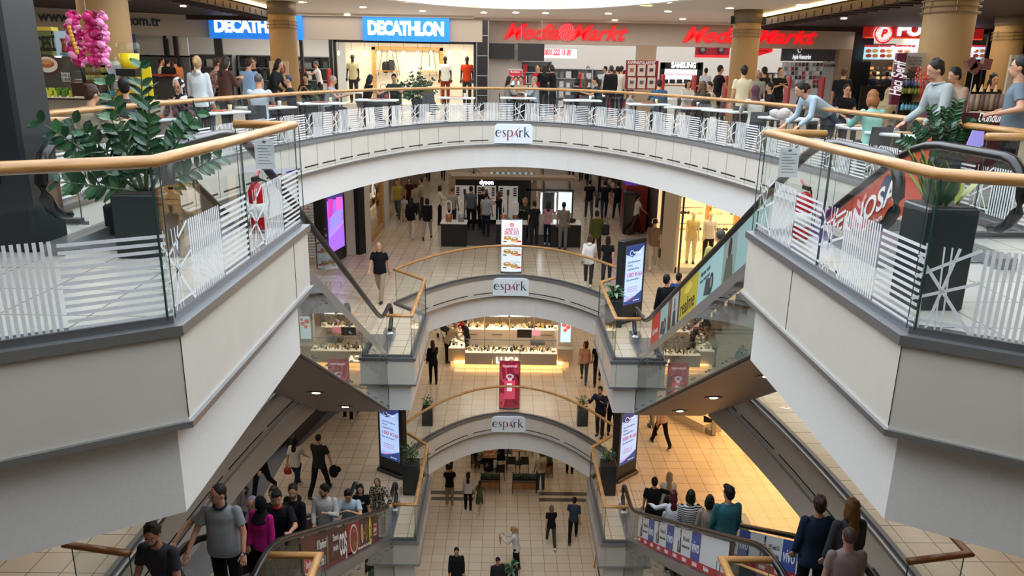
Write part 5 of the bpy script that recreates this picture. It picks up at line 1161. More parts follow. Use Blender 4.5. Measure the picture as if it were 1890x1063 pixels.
for i, (u, lb) in enumerate([(745, 'left of the timber frame'), (968, 'left of the dark screen'), (1021, 'before the standing woman in black'), (1070, 'behind the seated couple'), (1124, 'left of the campaign board'), (1223, 'right of the campaign board'), (1281, 'by the white phone display'), (1339, 'left of the tan column'), (1455, 'by the woman with folded arms'), (1517, 'before the accessory wall')]):
    if u == 745: u = 608
    p = at_y(u, 150, 30.4); t = thing('security_gate', f'red anti-theft gate panel, {lb}', 'security gate', (p.x, 30.4, 0), 0, 'red security gates at the shop doors')
    MB().rbox((0, 0, .78), (.09, .5, 1.5), .03).build('panel', mat('#a3202c', .35, name='gate_red'), t); MB().rbox((0, 0, .03), (.2, .6, .06), .01).build('base', M_DK, t)
# campaign board, promo boards, no smoking board
t = thing('campaign_board', 'dark red campaign board with six framed leaflets on legs', 'notice board', tuple(at_z(1184, 999, 0)) if 0 else (at_y(1184, 150, 28.4).x, 28.4, 0))
fb('board', 1156, 1212, 111, 165, 28.4, mat('#7c1622', .4, name='board_red'), t, th=.05)
for s in (1158, 1210): p = at_y(s, 160, 28.45); MB().box((p.x, 28.45, .6), (.04, .04, 1.2)).build('leg', mat('#7c1622', .4, name='board_red'), t, wld=True)
text('KAMPANYALARIMIZ', .16, at_y(1184, 116, 28.36), (1, 0, 0), (0, 0, 1), mat('#f0e4e0', .4, name='board_white'), 'lettering', t, .003, .015, .15, fit=1.0)
for k in range(6):
    u = 1166 + (k % 3) * 18; v = 130 + (k // 3) * 23; p = at_y(u, v, 28.36); MB().box(p, (.28, .02, .38)).build('leaflet', mat('#c9bcb0', .5, name='leaflet'), t, wld=True); MB().box(p - V((0, .015, -.02)), (.14, .01, .12)).build('leaflet_picture', mat(rn.choice(['#3a3a40', '#8a5a4a', '#5a5a60']), .5, name='leaflet_pic'), t, wld=True)
t = thing('promotion_board', 'red and blue electronics promotion board left of the seated group', 'sign', (at_y(951, 150, 30).x, 30, 0)); fb('board', 939, 964, 127, 170, 30, mat('#a8adb0', .5, name='grey_board'), t, z0=0); fb('red_print', 940, 963, 130, 148, 29.94, mat('#a81c2c', .4, e=.3, name='red_print'), t, th=.02); fb('blue_print', 940, 963, 149, 163, 29.94, mat('#b9d8f0', .4, e=.4, name='blue_print'), t, th=.02)
text('MediaMarkt', .1, at_y(951, 133, 29.92), (1, 0, 0), (0, 0, 1), mat('#f0e4e0', .4, name='board_white'), 'lettering', t, .003, .01, fit=.36); text('Müşteri Hizmetleri', .08, at_y(951, 141, 29.92), (1, 0, 0), (0, 0, 1), mat('#f0e4e0', .4, name='board_white'), 'lettering', t, .003, .01, fit=.4)
t = thing('no_smoking_board', 'beige no smoking board with red prohibition circle before the left column', 'sign', (at_y(516, 150, 23.6).x, 23.6, 0))
fb('panel', 497, 535, 112, 158, 23.6, mat('#c7ac88', .5, name='beige_board'), t, th=.04); p = at_y(516, 127, 23.56)
MB().tube([p + V((.155 * cos(a), 0, .155 * sin(a))) for a in [2 * pi * i / 24 for i in range(24)]], .02, 6, closed=True).build('prohibition_ring', mat('#a3202c', .4, name='gate_red'), t, True, True); MB().cone(p + V((-.11, 0, .11)), p + V((.11, 0, -.11)), .016, .016, 6).build('prohibition_bar', mat('#a3202c', .4, name='gate_red'), t, wld=True); MB().box(p, (.17, .015, .035)).build('cigarette', M_BLACK, t, wld=True)
text('SİGARA İÇİLMEZ', .13, at_y(516, 149, 23.56), (1, 0, 0), (0, 0, 1), mat('#a3202c', .4, name='gate_red'), 'lettering', t, .003, .012, fit=.52)
for u in (499, 533): p = at_y(u, 150, 23.62); MB().box((p.x, 23.62, .75), (.04, .04, 1.5)).build('leg', M_DK, t, wld=True)

# ------------------------------------------------------------ chicken restaurant, right
t = thing('fried_chicken_restaurant', 'fried chicken restaurant with red lit sign and menu screens at the right', 'shop front', (15.6, 30.2, 0))
fb('sign_board', 1596, 1812, 42, 74, 30, mat('#a8201c', .4, e=.5, name='chicken_red'), t); fb('orange_strip', 1596, 1812, 68, 74, 29.95, mat('#e0502a', .4, e=.8, name='chicken_orange'), t)
text('POPEYES', .62, at_y(1724, 56, 29.9), (1, 0, 0), (0, 0, 1), mat('#f4f8ff', .4, e=1.5, name='sign_white_glow'), 'lettering', t, .02, .05, fit=2.75)
p = at_y(1631, 62, 29.85); MB().cone(p, p + V((0, .06, 0)), .36, .36, 28).build('roundel', mat('#f0e8e4', .4, e=.8, name='roundel_white'), t, wld=True); MB().tube([p + V((.33 * cos(a), -.01, .33 * sin(a))) for a in [2 * pi * i / 28 for i in range(28)]], .03, 5, closed=True).build('roundel_rim', M_RED, t, wld=True); MB().cone(p - V((0, .02, 0)), p, .2, .2, 20).build('roundel_centre', mat('#f0e8e4', .4, e=.8, name='roundel_white'), t, wld=True)
text('P', .36, p - V((.02, .04, 0)), (1, 0, 0), (0, 0, 1), M_RED, 'lettering', t, .01, .05, .2)
for i, ch in enumerate('LOUISIANA'): a = R(160 - i * 17.5); text(ch, .11, p + V((.265 * cos(a), -.03, .265 * sin(a))), (sin(a), 0, -cos(a)), (cos(a), 0, sin(a)), M_RED, 'lettering', t, .003, .01)
for i, ch in enumerate('KITCHEN'): a = R(212 + i * 19); text(ch, .11, p + V((.265 * cos(a), -.03, .265 * sin(a))), (-sin(a), 0, cos(a)), (-cos(a), 0, -sin(a)), M_RED, 'lettering', t, .003, .01)
for i, (u0, u1) in enumerate(((1597, 1622), (1623, 1655), (1656, 1690), (1768, 1794), (1795, 1824))):
    fb('menu_screen', u0, u1 - 1, 83, 110, 30.6, mat(['#9ccfe0', '#c2d4ea', '#d0d4ea', '#b0a8e0', '#b8cfea'][i], .4, e=1.0, name='menu_blue'), t); fb('menu_strip', u0, u1 - 1, 83, 87, 30.55, mat('#c2283a', .4, e=.6, name='menu_red'), t)
    for k in range(4): pp = at_y(u0 + 6 + (k % 2) * 12, 94 + (k // 2) * 9, 30.5); MB().ell(pp, (.12, .02, .07), 8).build('menu_food_picture', mat(['#c8603a', '#d8a060', '#b5402c', '#c87a3a'][k], .5, e=.4, name='menu_food'), t, wld=True)
text('Siparişini Al', .22, at_y(1668, 89, 30.2), (1, 0, 0), (0, 0, 1), mat('#f4faff', .4, e=3, name='neon_white'), 'lettering', t, .01, .012, .3, fit=1.1); text('Tadına Var', .22, at_y(1778, 91, 30.2), (1, 0, 0), (0, 0, 1), mat('#f4faff', .4, e=3, name='neon_white'), 'lettering', t, .01, .012, .3, fit=1.0)
fb('tan_beam', 1592, 1830, 111, 117, 30.4, mat('#b8946a', .5, name='tan_beam'), t); fb('kitchen_wall', 1592, 1830, 80, 170, 33.5, mat('#2e2420', .5, name='kitchen_dark'), t, z0=0); fb('serving_counter', 1590, 1830, 158, 175, 29.6, mat('#1c1614', .4, name='counter_dark'), t, z0=0); fb('dark_return', 1582, 1598, 40, 175, 31, M_BLACK, t, z0=0, z1=3.5)
for k in range(3):
    for i in range(9): pp = at_y(1598 + i * 11, 126 + k * 9, 33.2); MB().rbox(pp, (.14, .1, .12), .02).build('kitchen_item', mat(rn.choice(['#c8783a', '#8a8a88', '#e0c8a0', '#3a3a3a', '#d8a04a']), .5, e=.1, name='kitchen_item'), t, wld=True)
wall((17.9, 30), (24, 29), 0, 3.5, mat('#2a2320', .5, name='dark_end_wall'), 'wall_right_end')
area('kitchen_lamp', (15.6, 32, 3.2), 3.5, 1.5, 120, (1, .8, .6))
# ------------------------------------------------------------ things standing on the near top-floor corners
t = thing('dark_pillar', 'tall dark grey display pillar at the left edge, in front of the food court', 'pillar', (-4.55, 6.9, 0)); MB().rbox((-4.78, 6.75, 1.75), (.9, .5, 3.5), .03).build('cabinet', mat('#23292c', .35, name='slate_pillar'), t, wld=True); MB().box((-4.86, 6.495, 1.9), (.62, .01, 2.6)).build('screen_back', mat('#15181a', .25, name='pillar_panel'), t, wld=True)
planter('long-leafed green plant in a dark square planter at the near left corner', (-3.36, 6.55, 0), .42, .55, 'zz', scale=.92)
planter('snake plant with yellow-edged blades in a dark planter at the near right corner', (2.86, 5.35, 0), .36, .74, 'snake', scale=.62)
planter('small green plant beside the dark pillar, far left', (-3.95, 7.35, 0), .3, .3, 'bush', scale=.7)
planter('bushy plant with feathered stems before the mannequin window', tuple(at_y(772, 175, 26.6)[:2]) + (0,), .42, .6, 'zz', scale=.85)
planter('spiky dark plant behind the railing left of centre', tuple(at_y(578, 170, 21.6)[:2]) + (0,), .4, .55, 'bush', scale=1.2)
planter('feathered green plant before the man in denim jacket', tuple(at_y(1757, 200, 9.7)[:2]) + (0,), .36, .62, 'zz', scale=.62)
def extinguisher(label, x, y):
    t = thing('fire_extinguisher', label, 'extinguisher', (x, y, 0), 0, None)
    MB().lathe([(.075, 0), (.08, .02), (.08, .38), (.05, .45), (.02, .47)], (0, 0, .03), 18).build('cylinder', mat('#b3141e', .25, name='extinguisher_red'), t, True)
    MB().box((0, 0, .54), (.03, .16, .04)).build('valve', M_BLACK, t); MB().tube([(0, .05, .54), (.08, .08, .5), (.11, .05, .3), (.09, .02, .12)], .01, 6).build('hose', M_BLACK, t, True); MB().box((0, .09, .57), (.02, .14, .015), 0, 0, (.4, 0, 0)).build('lever', mat('#b3141e', .25, name='extinguisher_red'), t); MB().lathe([(.083, .16), (.083, .3)], (0, 0, .0), 18).build('paper_label', M_WHITE, t, True)
extinguisher('red fire extinguisher behind the near right glass balustrade', 2.72, 7.45); extinguisher('red fire extinguisher behind the near left glass balustrade', -2.72, 7.5)
for s, n in ((-1, 'left'), (1, 'right')):
    t = thing('notice_sheet', f'small white notice stuck on the {n} end of the near glass balustrade', 'notice', (s * 2.5, 7.74, .72)); sh = Sheet((s * 2.66 - .0, 7.765, .6), (1, 0, 0) , (0, 0, 1), (0, -1, 0)); x0 = -.13; sh.rect(x0, 0, x0 + .2, .3, '#c9ced0', .001)
    for k in range(7): sh.rect(x0 + .03, .05 + k * .03, x0 + .17 - (k % 3) * .02, .056 + k * .03, '#4a4c50', .002)
    sh.disc(x0 + .1, .27, .02, .015, '#4a4c50', .002); sh.done('paper', t)
# ------------------------------------------------------------ tea garden stall (left)
t = thing('tea_garden_stall', 'tea stall with green sign, glass dessert case and pale counter at the left', 'stall', (-7.8, 13.2, 0)); Y = 12.6
def sb(n, u0, u1, v0, v1, y, m_, th=.06, z0=None): return fb(n, u0, u1, v0, v1, y, m_, t, z0=z0, th=th)
sb('counter_front', 20, 330, 181, 250, 13.0, mat('#b7ab9f', .5, name='stall_front'), .5, 0); sb('counter_top', 20, 260, 177, 181, 12.9, M_WHITE, .8)
sb('green_sign', 0, 101, 57, 104, Y, mat('#63703c', .5, e=.12, name='olive_sign'), .1); text('ÇAY BAHÇESİ', .3, at_y(44, 81, Y - .08), (1, 0, 0), (0, 0, 1), M_BLACK, 'lettering', t, .004, .03, fit=.98); 
sb('yellow_packs', 40, 101, 49, 57, Y, mat('#d8c040', .5, name='yellow_pack'), .2); sb('tea_picture', 101, 137, 57, 104, Y - .02, mat('#a9c0d0', .5, e=.2, name='pale_blue_picture'), .08)
p = at_y(117, 82, Y - .08); MB().lathe([(.05, -.02), (.05, .02), (.035, .1), (.055, .19)], tuple(p - V((0, -.03, .1))), 12).build('tea_glass_picture', mat('#8a2c1c', .3, name='tea'), t, True, True); MB().lathe([(.03, -.04), (.09, 0)], tuple(p - V((0, -.03, .13))), 14).build('saucer_picture', mat('#5a8a9c', .4, name='saucer'), t, True, True)
sh = Sheet(at_y(66, 137, Y - .1), (1, 0, 0), (0, 0, 1), (0, -1, 0)); sh.disc(.2, .15, .22, .16, '#4a2a1e', .002); sh.disc(.2, .15, .17, .12, '#d8d0c4', .004); sh.disc(.2, .16, .12, .06, '#a8603a', .006); sh.disc(.2, .19, .09, .04, '#c98a5a', .008); sh.done('dessert_picture', t)
for i, (u, v, s_) in enumerate([(120, 139, 'SOĞUK SU'), (120, 147, 'BULUNUR')]): text(s_, .07, at_y(u, v, Y - .12), (1, 0, 0), (0, 0, 1), M_BLACK, 'lettering', t, .002, .005, fit=.16)
sb('paper_notice', 113, 130, 134, 151, Y - .07, M_WHITE, .02); sb('lower_case', 70, 142, 108, 178, 12.8, M_GLASS, .5); sb('lit_strip', 72, 112, 103, 106, 12.7, mat('#f6faff', .4, e=5, name='strip_white'), .05)
pr = [at_y(u, v, 12.35) for u, v in ((147, 108), (176, 107), (190, 112), (206, 150), (205, 165), (205, 177), (155, 177))]
MB().ex([V((q.x, q.y, q.z)) for q in pr], (0, 0, 0), (0, .9, 0)).build('curved_glass_case', glass('smoked_case', (.62, .62, .5), 1.5), t, wld=True)
sb('case_base', 153, 206, 152, 177, 12.5, mat('#3a2019', .35, name='case_brown'), .7); MB().tube([at_y(u, v, 12.33) for u, v in ((140, 106), (147, 112), (155, 140), (157, 177))], .03, 6).build('case_arm', M_BLACK, t, wld=True)
for r_ in range(3):
    sb('case_shelf', 152, 198, 118 + r_ * 14, 119 + r_ * 14, 12.7, M_STEEL, .5)
    for k in range(8): q = at_y(160 + k * 5, 114 + r_ * 14, 12.5); MB().lathe([(.03, -.05), (.035, .03)], tuple(q), 8).build('dessert_cup', mat(rn.choice(['#c9c08a', '#e0d8b8', '#a8a070']), .4, e=.15, name='dessert'), t, True, True)
for k in range(9): q = at_y(82 + k * 7, 168 + (k % 2) * 5, 12.5); MB().box(q, (.07, .05, .1)).build('drink_pack', mat(rn.choice(['#c2d038', '#5a8a2c', '#e0d040']), .4, name='drink_pack'), t, wld=True)
for i, u in enumerate((186, 200, 214)):
    q = at_y(u, 118, 13.1); tp = thing('teapot', ['white porcelain teapot, left of three on the shelf', 'white porcelain teapot in the middle of the shelf', 'white porcelain teapot, right of three on the shelf'][i], 'teapot', tuple(q - V((0, 0, .09)))); MB().lathe([(.04, 0), (.06, .04), (.058, .1), (.03, .14), (.035, .15), (.01, .17), (.012, .19)], (0, 0, 0), 14).build('pot', M_WHITE, tp, True); MB().tube([(-.055, 0, .04), (-.09, 0, .08), (-.055, 0, .12)], .009, 6).build('handle', M_WHITE, tp, True); MB().cone((.05, 0, .06), (.1, 0, .13), .014, .008, 6).build('spout', M_WHITE, tp, True)
sb('pot_shelf', 178, 228, 120, 123, 13.1, M_BLACK, .4); sb('dark_machine', 196, 232, 123, 160, 13.2, M_BLACK, .4)
q = at_y(247, 180, 12.2); tj = thing('juice_dispenser', 'juice dispenser with clear bowl of yellow juice on a yellow base', 'dispenser', (q.x, 12.2, 1.13))
MB().rbox((0, 0, .15), (.28, .3, .3), .03).build('base', mat('#c9a018', .4, name='dispenser_yellow'), tj); MB().box((0, -.02, .34), (.3, .3, .1)).build('pump_head', M_BLACK, tj); MB().lathe([(.12, .4), (.15, .62)], (0, 0, 0), 20).build('juice', mat('#f0cc10', .2, e=.15, name='juice'), tj, True); MB().lathe([(.13, .39), (.16, .63), (.165, .76), (.13, .78)], (0, 0, 0), 20).build('bowl', M_CASE, tj, True); MB().box((0, -.17, .22), (.05, .05, .1)).build('tap', M_BLACK, tj); MB().box((.24, 0, .18), (.14, .02, .5)).build('yellow_board', mat('#e8cf20', .4, name='board_yellow'), tj)
for u, c, n in ((208, '#3a8aa0', 'teal bowl'), (222, '#d8a818', 'yellow bowl'), (236, '#d8d0b8', 'cream bowl')):
    q = at_y(u, 172, 12.4); tag(MB().lathe([(.06, 0), (.09, .08), (.085, .08), (.05, .02)], tuple(q - V((0, 0, .04))), 12).build('bowl', mat(c, .4, name='bowl'), smooth=True), n + ' on the tea stall counter', 'bowl')
q = at_y(216, 158, 12.8); b = MB()
for i in range(20): b.ell(q + V((rn.uniform(-.15, .15), rn.uniform(-.08, .08), rn.uniform(0, .07))), (.04, .04, .03), 6)
o = tag(b.build('pastries', mat('#c9a27c', .6, name='pastry'), smooth=True), 'heap of pale pastries on the tea stall counter', 'pastries'); o['kind'] = 'stuff'
q0 = at_y(163, 60, 10.6); tc_ = thing('candy_bag_bunch', 'hanging bunch of shiny pink candy bags above the tea stall', 'candy bags', tuple(q0))
M_PK = mat('#d8307c', .25, name='pink_foil', bump=.4, bs=12); M_PK3 = mat('#a81e5c', .2, name='dark_pink_foil', bump=.5, bs=14); M_PK2 = mat('#e88ab8', .25, name='light_pink_foil', bump=.4, bs=12)
k = 0
for cx_, w_ in ((-.18, 2), (.1, 3)):
    for r_ in range(9):
        for c in range(w_):
            z = .2 - r_ * .07; x = cx_ + (c - (w_ - 1) / 2) * .085 + rn.uniform(-.02, .02); b = MB(); b.ell((x, rn.uniform(-.06, .06), z), (.07, .045, .05), 8, rot=(rn.uniform(-.5, .5), rn.uniform(-.9, .9), rn.uniform(-.5, .5))); b.cone((x, 0, z - .02), (x + rn.uniform(-.06, .06), -.03, z - .075), .01, .03, 5); b.cone((x, 0, z + .03), (x + .02, 0, z + .065), .012, .035, 6); b.build('candy_bag', (M_PK, M_PK3, M_PK2)[k % 3], tc_, False); k += 1
for r_ in range(7): MB().ell((-.2 + .01 * r_, -.08, .05 - r_ * .05), (.03, .02, .035), 8).build('gold_bag', mat('#d8a83a', .3, name='gold_foil'), tc_, True)
MB().cone((.0, 0, .3), (.0, 0, 3.3 - q0.z), .006, .006, 5).build('cord', M_STEEL, tc_); MB().cone((-.0, 0, -.5), (0, 0, .3), .012, .012, 6).build('pole', M_STEEL, tc_)
for i, (x, n) in enumerate(((at_y(400, 1, 29).x, 0),)): pass
# red bar table at far left
t = thing('red_bar', 'long red-topped bar counter in front of the grey shutter', 'counter', (at_y(290, 140, 26.6).x, 26.6, 0)); fb('bar_top', 262, 325, 136, 141, 26.6, mat('#7c2a1c', .4, name='bar_red'), t, th=.5); fb('bar_body', 268, 325, 141, 165, 26.7, M_DK, t, z0=0, th=.3)
# ------------------------------------------------------------ confectioner's stand (right)
t = thing('confectionery_stand', 'maroon confectioner stand with vertical white script name and shelves of jars', 'stall', (8.4, 16.0, 0))
pm = [at_y(u, v, 14.2) for u, v in ((1640, 193), (1656, 193), (1672, 98), (1654, 98))]; MB().ex(pm, (0, -.06, 0), (0, .02, 0)).build('maroon_panel', mat('#5c1230', .4, name='maroon'), t, wld=True)
d = (pm[2] - pm[1]).normalized(); text('Hacı Şerif', .3, at_y(1657, 146, 14.1), d, (-d.z, 0, d.x), mat('#f0e8ea', .4, e=.3, name='script_white'), 'lettering', t, .003, .02, .3, fit=.62)
fb('poster', 1668, 1708, 97, 145, 14.35, mat('#b9aa9a', .5, name='beige_poster'), t, th=.03)
for i, (v, s_) in enumerate(((106, 'Muhteşem'), (112, 'Dondurma'), (118, 'Şekerler'))): text(s_, .08, at_y(1688, v, 14.3), (1, 0, 0), (0, 0, 1), mat('#5a3a34', .5, name='brown_ink'), 'lettering', t, .002, .0, .3, fit=.26)
p = at_y(1688, 128, 14.3); MB().ell(p, (.12, .02, .05), 10).build('poster_picture', mat('#7a4030', .5, name='choc'), t, wld=True); p = at_y(1683, 139, 14.3); MB().ell(p, (.14, .02, .06), 10).build('poster_picture', mat('#3a2a26', .5, name='choc2'), t, wld=True)
fb('shelf_unit_back', 1664, 1735, 145, 215, 14.6, mat('#3a3028', .5, name='unit_brown'), t, z0=0)
for v in (158, 172, 188, 202): fb('shelf', 1660, 1735, v, v + 1.5, 14.35, M_BLACK, t, th=.4)
for r_, (v, cs) in enumerate(((153, ['#3a4a7a', '#5a6aa0', '#8a8a90']), (167, ['#a8a040', '#c8b860', '#7a8a3a']), (197, ['#7ac0d8', '#9ad0e4', '#5aa8c8']))):
    for k in range(11): q = at_y(1666 + k * 6, v, 14.25); MB().lathe([(.035, -.06), (.035, .03), (.012, .05), (.012, .07)], tuple(q), 8).build('bottle' if r_ == 2 else 'jar', mat(rn.choice(cs), .3, name='jar'), t, True, True)
q = at_y(1706, 142, 12.6); b = MB()
for i in range(46): b.ell(q + V((rn.uniform(-.13, .13), rn.uniform(-.08, .08), rn.uniform(-.1, .16))), (.016, .016, .022), 6)
for i in range(8): b.cone(q + V((rn.uniform(-.1, .1), 0, .1)), (q.x, q.y, q.z - .45), .004, .006, 4)
lp = tag(b.build('lollipops', mat('#c8402c', .4, name='lollipop_red'), smooth=True), 'bunch of red and yellow wrapped lollipops on the confectioner stand', 'lollipops'); lp['kind'] = 'stuff'
fb('lower_counter', 1700, 1850, 205, 262, 12.2, mat('#4a1420', .35, name='maroon_counter'), t, z0=0, th=.6); text('Dondurma', .2, at_y(1835, 218, 11.85), (1, 0, 0), (0, 0, 1), mat('#f0e8ea', .4, e=.3, name='script_white'), 'lettering', t, .003, .005, .3, fit=.5)
for k in range(7):
    q = at_y(1793 + k * 9, 186, 12.0); tb = MB(); tb.lathe([(.04, -.14), (.04, .1)], tuple(q), 10); tb.build('ice_cream_cup_stack', mat(['#8a6a5a', '#a08a74', '#6a5044'][k % 3], .5, name='cup_stack'), t, True, True)
for k in range(4): q = at_y(1799 + k * 13, 163, 12.0); MB().cone(q - V((0, 0, .05)), q + V((0, 0, .06)), .03, .006, 10).build('wafer_cone', mat('#d8a868', .6, name='wafer'), t, wld=True)
q = at_y(1800, 118, 12.0); b = MB()
for i, (dx, dz_, r_) in enumerate(((-.07, 0, -.5), (.0, -.05, .5), (.16, .0, .1))): b.box(q + V((dx, 0, dz_)), (.13, .1, .16), 0, 0, (0, r_, 0))
b2 = tag(b.build('chocolate_blocks_display', mat('#6a3a30', .4, name='choc_block')), 'giant brown candy blocks displayed above the ice cream counter', 'display model'); b3 = MB().cone(q - V((0, 0, .1)), (q.x, q.y, 1.1), .01, .01, 6).build('stand_rod', M_STEEL, b2)
t = thing('menu_poster', 'tall beige menu poster board at the far right edge', 'poster', (at_y(1880, 130, 13).x, 13, 0)); fb('board', 1866, 1900, 101, 175, 13, mat('#b9aa90', .5, name='beige_board2'), t, th=.05); fb('post', 1874, 1880, 175, 240, 13.05, M_DK, t, z0=0)
for k in range(8): q = at_y(1873 + (k % 2) * 13, 113 + (k // 2) * 14, 12.96); MB().box(q, (.08, .01, .07)).build('menu_picture', mat('#6a5040', .5, name='menu_picture'), t, wld=True)
t = thing('purple_leaflet_board', 'small lilac leaflet panel on the near right glass balustrade', 'notice', (5.2, 8.9, .6)); pm = [at_y(u, v, 8.6) for u, v in ((1796, 240), (1817, 243), (1815, 268), (1790, 282), (1783, 270))]; MB().ex(pm, (0, 0, 0), (0, .01, 0)).build('leaflet', mat('#9a8fe0', .5, e=.3, name='lilac'), t, wld=True)
item_ = tag(MB().ell(at_z(1432, 210, .84), (.14, .12, .09), 9, rot=(.3, .2, 0)).ell(at_z(1446, 210, .86), (.16, .12, .11), 9, rot=(0, -.4, .5)).ell(at_z(1456, 211, .83), (.1, .1, .07), 7, rot=(.5, .3, 0)).build('takeaway_bag', mat('#d8ccc8', .6, bump=.6, bs=9, name='bag_white'), smooth=True), 'crumpled white and red takeaway bag on a table right of the tan column', 'bag')
# ============================================================ PEOPLE
PEND = []                                       # (object, voxel, extra mesh builder to join after remeshing)
def cloth(c, pat=None):
    k = ('cloth', c, pat)
    if k in MC: return MC[k]
    base = mat(c, .85, 0, 0, .2, .15, 30, name='fabric')
    if not pat: MC[k] = base; return base
    mt = base.copy(); mt.name = 'patterned_fabric'; nt = mt.node_tree; b = nt.nodes['Principled BSDF']
    kind, c2, s = pat; tc = nt.nodes.new('ShaderNodeTexCoord'); L = nt.links.new
    def wave(ax, sc, th=.5):
        w_ = nt.nodes.new('ShaderNodeTexWave'); w_.bands_direction = ax; w_.inputs['Scale'].default_value = sc; L(tc.outputs['Object'], w_.inputs[0])
        m = nt.nodes.new('ShaderNodeMath'); m.operation = 'GREATER_THAN'; m.inputs[1].default_value = th; L(w_.outputs['Fac'], m.inputs[0]); return m.outputs[0]
    mx = nt.nodes.new('ShaderNodeMix'); mx.data_type = 'RGBA'; mx.inputs[6].default_value = (*lin(c), 1); mx.inputs[7].default_value = (*lin(c2), 1)
    if kind == 'h': f = wave('Z', s)
    elif kind == 'v': f = wave('X', s)
    elif kind == 'check':
        a, b2 = wave('Z', s), wave('X', s); m = nt.nodes.new('ShaderNodeMath'); m.operation = 'ADD'; L(a, m.inputs[0]); L(b2, m.inputs[1]); m2 = nt.nodes.new('ShaderNodeMath'); m2.operation = 'MULTIPLY'; m2.inputs[1].default_value = .5; L(m.outputs[0], m2.inputs[0]); f = m2.outputs[0]
    else:
        n = nt.nodes.new('ShaderNodeTexNoise'); n.inputs['Scale'].default_value = s; L(tc.outputs['Object'], n.inputs[0]); m = nt.nodes.new('ShaderNodeMath'); m.operation = 'GREATER_THAN'; m.inputs[1].default_value = .5; L(n.outputs[0], m.inputs[0]); f = m.outputs[0]
    L(f, mx.inputs[0]); L(mx.outputs[2], b.inputs['Base Color']); MC[k] = mt; return mt
#        lean, headpitch, headyaw, arms L/R (fwd, abduct, elbow, inward), legs L/R (fwd, knee), sit
POSE = {
 'stand': (2, 5, 0, (4, 7, 12, 0), (4, 7, 14, 0), (2, 2), (-2, 2), 0),
 'walk': (4, 4, 0, (-22, 7, 12, 0), (24, 7, 28, 5), (24, 6), (-20, 22), 0),
 'walk2': (4, 4, 0, (24, 7, 28, 5), (-22, 7, 12, 0), (-20, 22), (24, 6), 0),
 'phone': (4, 25, 0, (28, 6, 95, 25), (28, 6, 95, 25), (2, 2), (-3, 4), 0),
 'onephone': (4, 15, 0, (4, 8, 14, 0), (30, 6, 105, 20), (3, 2), (-3, 4), 0),
 'reach': (10, 12, 0, (50, 12, 40, 10), (55, 12, 35, 10), (4, 4), (-4, 4), 0),
 'lean': (42, 20, 0, (12, 12, 40, 5), (8, 12, 45, 5), (4, 4), (-6, 4), 0),
 'fold': (2, 4, 0, (30, 12, 100, 60), (30, 12, 100, 60), (3, 2), (-3, 2), 0),
 'hips': (4, 4, 0, (-12, 38, 85, 40), (-12, 38, 85, 40), (4, 2), (-4, 2), 0),
 'railL': (8, 16, 0, (45, 38, 30, 0), (8, 10, 25, 5), (3, 4), (-3, 4), 0),
 'railR': (8, 16, 0, (8, 10, 25, 5), (45, 38, 30, 0), (3, 4), (-3, 4), 0),
 'elbow': (14, 28, 0, (55, 14, 85, 40), (55, 14, 85, 40), (3, 4), (-3, 4), 0),
 'sit': (5, 12, 0, (38, 10, 62, 22), (38, 10, 62, 22), (86, 86), (84, 84), 1),
 'sitlean': (13, 20, 0, (42, 14, 62, 22), (42, 14, 62, 22), (86, 88), (84, 84), 1),
 'sitback': (2, 4, 0, (22, 8, 50, 12), (22, 8, 50, 12), (86, 80), (86, 86), 1),
 'sitphone': (8, 26, 0, (36, 8, 100, 30), (36, 8, 100, 30), (86, 86), (84, 84), 1),
}
SKIN = '#c08e70'
NP = 0
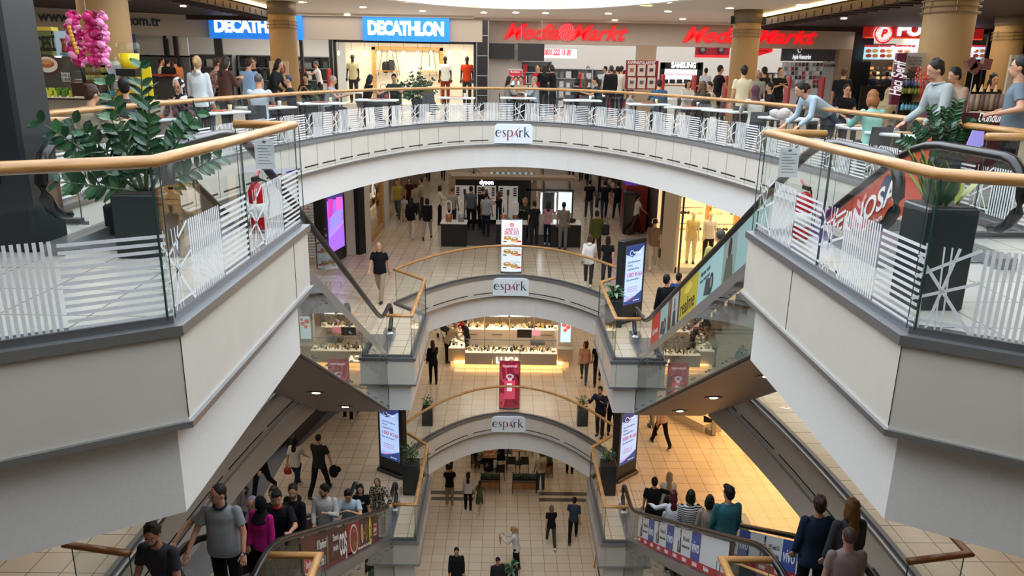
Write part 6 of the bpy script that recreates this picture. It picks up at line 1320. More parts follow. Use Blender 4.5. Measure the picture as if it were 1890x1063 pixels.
def person(label, loc, az, pose='stand', top='#222226', sleeve=.5, low='#23252b', hair='short', hc='#1c1613', H=1.74, fem=False, pat=None, vox=.022, skin=SKIN, shoes='#2a2a2c', fat=1., beard=None, glasses=False, skirt=0, coat=0, hood=False, detail=None, over=None, group=None, dz=0, legs=True, collar=None, mannequin=False):
    global NP; NP += 1
    lean, hp, hyw, aL, aR, lL, lR, sit = POSE[pose]
    if over:
        hp = over.get('hp', hp); hyw = over.get('hy', 0); lean = over.get('lean', lean); aL = over.get('aL', aL); aR = over.get('aR', aR)
    k = H / 1.75
    t = thing('person' if not mannequin else 'mannequin', label, 'person' if not mannequin else 'mannequin', (loc[0], loc[1], loc[2] + dz), R(az), group)
    M = mat(skin, .5, 0, 0, .35, .05, 25, name='skin')
    sw = (.16 if fem else .18); hw = .095
    lens = [.44, .42]
    def leg(s, f, kn, pel):
        hip = pel + V((s * hw, 0, -.03)); d1 = V((s * .02, sin(R(f)), -cos(R(f)))); knee = hip + d1 * lens[0]
        d2 = V((0, sin(R(f - kn)), -cos(R(f - kn)))); ank = knee + d2 * lens[1]; return hip, knee, ank, f - kn
    pz = .57 if sit else .95
    pel = V((0, 0, pz)); LG = [leg(-1, *lL, pel), leg(1, *lR, pel)]
    if not sit:
        mz = min(l[2].z for l in LG); pel = V((0, 0, pz - mz + .085)); LG = [leg(-1, *lL, pel), leg(1, *lR, pel)]
    sd = V((0, sin(R(lean)), cos(R(lean)))); sf = V((0, cos(R(lean)), -sin(R(lean))))
    chest = pel + sd * .36; neck = pel + sd * .545
    hd = R(lean * .5 + hp * .4); hc_ = neck + V((0, sin(hd) * .165 + .01, cos(hd) * .165)); HR = Euler((-R(hp), 0, R(hyw))).to_matrix()
    def arm(s, a):
        f, ab, el, inn = a; sh = pel + sd * .49 + V((s * sw, 0, 0))
        d1 = V((s * sin(R(ab)), sin(R(f)) * cos(R(ab)), -cos(R(f)) * cos(R(ab)))); e_ = sh + d1 * .29
        g = f + el; d2 = V((-s * sin(R(inn)) + s * sin(R(ab)) * .4, sin(R(g)) * cos(R(inn)), -cos(R(g)) * cos(R(inn)))).normalized(); w_ = e_ + d2 * .25; return sh, e_, w_, d2
    AR = [arm(-1, aL), arm(1, aR)]
    def sc(mb): mb.v = [(p[0] * k, p[1] * k, p[2] * k) for p in mb.v]; return mb
    def limb(mb, pts, rs, n=10):
        for i in range(len(pts) - 1): mb.cone(pts[i], pts[i + 1], rs[i], rs[i + 1], n)
        for p, r in zip(pts, rs): mb.ell(p, r * 1.0, 10)
    def torso(mb, g, lo=-.06, hi=.50, bel=1):
        PR = ([(0, .168, .108), (.12, .17, .112), (.3, .155, .105), (.45, .148, .102), (.6, .158, .11), (.75, .172, .115), (.88, .186, .108), (.96, .175, .085), (1.03, .105, .065), (1.08, .062, .058)] if not fem else
              [(0, .172, .112), (.12, .172, .115), (.3, .148, .1), (.45, .13, .095), (.6, .136, .108), (.75, .15, .118), (.88, .163, .1), (.96, .152, .08), (1.03, .09, .06), (1.08, .055, .052)])
        n = 22; P = []
        for f, wd, dp in PR:
            c = pel + sd * (lo + (hi - lo) * f)
            if fat > 1 and f < .85: kf = (fat - 1) * sin(pi * min(1, f / .85 + .12)); wd *= 1 + kf * .8; dp *= 1 + kf * 1.6; c = c + sf * (kf * .07)
            gg = g if f < 1 else g * .5
            for i in range(n):
                a = 2 * pi * i / n; ca, sa = cos(a), sin(a); e = .8
                P.append(c + V((1, 0, 0)) * ((wd + gg) * math.copysign(abs(ca) ** e, ca)) + sf * ((dp + gg) * math.copysign(abs(sa) ** e, sa)))
        m = len(PR); F = [(i * n + k, i * n + (k + 1) % n, (i + 1) * n + (k + 1) % n, (i + 1) * n + k) for i in range(m - 1) for k in range(n)]
        F += [tuple(range(n - 1, -1, -1)), tuple((m - 1) * n + k for k in range(n))]; mb.add(P, F)
    b = MB(); torso(b, -.012); b.cone(neck - sd * .05, hc_ - V((0, .01, .03)), .062, .052, 10)
    for s, (sh, e_, w_, d2) in zip((-1, 1), AR): limb(b, [sh, e_, w_], [.05, .04, .027])
    if legs:
        for hip, kn, an, fa in LG: limb(b, [hip, kn, an], [.082, .055, .038]); b.ell(an + V((0, .05, -.045)), (.035, .09, .03), 8)
    def hp_(v): return hc_ + HR @ V(v)
    he = Euler((-R(hp), 0, R(hyw)))
    b.ell(hc_ + HR @ V((0, -.005, .02)), (.076, .095, .105), 14, rot=he); b.ell(hp_((0, .028, -.05)), (.056, .06, .065), 12, rot=he); b.ell(hp_((0, .098, -.012)), (.013, .018, .022), 8, rot=he); b.ell(hp_((0, .06, -.035)), (.045, .035, .05), 10, rot=he)
    for s in (-1, 1): b.ell(hp_((s * .077, -.005, -.005)), (.011, .018, .03), 8, rot=he)
    sc(b); ex = MB()
    for s, (sh, e_, w_, d2) in zip((-1, 1), AR):     # palm, four bent fingers, thumb
        u_ = d2; sd_ = u_.cross(V((0, 0, 1))); sd_ = sd_.normalized() if sd_.length > .3 else V((0, 1, 0)).cross(u_).normalized(); nn = sd_.cross(u_).normalized()
        pc = w_ + u_ * .045; q = Matrix((sd_, u_, nn)).transposed().to_euler(); ex.ell(pc, (.04, .055, .017), 10, rot=q)
        for i in range(4):
            o = w_ + u_ * .085 + sd_ * ((i - 1.5) * .019); L1 = (.034, .04, .038, .028)[i]; p1 = o + u_ * L1; p2 = p1 + (u_ * .8 - nn * .6) * L1 * .8
            ex.tube([o - u_ * .02, p1, p2], [.0095, .0085, .0065], 6)
        o = w_ + u_ * .025 - sd_ * s * .03; ex.tube([o, o - sd_ * s * .025 + u_ * .03, o - sd_ * s * .03 + u_ * .06], [.012, .01, .008], 6)
    sc(ex)
    ob = b.build('body', M, t, True); PEND.append((ob, vox * .8, ex))
    # clothes
    S = MB(); g = .012 + coat * .006
    torso(S, g, -.10 - coat * .05)
    if fem: 
        for s in (-1, 1): S.ell(pel + sd * .34 + sf * .08 + V((s * .065, 0, 0)), (.06, .05, .055), 10)
    for s, (sh, e_, w_, d2) in zip((-1, 1), AR):
        if sleeve <= 0: S.ell(sh, .062, 10); continue
        if sleeve < .9: q = sh.lerp(e_, min(1, sleeve * 1.35)); S.cone(sh, q, .06, .062 - .008 * (sleeve > .6), 12); S.ell(sh - sd * .008, .061, 12)
        else: limb(S, [sh, e_, e_.lerp(w_, .88)], [.06 + coat * .006, .053 + coat * .006, .042 + coat * .005])
    if coat > 1 or skirt:
        hem = pel + V((0, 0, -(.35 if coat > 1 else 0)))
        if coat > 1: S.cone(pel + V((0, 0, .05)), hem, .18, .21, 14)
    if hood: S.ell(neck + V((0, -.075, .0)), (.1, .06, .06), 10)
    sc(S); o = S.build('shirt' if not coat else 'jacket', cloth(top, pat), t, True); PEND.append((o, vox, None))
    if legs:
        T = MB(); T.ell(pel + V((0, 0, -.02)), (.172, .12, .12), 14)
        if skirt: 
            if sit: 
                for hip, kn, an, fa in LG: limb(T, [hip, kn], [.11, .09])
            else: T.cone(pel, pel - V((0, 0, .3 * skirt + .15)), .165, .22, 16)
        else:
            for hip, kn, an, fa in LG:
                f = .93; limb(T, [hip, kn, kn.lerp(an, f)], [.1 if not fem else .097, .072, .062 if not fem else .055])
        sc(T); o = T.build('skirt' if skirt else 'trousers', cloth(low), t, True); PEND.append((o, vox, None))
        for hip, kn, an, fa in LG:
            s_ = MB(); a_ = R(fa) if not sit else 0; c_, n_ = cos(a_ * .8), sin(a_ * .8)
            for p, r in (((0, .055, -.045), (.045, .11, .035)), ((0, -.01, -.02), (.042, .055, .05)), ((0, .045, -.068), (.046, .13, .018))):
                q = V(p); q = V((q.x, q.y * c_ - q.z * n_ * -1 * 0 , q.z + q.y * n_)); s_.ell(an + q, r, 10, rot=(a_ * .8, 0, 0))
            sc(s_); s_.build('shoe', mat(shoes, .5, name='shoe'), t, True)
    # hair
    if hair != 'bald':
        h = MB()
        if hair in ('hijab',):
            h.ell(hp_((0, -.02, .012)), (.096, .1, .125), 14, rot=he); h.ell(hp_((0, -.01, -.09)), (.085, .075, .07), 12, rot=he); h.cone(neck + V((0, .0, .04)), neck - V((0, 0, .12)), .075, .17, 14)
        elif hair != 'fade':
            h.ell(hp_((0, -.024, .038)), (.086, .1, .104), 14, rot=he); h.ell(hp_((0, -.05, -.01)), (.078, .06, .085), 12, rot=he)
            if hair == 'quiff': h.ell(hp_((0, .045, .115)), (.065, .06, .04), 10, rot=he)
        else: h.ell(hp_((0, -.02, .033)), (.0805, .096, .1), 14, rot=he)
        if hair in ('long', 'longer', 'curly'):
            L = {'long': .2, 'longer': .34, 'curly': .17}[hair]
            for s in (-1, 1): h.ell(hp_((s * .06, -.02, -.06)), (.035, .06, .11), 10, rot=he)
            h.ell(hp_((0, -.075, -.06)), (.09, .045, .12), 12, rot=he); h.ell(neck + V((0, -.095, .02 - L * .5)), (.085, .04, L * .75), 12)
            if hair == 'curly':
                for i in range(14): a = i * 2.4; h.ell(hp_((.085 * sin(a), -.05 + .05 * cos(a * 1.7), -.12 + .02 * i)), .035, 8)
        if hair == 'pony': h.ell(hp_((0, -.12, .05)), .03, 8); h.tube([hp_((0, -.12, .06)), hp_((0, -.16, .0)), hp_((0, -.145, -.12)), hp_((0, -.13, -.22))], [.03, .038, .034, .012], 8)
        if hair == 'bun': h.ell(hp_((0, -.1, .085)), .05, 10); h.ell(hp_((.02, -.08, .11)), .035, 8)
        if hair == 'bob':
            for s in (-1, 1): h.ell(hp_((s * .07, -.01, -.05)), (.03, .06, .09), 10, rot=he)
            h.ell(hp_((0, -.07, -.05)), (.088, .05, .1), 12, rot=he)
        if vox < .02 and hair not in ('hijab', 'fade'):
            rh = random.Random(int(H * 1000) + len(label))
            for i in range(26):
                a = rh.uniform(0, 6.283); e = rh.uniform(.15, 1.5)
                if sin(a) > -.1 and e < 1.0: continue
                h.ell(hp_((.08 * cos(a) * cos(e), -.022 + .095 * sin(a) * cos(e), .04 + .1 * sin(e))), (rh.uniform(.014, .026), rh.uniform(.02, .034), rh.uniform(.012, .02)), 6, rot=(rh.uniform(-.5, .5), 0, a))
        sc(h); o = h.build('headscarf' if hair == 'hijab' else 'hair', cloth(hc, pat if hair == 'hijab' and pat else None) if hair == 'hijab' else mat(hc, .55, 0, 0, .3, .5, 70, name='hair'), t, True); PEND.append((o, vox * .8, None))
        if hair == 'cap':
            pass
    # face
    def small(n, mb, m_): sc(mb); o = mb.build(n, m_, t, True); o.parent = ob; return o
    if detail is None: detail = vox < .02
    if not mannequin and (detail or abs(((az + hyw + 180) % 360) - 180) > 60):
        for s in (-1, 1):
            e = MB()
            if detail: e.ell(hp_((s * .031, .079, .012)), (.014, .009, .007), 8); small('eye', e, mat('#e6dfd8', .3, name='eye_white')); e = MB(); e.ell(hp_((s * .031, .0875, .012)), (.0058, .003, .0062), 8); small('iris', e, mat('#20140e', .2, name='iris')); e = MB(); e.ell(hp_((s * .032, .082, .032)), (.02, .008, .0045), 8); small('eyebrow', e, mat(hc if hair != 'hijab' else '#2a1c14', .6, name='brow'))
            else: e.ell(hp_((s * .031, .078, .012)), (.015, .012, .008), 8); small('eye', e, mat('#33231c', .4, name='eye_dark'))
        e = MB(); e.ell(hp_((0, .084, -.062)), (.022, .008, .0065), 8); small('mouth', e, mat('#9a5a50', .5, name='lips'))
    if beard: e = MB(); e.ell(hp_((0, .03, -.062)), (.06, .062, .058), 12, rot=he); e.ell(hp_((0, .082, -.045)), (.028, .012, .006), 8); sc(e); o = e.build('beard', mat(beard, .8, name='beard'), t, True); o.parent = ob; PEND.append((o, vox * .8, None))
    if glasses:
        e = MB()
        for s in (-1, 1): e.tube([hp_((s * .033 + .019 * cos(a), .094, .012 + .015 * sin(a))) for a in [i * .785 for i in range(8)]], .0022, 5, closed=True)
        e.tube([hp_((-.014, .096, .015)), hp_((.014, .096, .015))], .002, 5); small('glasses', e, M_BLACK)
    if collar: e = MB(); e.tube([neck + V((.07 * cos(a), .065 * sin(a) + .01, .005 + .012 * sin(a + 3.14))) for a in [2 * pi * i / 14 for i in range(14)]], .016, 6, closed=True); small('collar', e, cloth(collar))
    t['_h'] = k; del t['_h']
    t_hands = [t.matrix_basis @ (w_ * k) for _, _, w_, _ in AR]
    return t, t_hands, t.matrix_basis @ (hc_ * k)
def finish_people():
    for o, vx, exm in PEND:
        m = o.modifiers.new('r', 'REMESH'); m.mode = 'VOXEL'; m.voxel_size = vx; m.use_smooth_shade = True
        s = o.modifiers.new('s', 'SMOOTH'); s.iterations = 3; s.factor = .6
    bpy.context.view_layer.update(); dg = bpy.context.evaluated_depsgraph_get()
    for o, vx, exm in PEND:
        me = bpy.data.meshes.new_from_object(o.evaluated_get(dg)); 
        if exm:
            b = bmesh.new(); b.from_mesh(me); tm = exm.mesh('x'); b.from_mesh(tm); bpy.data.meshes.remove(tm); b.to_mesh(me); b.free()
        for p in me.polygons: p.use_smooth = True
        o.modifiers.clear(); old = o.data; mt = old.materials[0]; o.data = me; me.name = o.name
        if not me.materials: me.materials.append(mt)
        bpy.data.meshes.remove(old)
def FP(u, v, z): p = at_z(u, v, z); return (p.x, p.y, z)
def XP(u, v, y, z): p = at_y(u, v, y); return (p.x, y, z)
def esc(u, v, y, zt): p = at_y(u, v, y); return (math.copysign(min(3.98, max(3.33, abs(p.x))), p.x), y, zt + sz(y))
def bag(name, label, cat, c, d, col, rz=0, strap=None):
    t = thing(name, label, cat, tuple(c), rz); MB().rbox((0, 0, 0), d, min(d) * .3).build('bag_body', mat(col, .5, name='bag'), t, True)
    h = MB(); h.tube([(-d[0] * .3, 0, d[2] / 2), (-d[0] * .2, 0, d[2] / 2 + .12), (d[0] * .2, 0, d[2] / 2 + .12), (d[0] * .3, 0, d[2] / 2)], .008, 5); h.build('handle', mat(col, .5, name='bag'), t, True); return t
def phone(label, c, rz=0): 
    b = MB(); b.rbox((0, 0, 0), (.075, .012, .15), .004); o = b.build('mobile_phone', mat('#15161a', .2, name='phone')); o.location = c; o.rotation_euler = (R(-30), 0, rz); tag(o, label, 'phone'); return o
# ---------- fan level
person('bald person in black polo and khaki trousers walking towards the curved balustrade', FP(703, 555, -5), 172, 'walk', '#131418', .5, '#9c8a72', 'bald', H=1.78, vox=.02, shoes='#1a1a1c', fat=1.12, collar='#131418', skin='#c69478', detail=True)
person('person with long dark hair, black jacket and white trousers, left of the backs pair', FP(760, 440, -5), 0, 'walk', '#16161a', 1, '#c9c0b4', 'long', fem=True, H=1.66, coat=1, shoes='#d8d4d0')
person('person in black jacket over white collar and grey trousers, right of the backs pair', FP(789, 441, -5), -5, 'walk2', '#15151a', 1, '#a39c94', 'bob', fem=True, H=1.64, coat=1)
person('small child in black and white striped top seen from behind', FP(747, 410, -5), 0, 'stand', '#e8e4dc', .5, '#b5a58a', 'short', '#3a2a1c', H=1.15, pat=('h', '#26262a', 12), shoes='#5a4a3a')
person('person in yellow tee and jeans walking between oak shops and the backs pair', FP(735, 402, -5), 178, 'walk', '#a89a4c', .5, '#4c5a70', 'short', H=1.75, fat=1.1)
person('person in dark red tee beside the one in yellow', FP(757, 396, -5), 180, 'stand', '#3a1a1e', .5, '#26262a', 'bob', fem=True, H=1.66)
person('person with beige scarf behind the backs pair', FP(768, 405, -5), 20, 'walk', '#9a8a74', 1, '#2a2a30', 'bun', fem=True, H=1.62)
person('person in pale green tee looking left, near the oak-framed shops', FP(779, 402, -5), 100, 'stand', '#9ea47c', .5, '#3a4048', 'short', H=1.76)
person('person in white shirt and black trousers standing alone left of the fan counter', FP(812, 415, -5), -85, 'fold', '#d9cfbf', 1, '#17171b', 'bob', fem=True, H=1.68)
person('person in black and white checked shirt behind the wide loop fan', FP(835, 425, -5), -20, 'stand', '#d8d4cc', .5, '#2a2628', 'fade', '#4a4440', H=1.76, pat=('check', '#1c1c20', 9))
person('person in blue-grey tee and black shorts before the vacuum wall', FP(869, 424, -5), -10, 'stand', '#51606c', .5, '#15161a', 'short', H=1.8)
person('person in black tee beside the pale tee at the vacuum wall', FP(888, 424, -5), -30, 'reach', '#141417', .5, '#1c1c22', 'fade', '#3a3430', H=1.76)
person('person in pale grey tee and dark jeans in front of the vacuum wall', FP(897, 436, -5), -15, 'stand', '#a3a8b2', .5, '#1f2634', 'short', H=1.76)
person('person leaning forward in black near the right edge of the vacuum wall', FP(925, 428, -5), 80, 'reach', '#1a1a1e', .5, '#1c1c22', 'bob', '#4a2c1c', fem=True, H=1.66)
person('person in dark green jacket behind the loop fan on the middle counter', FP(968, 444, -5), 160, 'phone', '#2a3426', 1, '#202226', 'curly', '#8a7a5c', fem=True, H=1.66)
person('person in black waistcoat over white shirt beside the middle counter', FP(985, 455, -5), 20, 'stand', '#1c1f22', .45, '#26282c', 'short', H=1.72, skin='#c09078')
person('person in pink shirt and navy trousers at the makeup counter', FP(1010, 452, -5), -10, 'reach', '#b98a92', 1, '#1a1e2c', 'curly', '#2a1c18', fem=True, H=1.64, shoes='#d8d4d0')
person('person in taupe tee and matching trousers at the makeup counter', FP(1038, 460, -5), -5, 'stand', '#7e766e', .5, '#75706a', 'short', H=1.76, skin='#a87c60')
person('leftmost of the three people in black tees walking away, carrying a bag', FP(1086, 402, -5), 0, 'walk', '#131317', .5, '#3c424c', 'short', H=1.78)
person('middle of the three people in black tees walking away', FP(1114, 404, -5), -3, 'walk2', '#141418', .5, '#2e3644', 'short', H=1.78)
person('rightmost of the three people in black tees walking away', FP(1138, 405, -5), 3, 'walk', '#121216', .5, '#252c44', 'short', H=1.76)
p = at_z(1102, 398, -5); bag('paper_bag', 'tall brown bag carried by the leftmost person in black tee', 'bag', (p.x - .05, p.y - .1, -4.35), (.16, .1, .5), '#3c3022')
person('person in olive jacket with black shoulder bag walking away', FP(1098, 478, -5), 0, 'walk', '#4f5524', 1, '#3a2c24', 'short', '#2a1c16', H=1.78, coat=1)
p = at_z(1110, 470, -5); bag('shoulder_bag', 'black shoulder bag hanging on the olive jacket', 'bag', (p.x + .1, p.y, -4.05), (.3, .16, .42), '#14141a')
person('person in white hooded top and black trousers behind the middle balustrade', FP(1085, 528, -5), -10, 'walk', '#ddd9d2', 1, '#1c1c20', 'bob', '#4a3024', fem=True, H=1.66, hood=True, coat=1, vox=.02, shoes='#e8e6e2')
person('person with long black hair and black tee behind the middle balustrade', FP(1118, 528, -5), -10, 'walk2', '#16161a', .5, '#1b1b1f', 'longer', '#100d0c', fem=True, H=1.62, vox=.02, shoes='#c8c8ca')
person('person in white tee and brown trousers striding by the black kiosks', FP(1172, 433, -5), -75, 'walk', '#c3bdb4', .5, '#4a2a20', 'short', H=1.72)
_, hd, hh = person('person with white headphones, brown tee and cream trousers walking away', FP(1203, 497, -5), -8, 'walk2', '#77604a', .5, '#b3a894', 'fade', '#1c1512', H=1.78, vox=.02, shoes='#e4e0da')
b = MB(); b.tube([hh + V((.1 * cos(a), 0, .02 + .11 * sin(a))) for a in [i * pi / 10 for i in range(11)]], .014, 6)
hp = thing('headphones', 'white over-ear headphones worn by the person in brown tee', 'headphones', tuple(hh)); b.build('headband', M_WHITE, hp, True, True)
for s in (-1, 1): MB().ell(hh + V((s * .095, 0, .0)), (.022, .04, .045), 10).build('ear_cup', M_WHITE, hp, True, True)
person('person in black leather jacket with beard leaving the right upper escalator', (3.75, 17.8, -5), 15, 'stand', '#121215', 1, '#1a1a1e', 'short', '#15110f', H=1.8, coat=1, vox=.018, beard='#2a1e18', over={'hy': -60})
person('young person in blue jacket with backpack at the foot of the right upper escalator', (4.25, 18.7, -5), 0, 'stand', '#23407e', 1, '#1c1e26', 'short', '#17120f', H=1.62, coat=1, vox=.02, over={'hy': -50})
bag('backpack', 'black backpack on the young person in blue jacket', 'bag', (4.28, 18.5, -3.85), (.32, .2, .42), '#17181e')
person('small child in pink on the right upper escalator landing', (4.15, 17.2, -5), 10, 'stand', '#c04a6a', 1, '#2a2a30', 'short', '#15110f', H=1.2)
person('person with shaved head and yellow tee riding the right upper escalator', esc(1330, 440, 12.7, 0), 0, 'stand', '#b8a860', .5, '#2a2a30', 'fade', '#4a4340', H=1.74, vox=.02)
person('person in dark trousers far away near the flower window', FP(790, 334, -5), 180, 'walk', '#1c1c20', 1, '#1c1c22', 'short')
person('person in long black coat far away near the flower window', FP(818, 332, -5), 0, 'walk', '#17171b', 1, '#2a3442', 'long', fem=True, H=1.66, coat=2)
person('person with long hair in black standing at the awning kiosk', XP(950, 345, 34.6, -5), 60, 'stand', '#131316', 1, '#17171b', 'longer', '#15100e', fem=True, H=1.7, over={})
for i, u in enumerate((1054, 1072, 1084)): person(['far person in brown trousers beyond the three in black, leftmost', 'far person with white shoes beyond the three in black, middle', 'far person in dark clothes beyond the three in black, rightmost'][i], FP(u, 333, -5), 0, ('walk', 'walk2')[i % 2], '#1c1a1e', .6, ['#3a2420', '#1c1c22', '#22242c'][i])
# ---------- kiosk level
_, hd, _ = person('person with long brown hair in black blazer holding a phone, left of the jewellery kiosk', FP(800, 708, -10), 20, 'onephone', '#141418', 1, '#121216', 'longer', '#4a3426', fem=True, H=1.68, coat=1, vox=.02)
phone('mobile phone held by the person in black blazer', hd[1] + V((0, 0, .08)))
person('person in cream jacket leaning over the left end of the jewellery kiosk', FP(826, 668, -10), -50, 'lean', '#a8977c', 1, '#17171b', 'short', '#8a7a66', H=1.7, coat=1)
person('kiosk attendant in red top serving behind the glass case', XP(857, 610, 30.4, -10), 100, 'reach', '#9c1a24', 1, '#1c1c20', 'bun', fem=True, H=1.66)
person('kiosk attendant in black waistcoat and white shirt', XP(863, 630, 29.75, -10), 100, 'reach', '#1c1c22', .5, '#1c1c20', 'bun', fem=True, H=1.62)
person('person with long dark hair in pink jacket and jeans right of the jewellery kiosk', FP(1077, 705, -10), 170, 'walk', '#c59a8c', 1, '#3d4d60', 'curly', '#2a1a15', fem=True, H=1.68, over={'hy': -60})
person('person in black partly hidden behind the right white wall', FP(1102, 708, -10), 175, 'walk2', '#17171c', .5, '#1c2230', 'short', H=1.76)
person('person in navy top aiming a camera behind the right planter', FP(1106, 806, -10), 150, 'reach', '#1a2234', 1, '#141418', 'short', '#17120f', H=1.78, vox=.018, beard='#1c1512', over={'aL': (40, 20, 95, 20), 'aR': (40, 20, 95, 20)})
c = at_z(1106, 806, -10); cm = thing('camera_body', 'black camera held up by the person in navy top', 'camera', (c.x - .1, c.y - .32, -8.45)); MB().rbox((0, 0, 0), (.14, .07, .1), .015).build('housing', M_BLACK, cm); MB().cone((0, -.03, 0), (0, -.11, 0), .035, .038, 14).build('lens', M_BLACK, cm, True)
person('person in dark clothing close beside the one with the camera', (c.x + .42, c.y + .15, -10), 170, 'stand', '#1a1a20', .5, '#17171b', 'short', H=1.7)
for i, (u, v) in enumerate([(632, 768), (655, 772), (603 + 130, 0)][:2]): person(['person with dark trousers and white-soled shoes walking by the left cosmetics shop', 'person beside them in black trousers under the left escalator soffit'][i], FP(u, v, -10), 10, ('walk', 'walk2')[i], '#2a2a30', 1, '#131317', 'short', shoes='#c8c4c0')
_, hd, _ = person('person in black leather jacket over beige tee walking, left on the kiosk level', FP(487, 915, -10), 165, 'walk2', '#131215', 1, '#15151a', 'short', '#15100d', H=1.78, coat=1, vox=.018, beard='#1c1410')
person('person in taupe coat and khaki trousers holding hands with the leather jacket', FP(447, 925, -10), 165, 'walk', '#6f6455', 1, '#7d705e', 'long', '#3a2a20', fem=True, H=1.66, coat=2, vox=.018)
_, hd, _ = person('person with long black hair, white blouse and blue jeans carrying a red bag', FP(549, 905, -10), -15, 'walk', '#c9bfb2', .6, '#1c2736', 'longer', '#120f0e', fem=True, H=1.66, vox=.018, shoes='#b8b0a4')
bag('handbag', 'red handbag hanging from the person in white blouse', 'bag', hd[0] + V((0, 0, -.2)), (.2, .09, .2), '#a3202a')
_, hd, _ = person('tall person in dark brown tee and black trousers holding a jacket', FP(592, 912, -10), -12, 'walk2', '#2c2624', .5, '#121216', 'fade', '#1c1614', H=1.84, vox=.018, over={'aR': (-10, 28, 12, 0)})
b = MB(); b.ell(hd[1] + V((.05, 0, -.18)), (.14, .1, .2), 12); b.ell(hd[1] + V((.14, 0, -.12)), (.12, .08, .1), 10); tag(b.build('folded_jacket', cloth('#17161b'), smooth=True), 'black jacket dangling from the tall person in brown tee', 'jacket')
p = (-3.55, 16.9, -10)
person('person with black headscarf and black LA tee stepping on the left lower escalator', (-3.72, 16.7, -10), 185, 'stand', '#121215', .6, '#111114', 'longer', '#0f0d0d', fem=True, H=1.64, vox=.016)
text('LOS ANGELES', .07, (-3.72, 16.53, -8.72), (1, 0, 0), (0, 0, 1), M_WHITE, 'shirt_print', None, .002, .01, fit=.24)
q = bpy.data.objects[-1] if False else None
for o_ in list(bpy.data.objects):
    if o_.name.startswith('shirt_print') and not o_.parent: tag(o_, 'white arched lettering printed across the black tee', 'shirt print'); o_.location.y = -.0
text('LA', .15, (-3.72, 16.53, -8.85), (1, 0, 0), (0, 0, 1), M_WHITE, 'shirt_logo', None, .002, .02, fit=.15)
for o_ in list(bpy.data.objects):
    if o_.name.startswith('shirt_logo') and not o_.parent: tag(o_, 'large white LA letters on the black tee', 'shirt print')
person('person in leopard tunic and matching headscarf holding the escalator handrail', (-3.36, 17.15, -10), 180, 'railL', '#a59a84', 1, '#131316', 'hijab', '#a3947a', fem=True, H=1.62, vox=.017, pat=('spot', '#2a2420', 28), coat=2)
person('person in black tee and trousers with an arm round the blonde person', (3.62, 16.95, -10), -5, 'stand', '#131316', .6, '#121215', 'short', '#15100e', H=1.76, vox=.017, over={'aR': (20, 70, 30, 0)})
person('blonde person in white top with black strap and blue jeans at the right lower escalator', (4.08, 17.35, -10), -5, 'stand', '#cfc6c2', .3, '#5a7080', 'longer', '#a88a66', fem=True, H=1.68, vox=.017)
person('person walking in white trainers beyond the right totem, upper body hidden', FP(1218, 822, -10), 20, 'walk', '#c0a090', 1, '#16161a', 'short', shoes='#1a1a1c')
person('person in pale trousers walking beyond the right totem', FP(1203, 797, -10), 20, 'walk2', '#c8a89a', 1, '#8f8674', 'short', fem=True)
# ---------- ground floor
_, hd, _ = person('person in black top and khaki trousers raising a phone on the ground floor', FP(830, 934, -15), 0, 'phone', '#15151a', .5, '#8f8268', 'short', '#1a1412', H=1.72, shoes='#e0deda')
person('person with long dark hair, white top and black leggings on the ground floor', FP(864, 944, -15), -5, 'stand', '#c9c3bc', 1, '#17171b', 'longer', '#2a1c16', fem=True, H=1.66, shoes='#e0deda')
person('girl in green skirt holding hands with the person in white top', FP(885, 942, -15), -20, 'walk', '#5a5a3c', .6, '#4c4f34', 'long', '#3a281c', fem=True, H=1.3, skirt=1, shoes='#e0deda')
_, hd, _ = person('person in white padded vest holding a clipboard at the bottom centre', FP(952, 1052, -15), 75, 'reach', '#cdc8c2', 1, '#17171b', 'pony', '#a58a6c', fem=True, H=1.66, coat=1, vox=.02, over={'aL': (35, 10, 75, 15), 'aR': (35, 10, 75, 15)})
b = MB(); b.box(tuple(hd[0] + V((-.08, -.02, .03))), (.03, .22, .3), .2); tag(b.build('clipboard', M_OAK), 'wooden clipboard held by the person in white vest', 'clipboard')
person('person in black tee and green trousers with a headscarf tail, walking away', FP(1016, 1007, -15), 5, 'walk', '#15151a', .5, '#36412e', 'bob', '#6a5a48', fem=True, H=1.64, shoes='#e0deda', fat=1.12)
person('person in striped blue shirt and black trousers walking away', FP(1057, 997, -15), -8, 'walk2', '#3a4a5e', .7, '#16161b', 'short', '#17120f', H=1.76, pat=('v', '#2a3648', 16))
person('person in dark leather jacket at the bottom edge, left of the green plant', FP(843, 1100, -15), 180, 'stand', '#1a1b1f', 1, '#1c1e26', 'short', '#14100e', H=1.78, coat=1, glasses=True, vox=.02)
person('young person in dark blue jacket looking down at the bottom edge', FP(917, 1112, -15), 200, 'stand', '#23262c', 1, '#22252c', 'short', '#14100e', H=1.66, coat=1, over={'hp': 22})
person('person in white tee with black hair at the bottom, behind the right wall', FP(1108, 1082, -15), -25, 'walk', '#c3bebc', .5, '#5a6478', 'bob', '#14100e', fem=True, H=1.68)
person('person in cream tee with printed slogan standing by the cafe tables', FP(997, 907, -15), 20, 'stand', '#c6b9a4', .5, '#39495c', 'short', '#1c1512', H=1.78, shoes='#e0deda')
p = FP(997, 907, -15); 
for i, s_ in enumerate(('DON\'T', 'WORRY', 'LIFE IS', 'GOOD')): 
    o_ = text(s_, .09, (p[0] + .04, p[1] - .16, -13.62 - i * .09), (1, .15, 0), (0, 0, 1), M_BLACK, 'slogan_print', None, .002, .01, fit=.2); tag(o_, 'black slogan line printed on the back of the cream tee, ' + ['topmost', 'second', 'third', 'lowest'][i], 'shirt print')
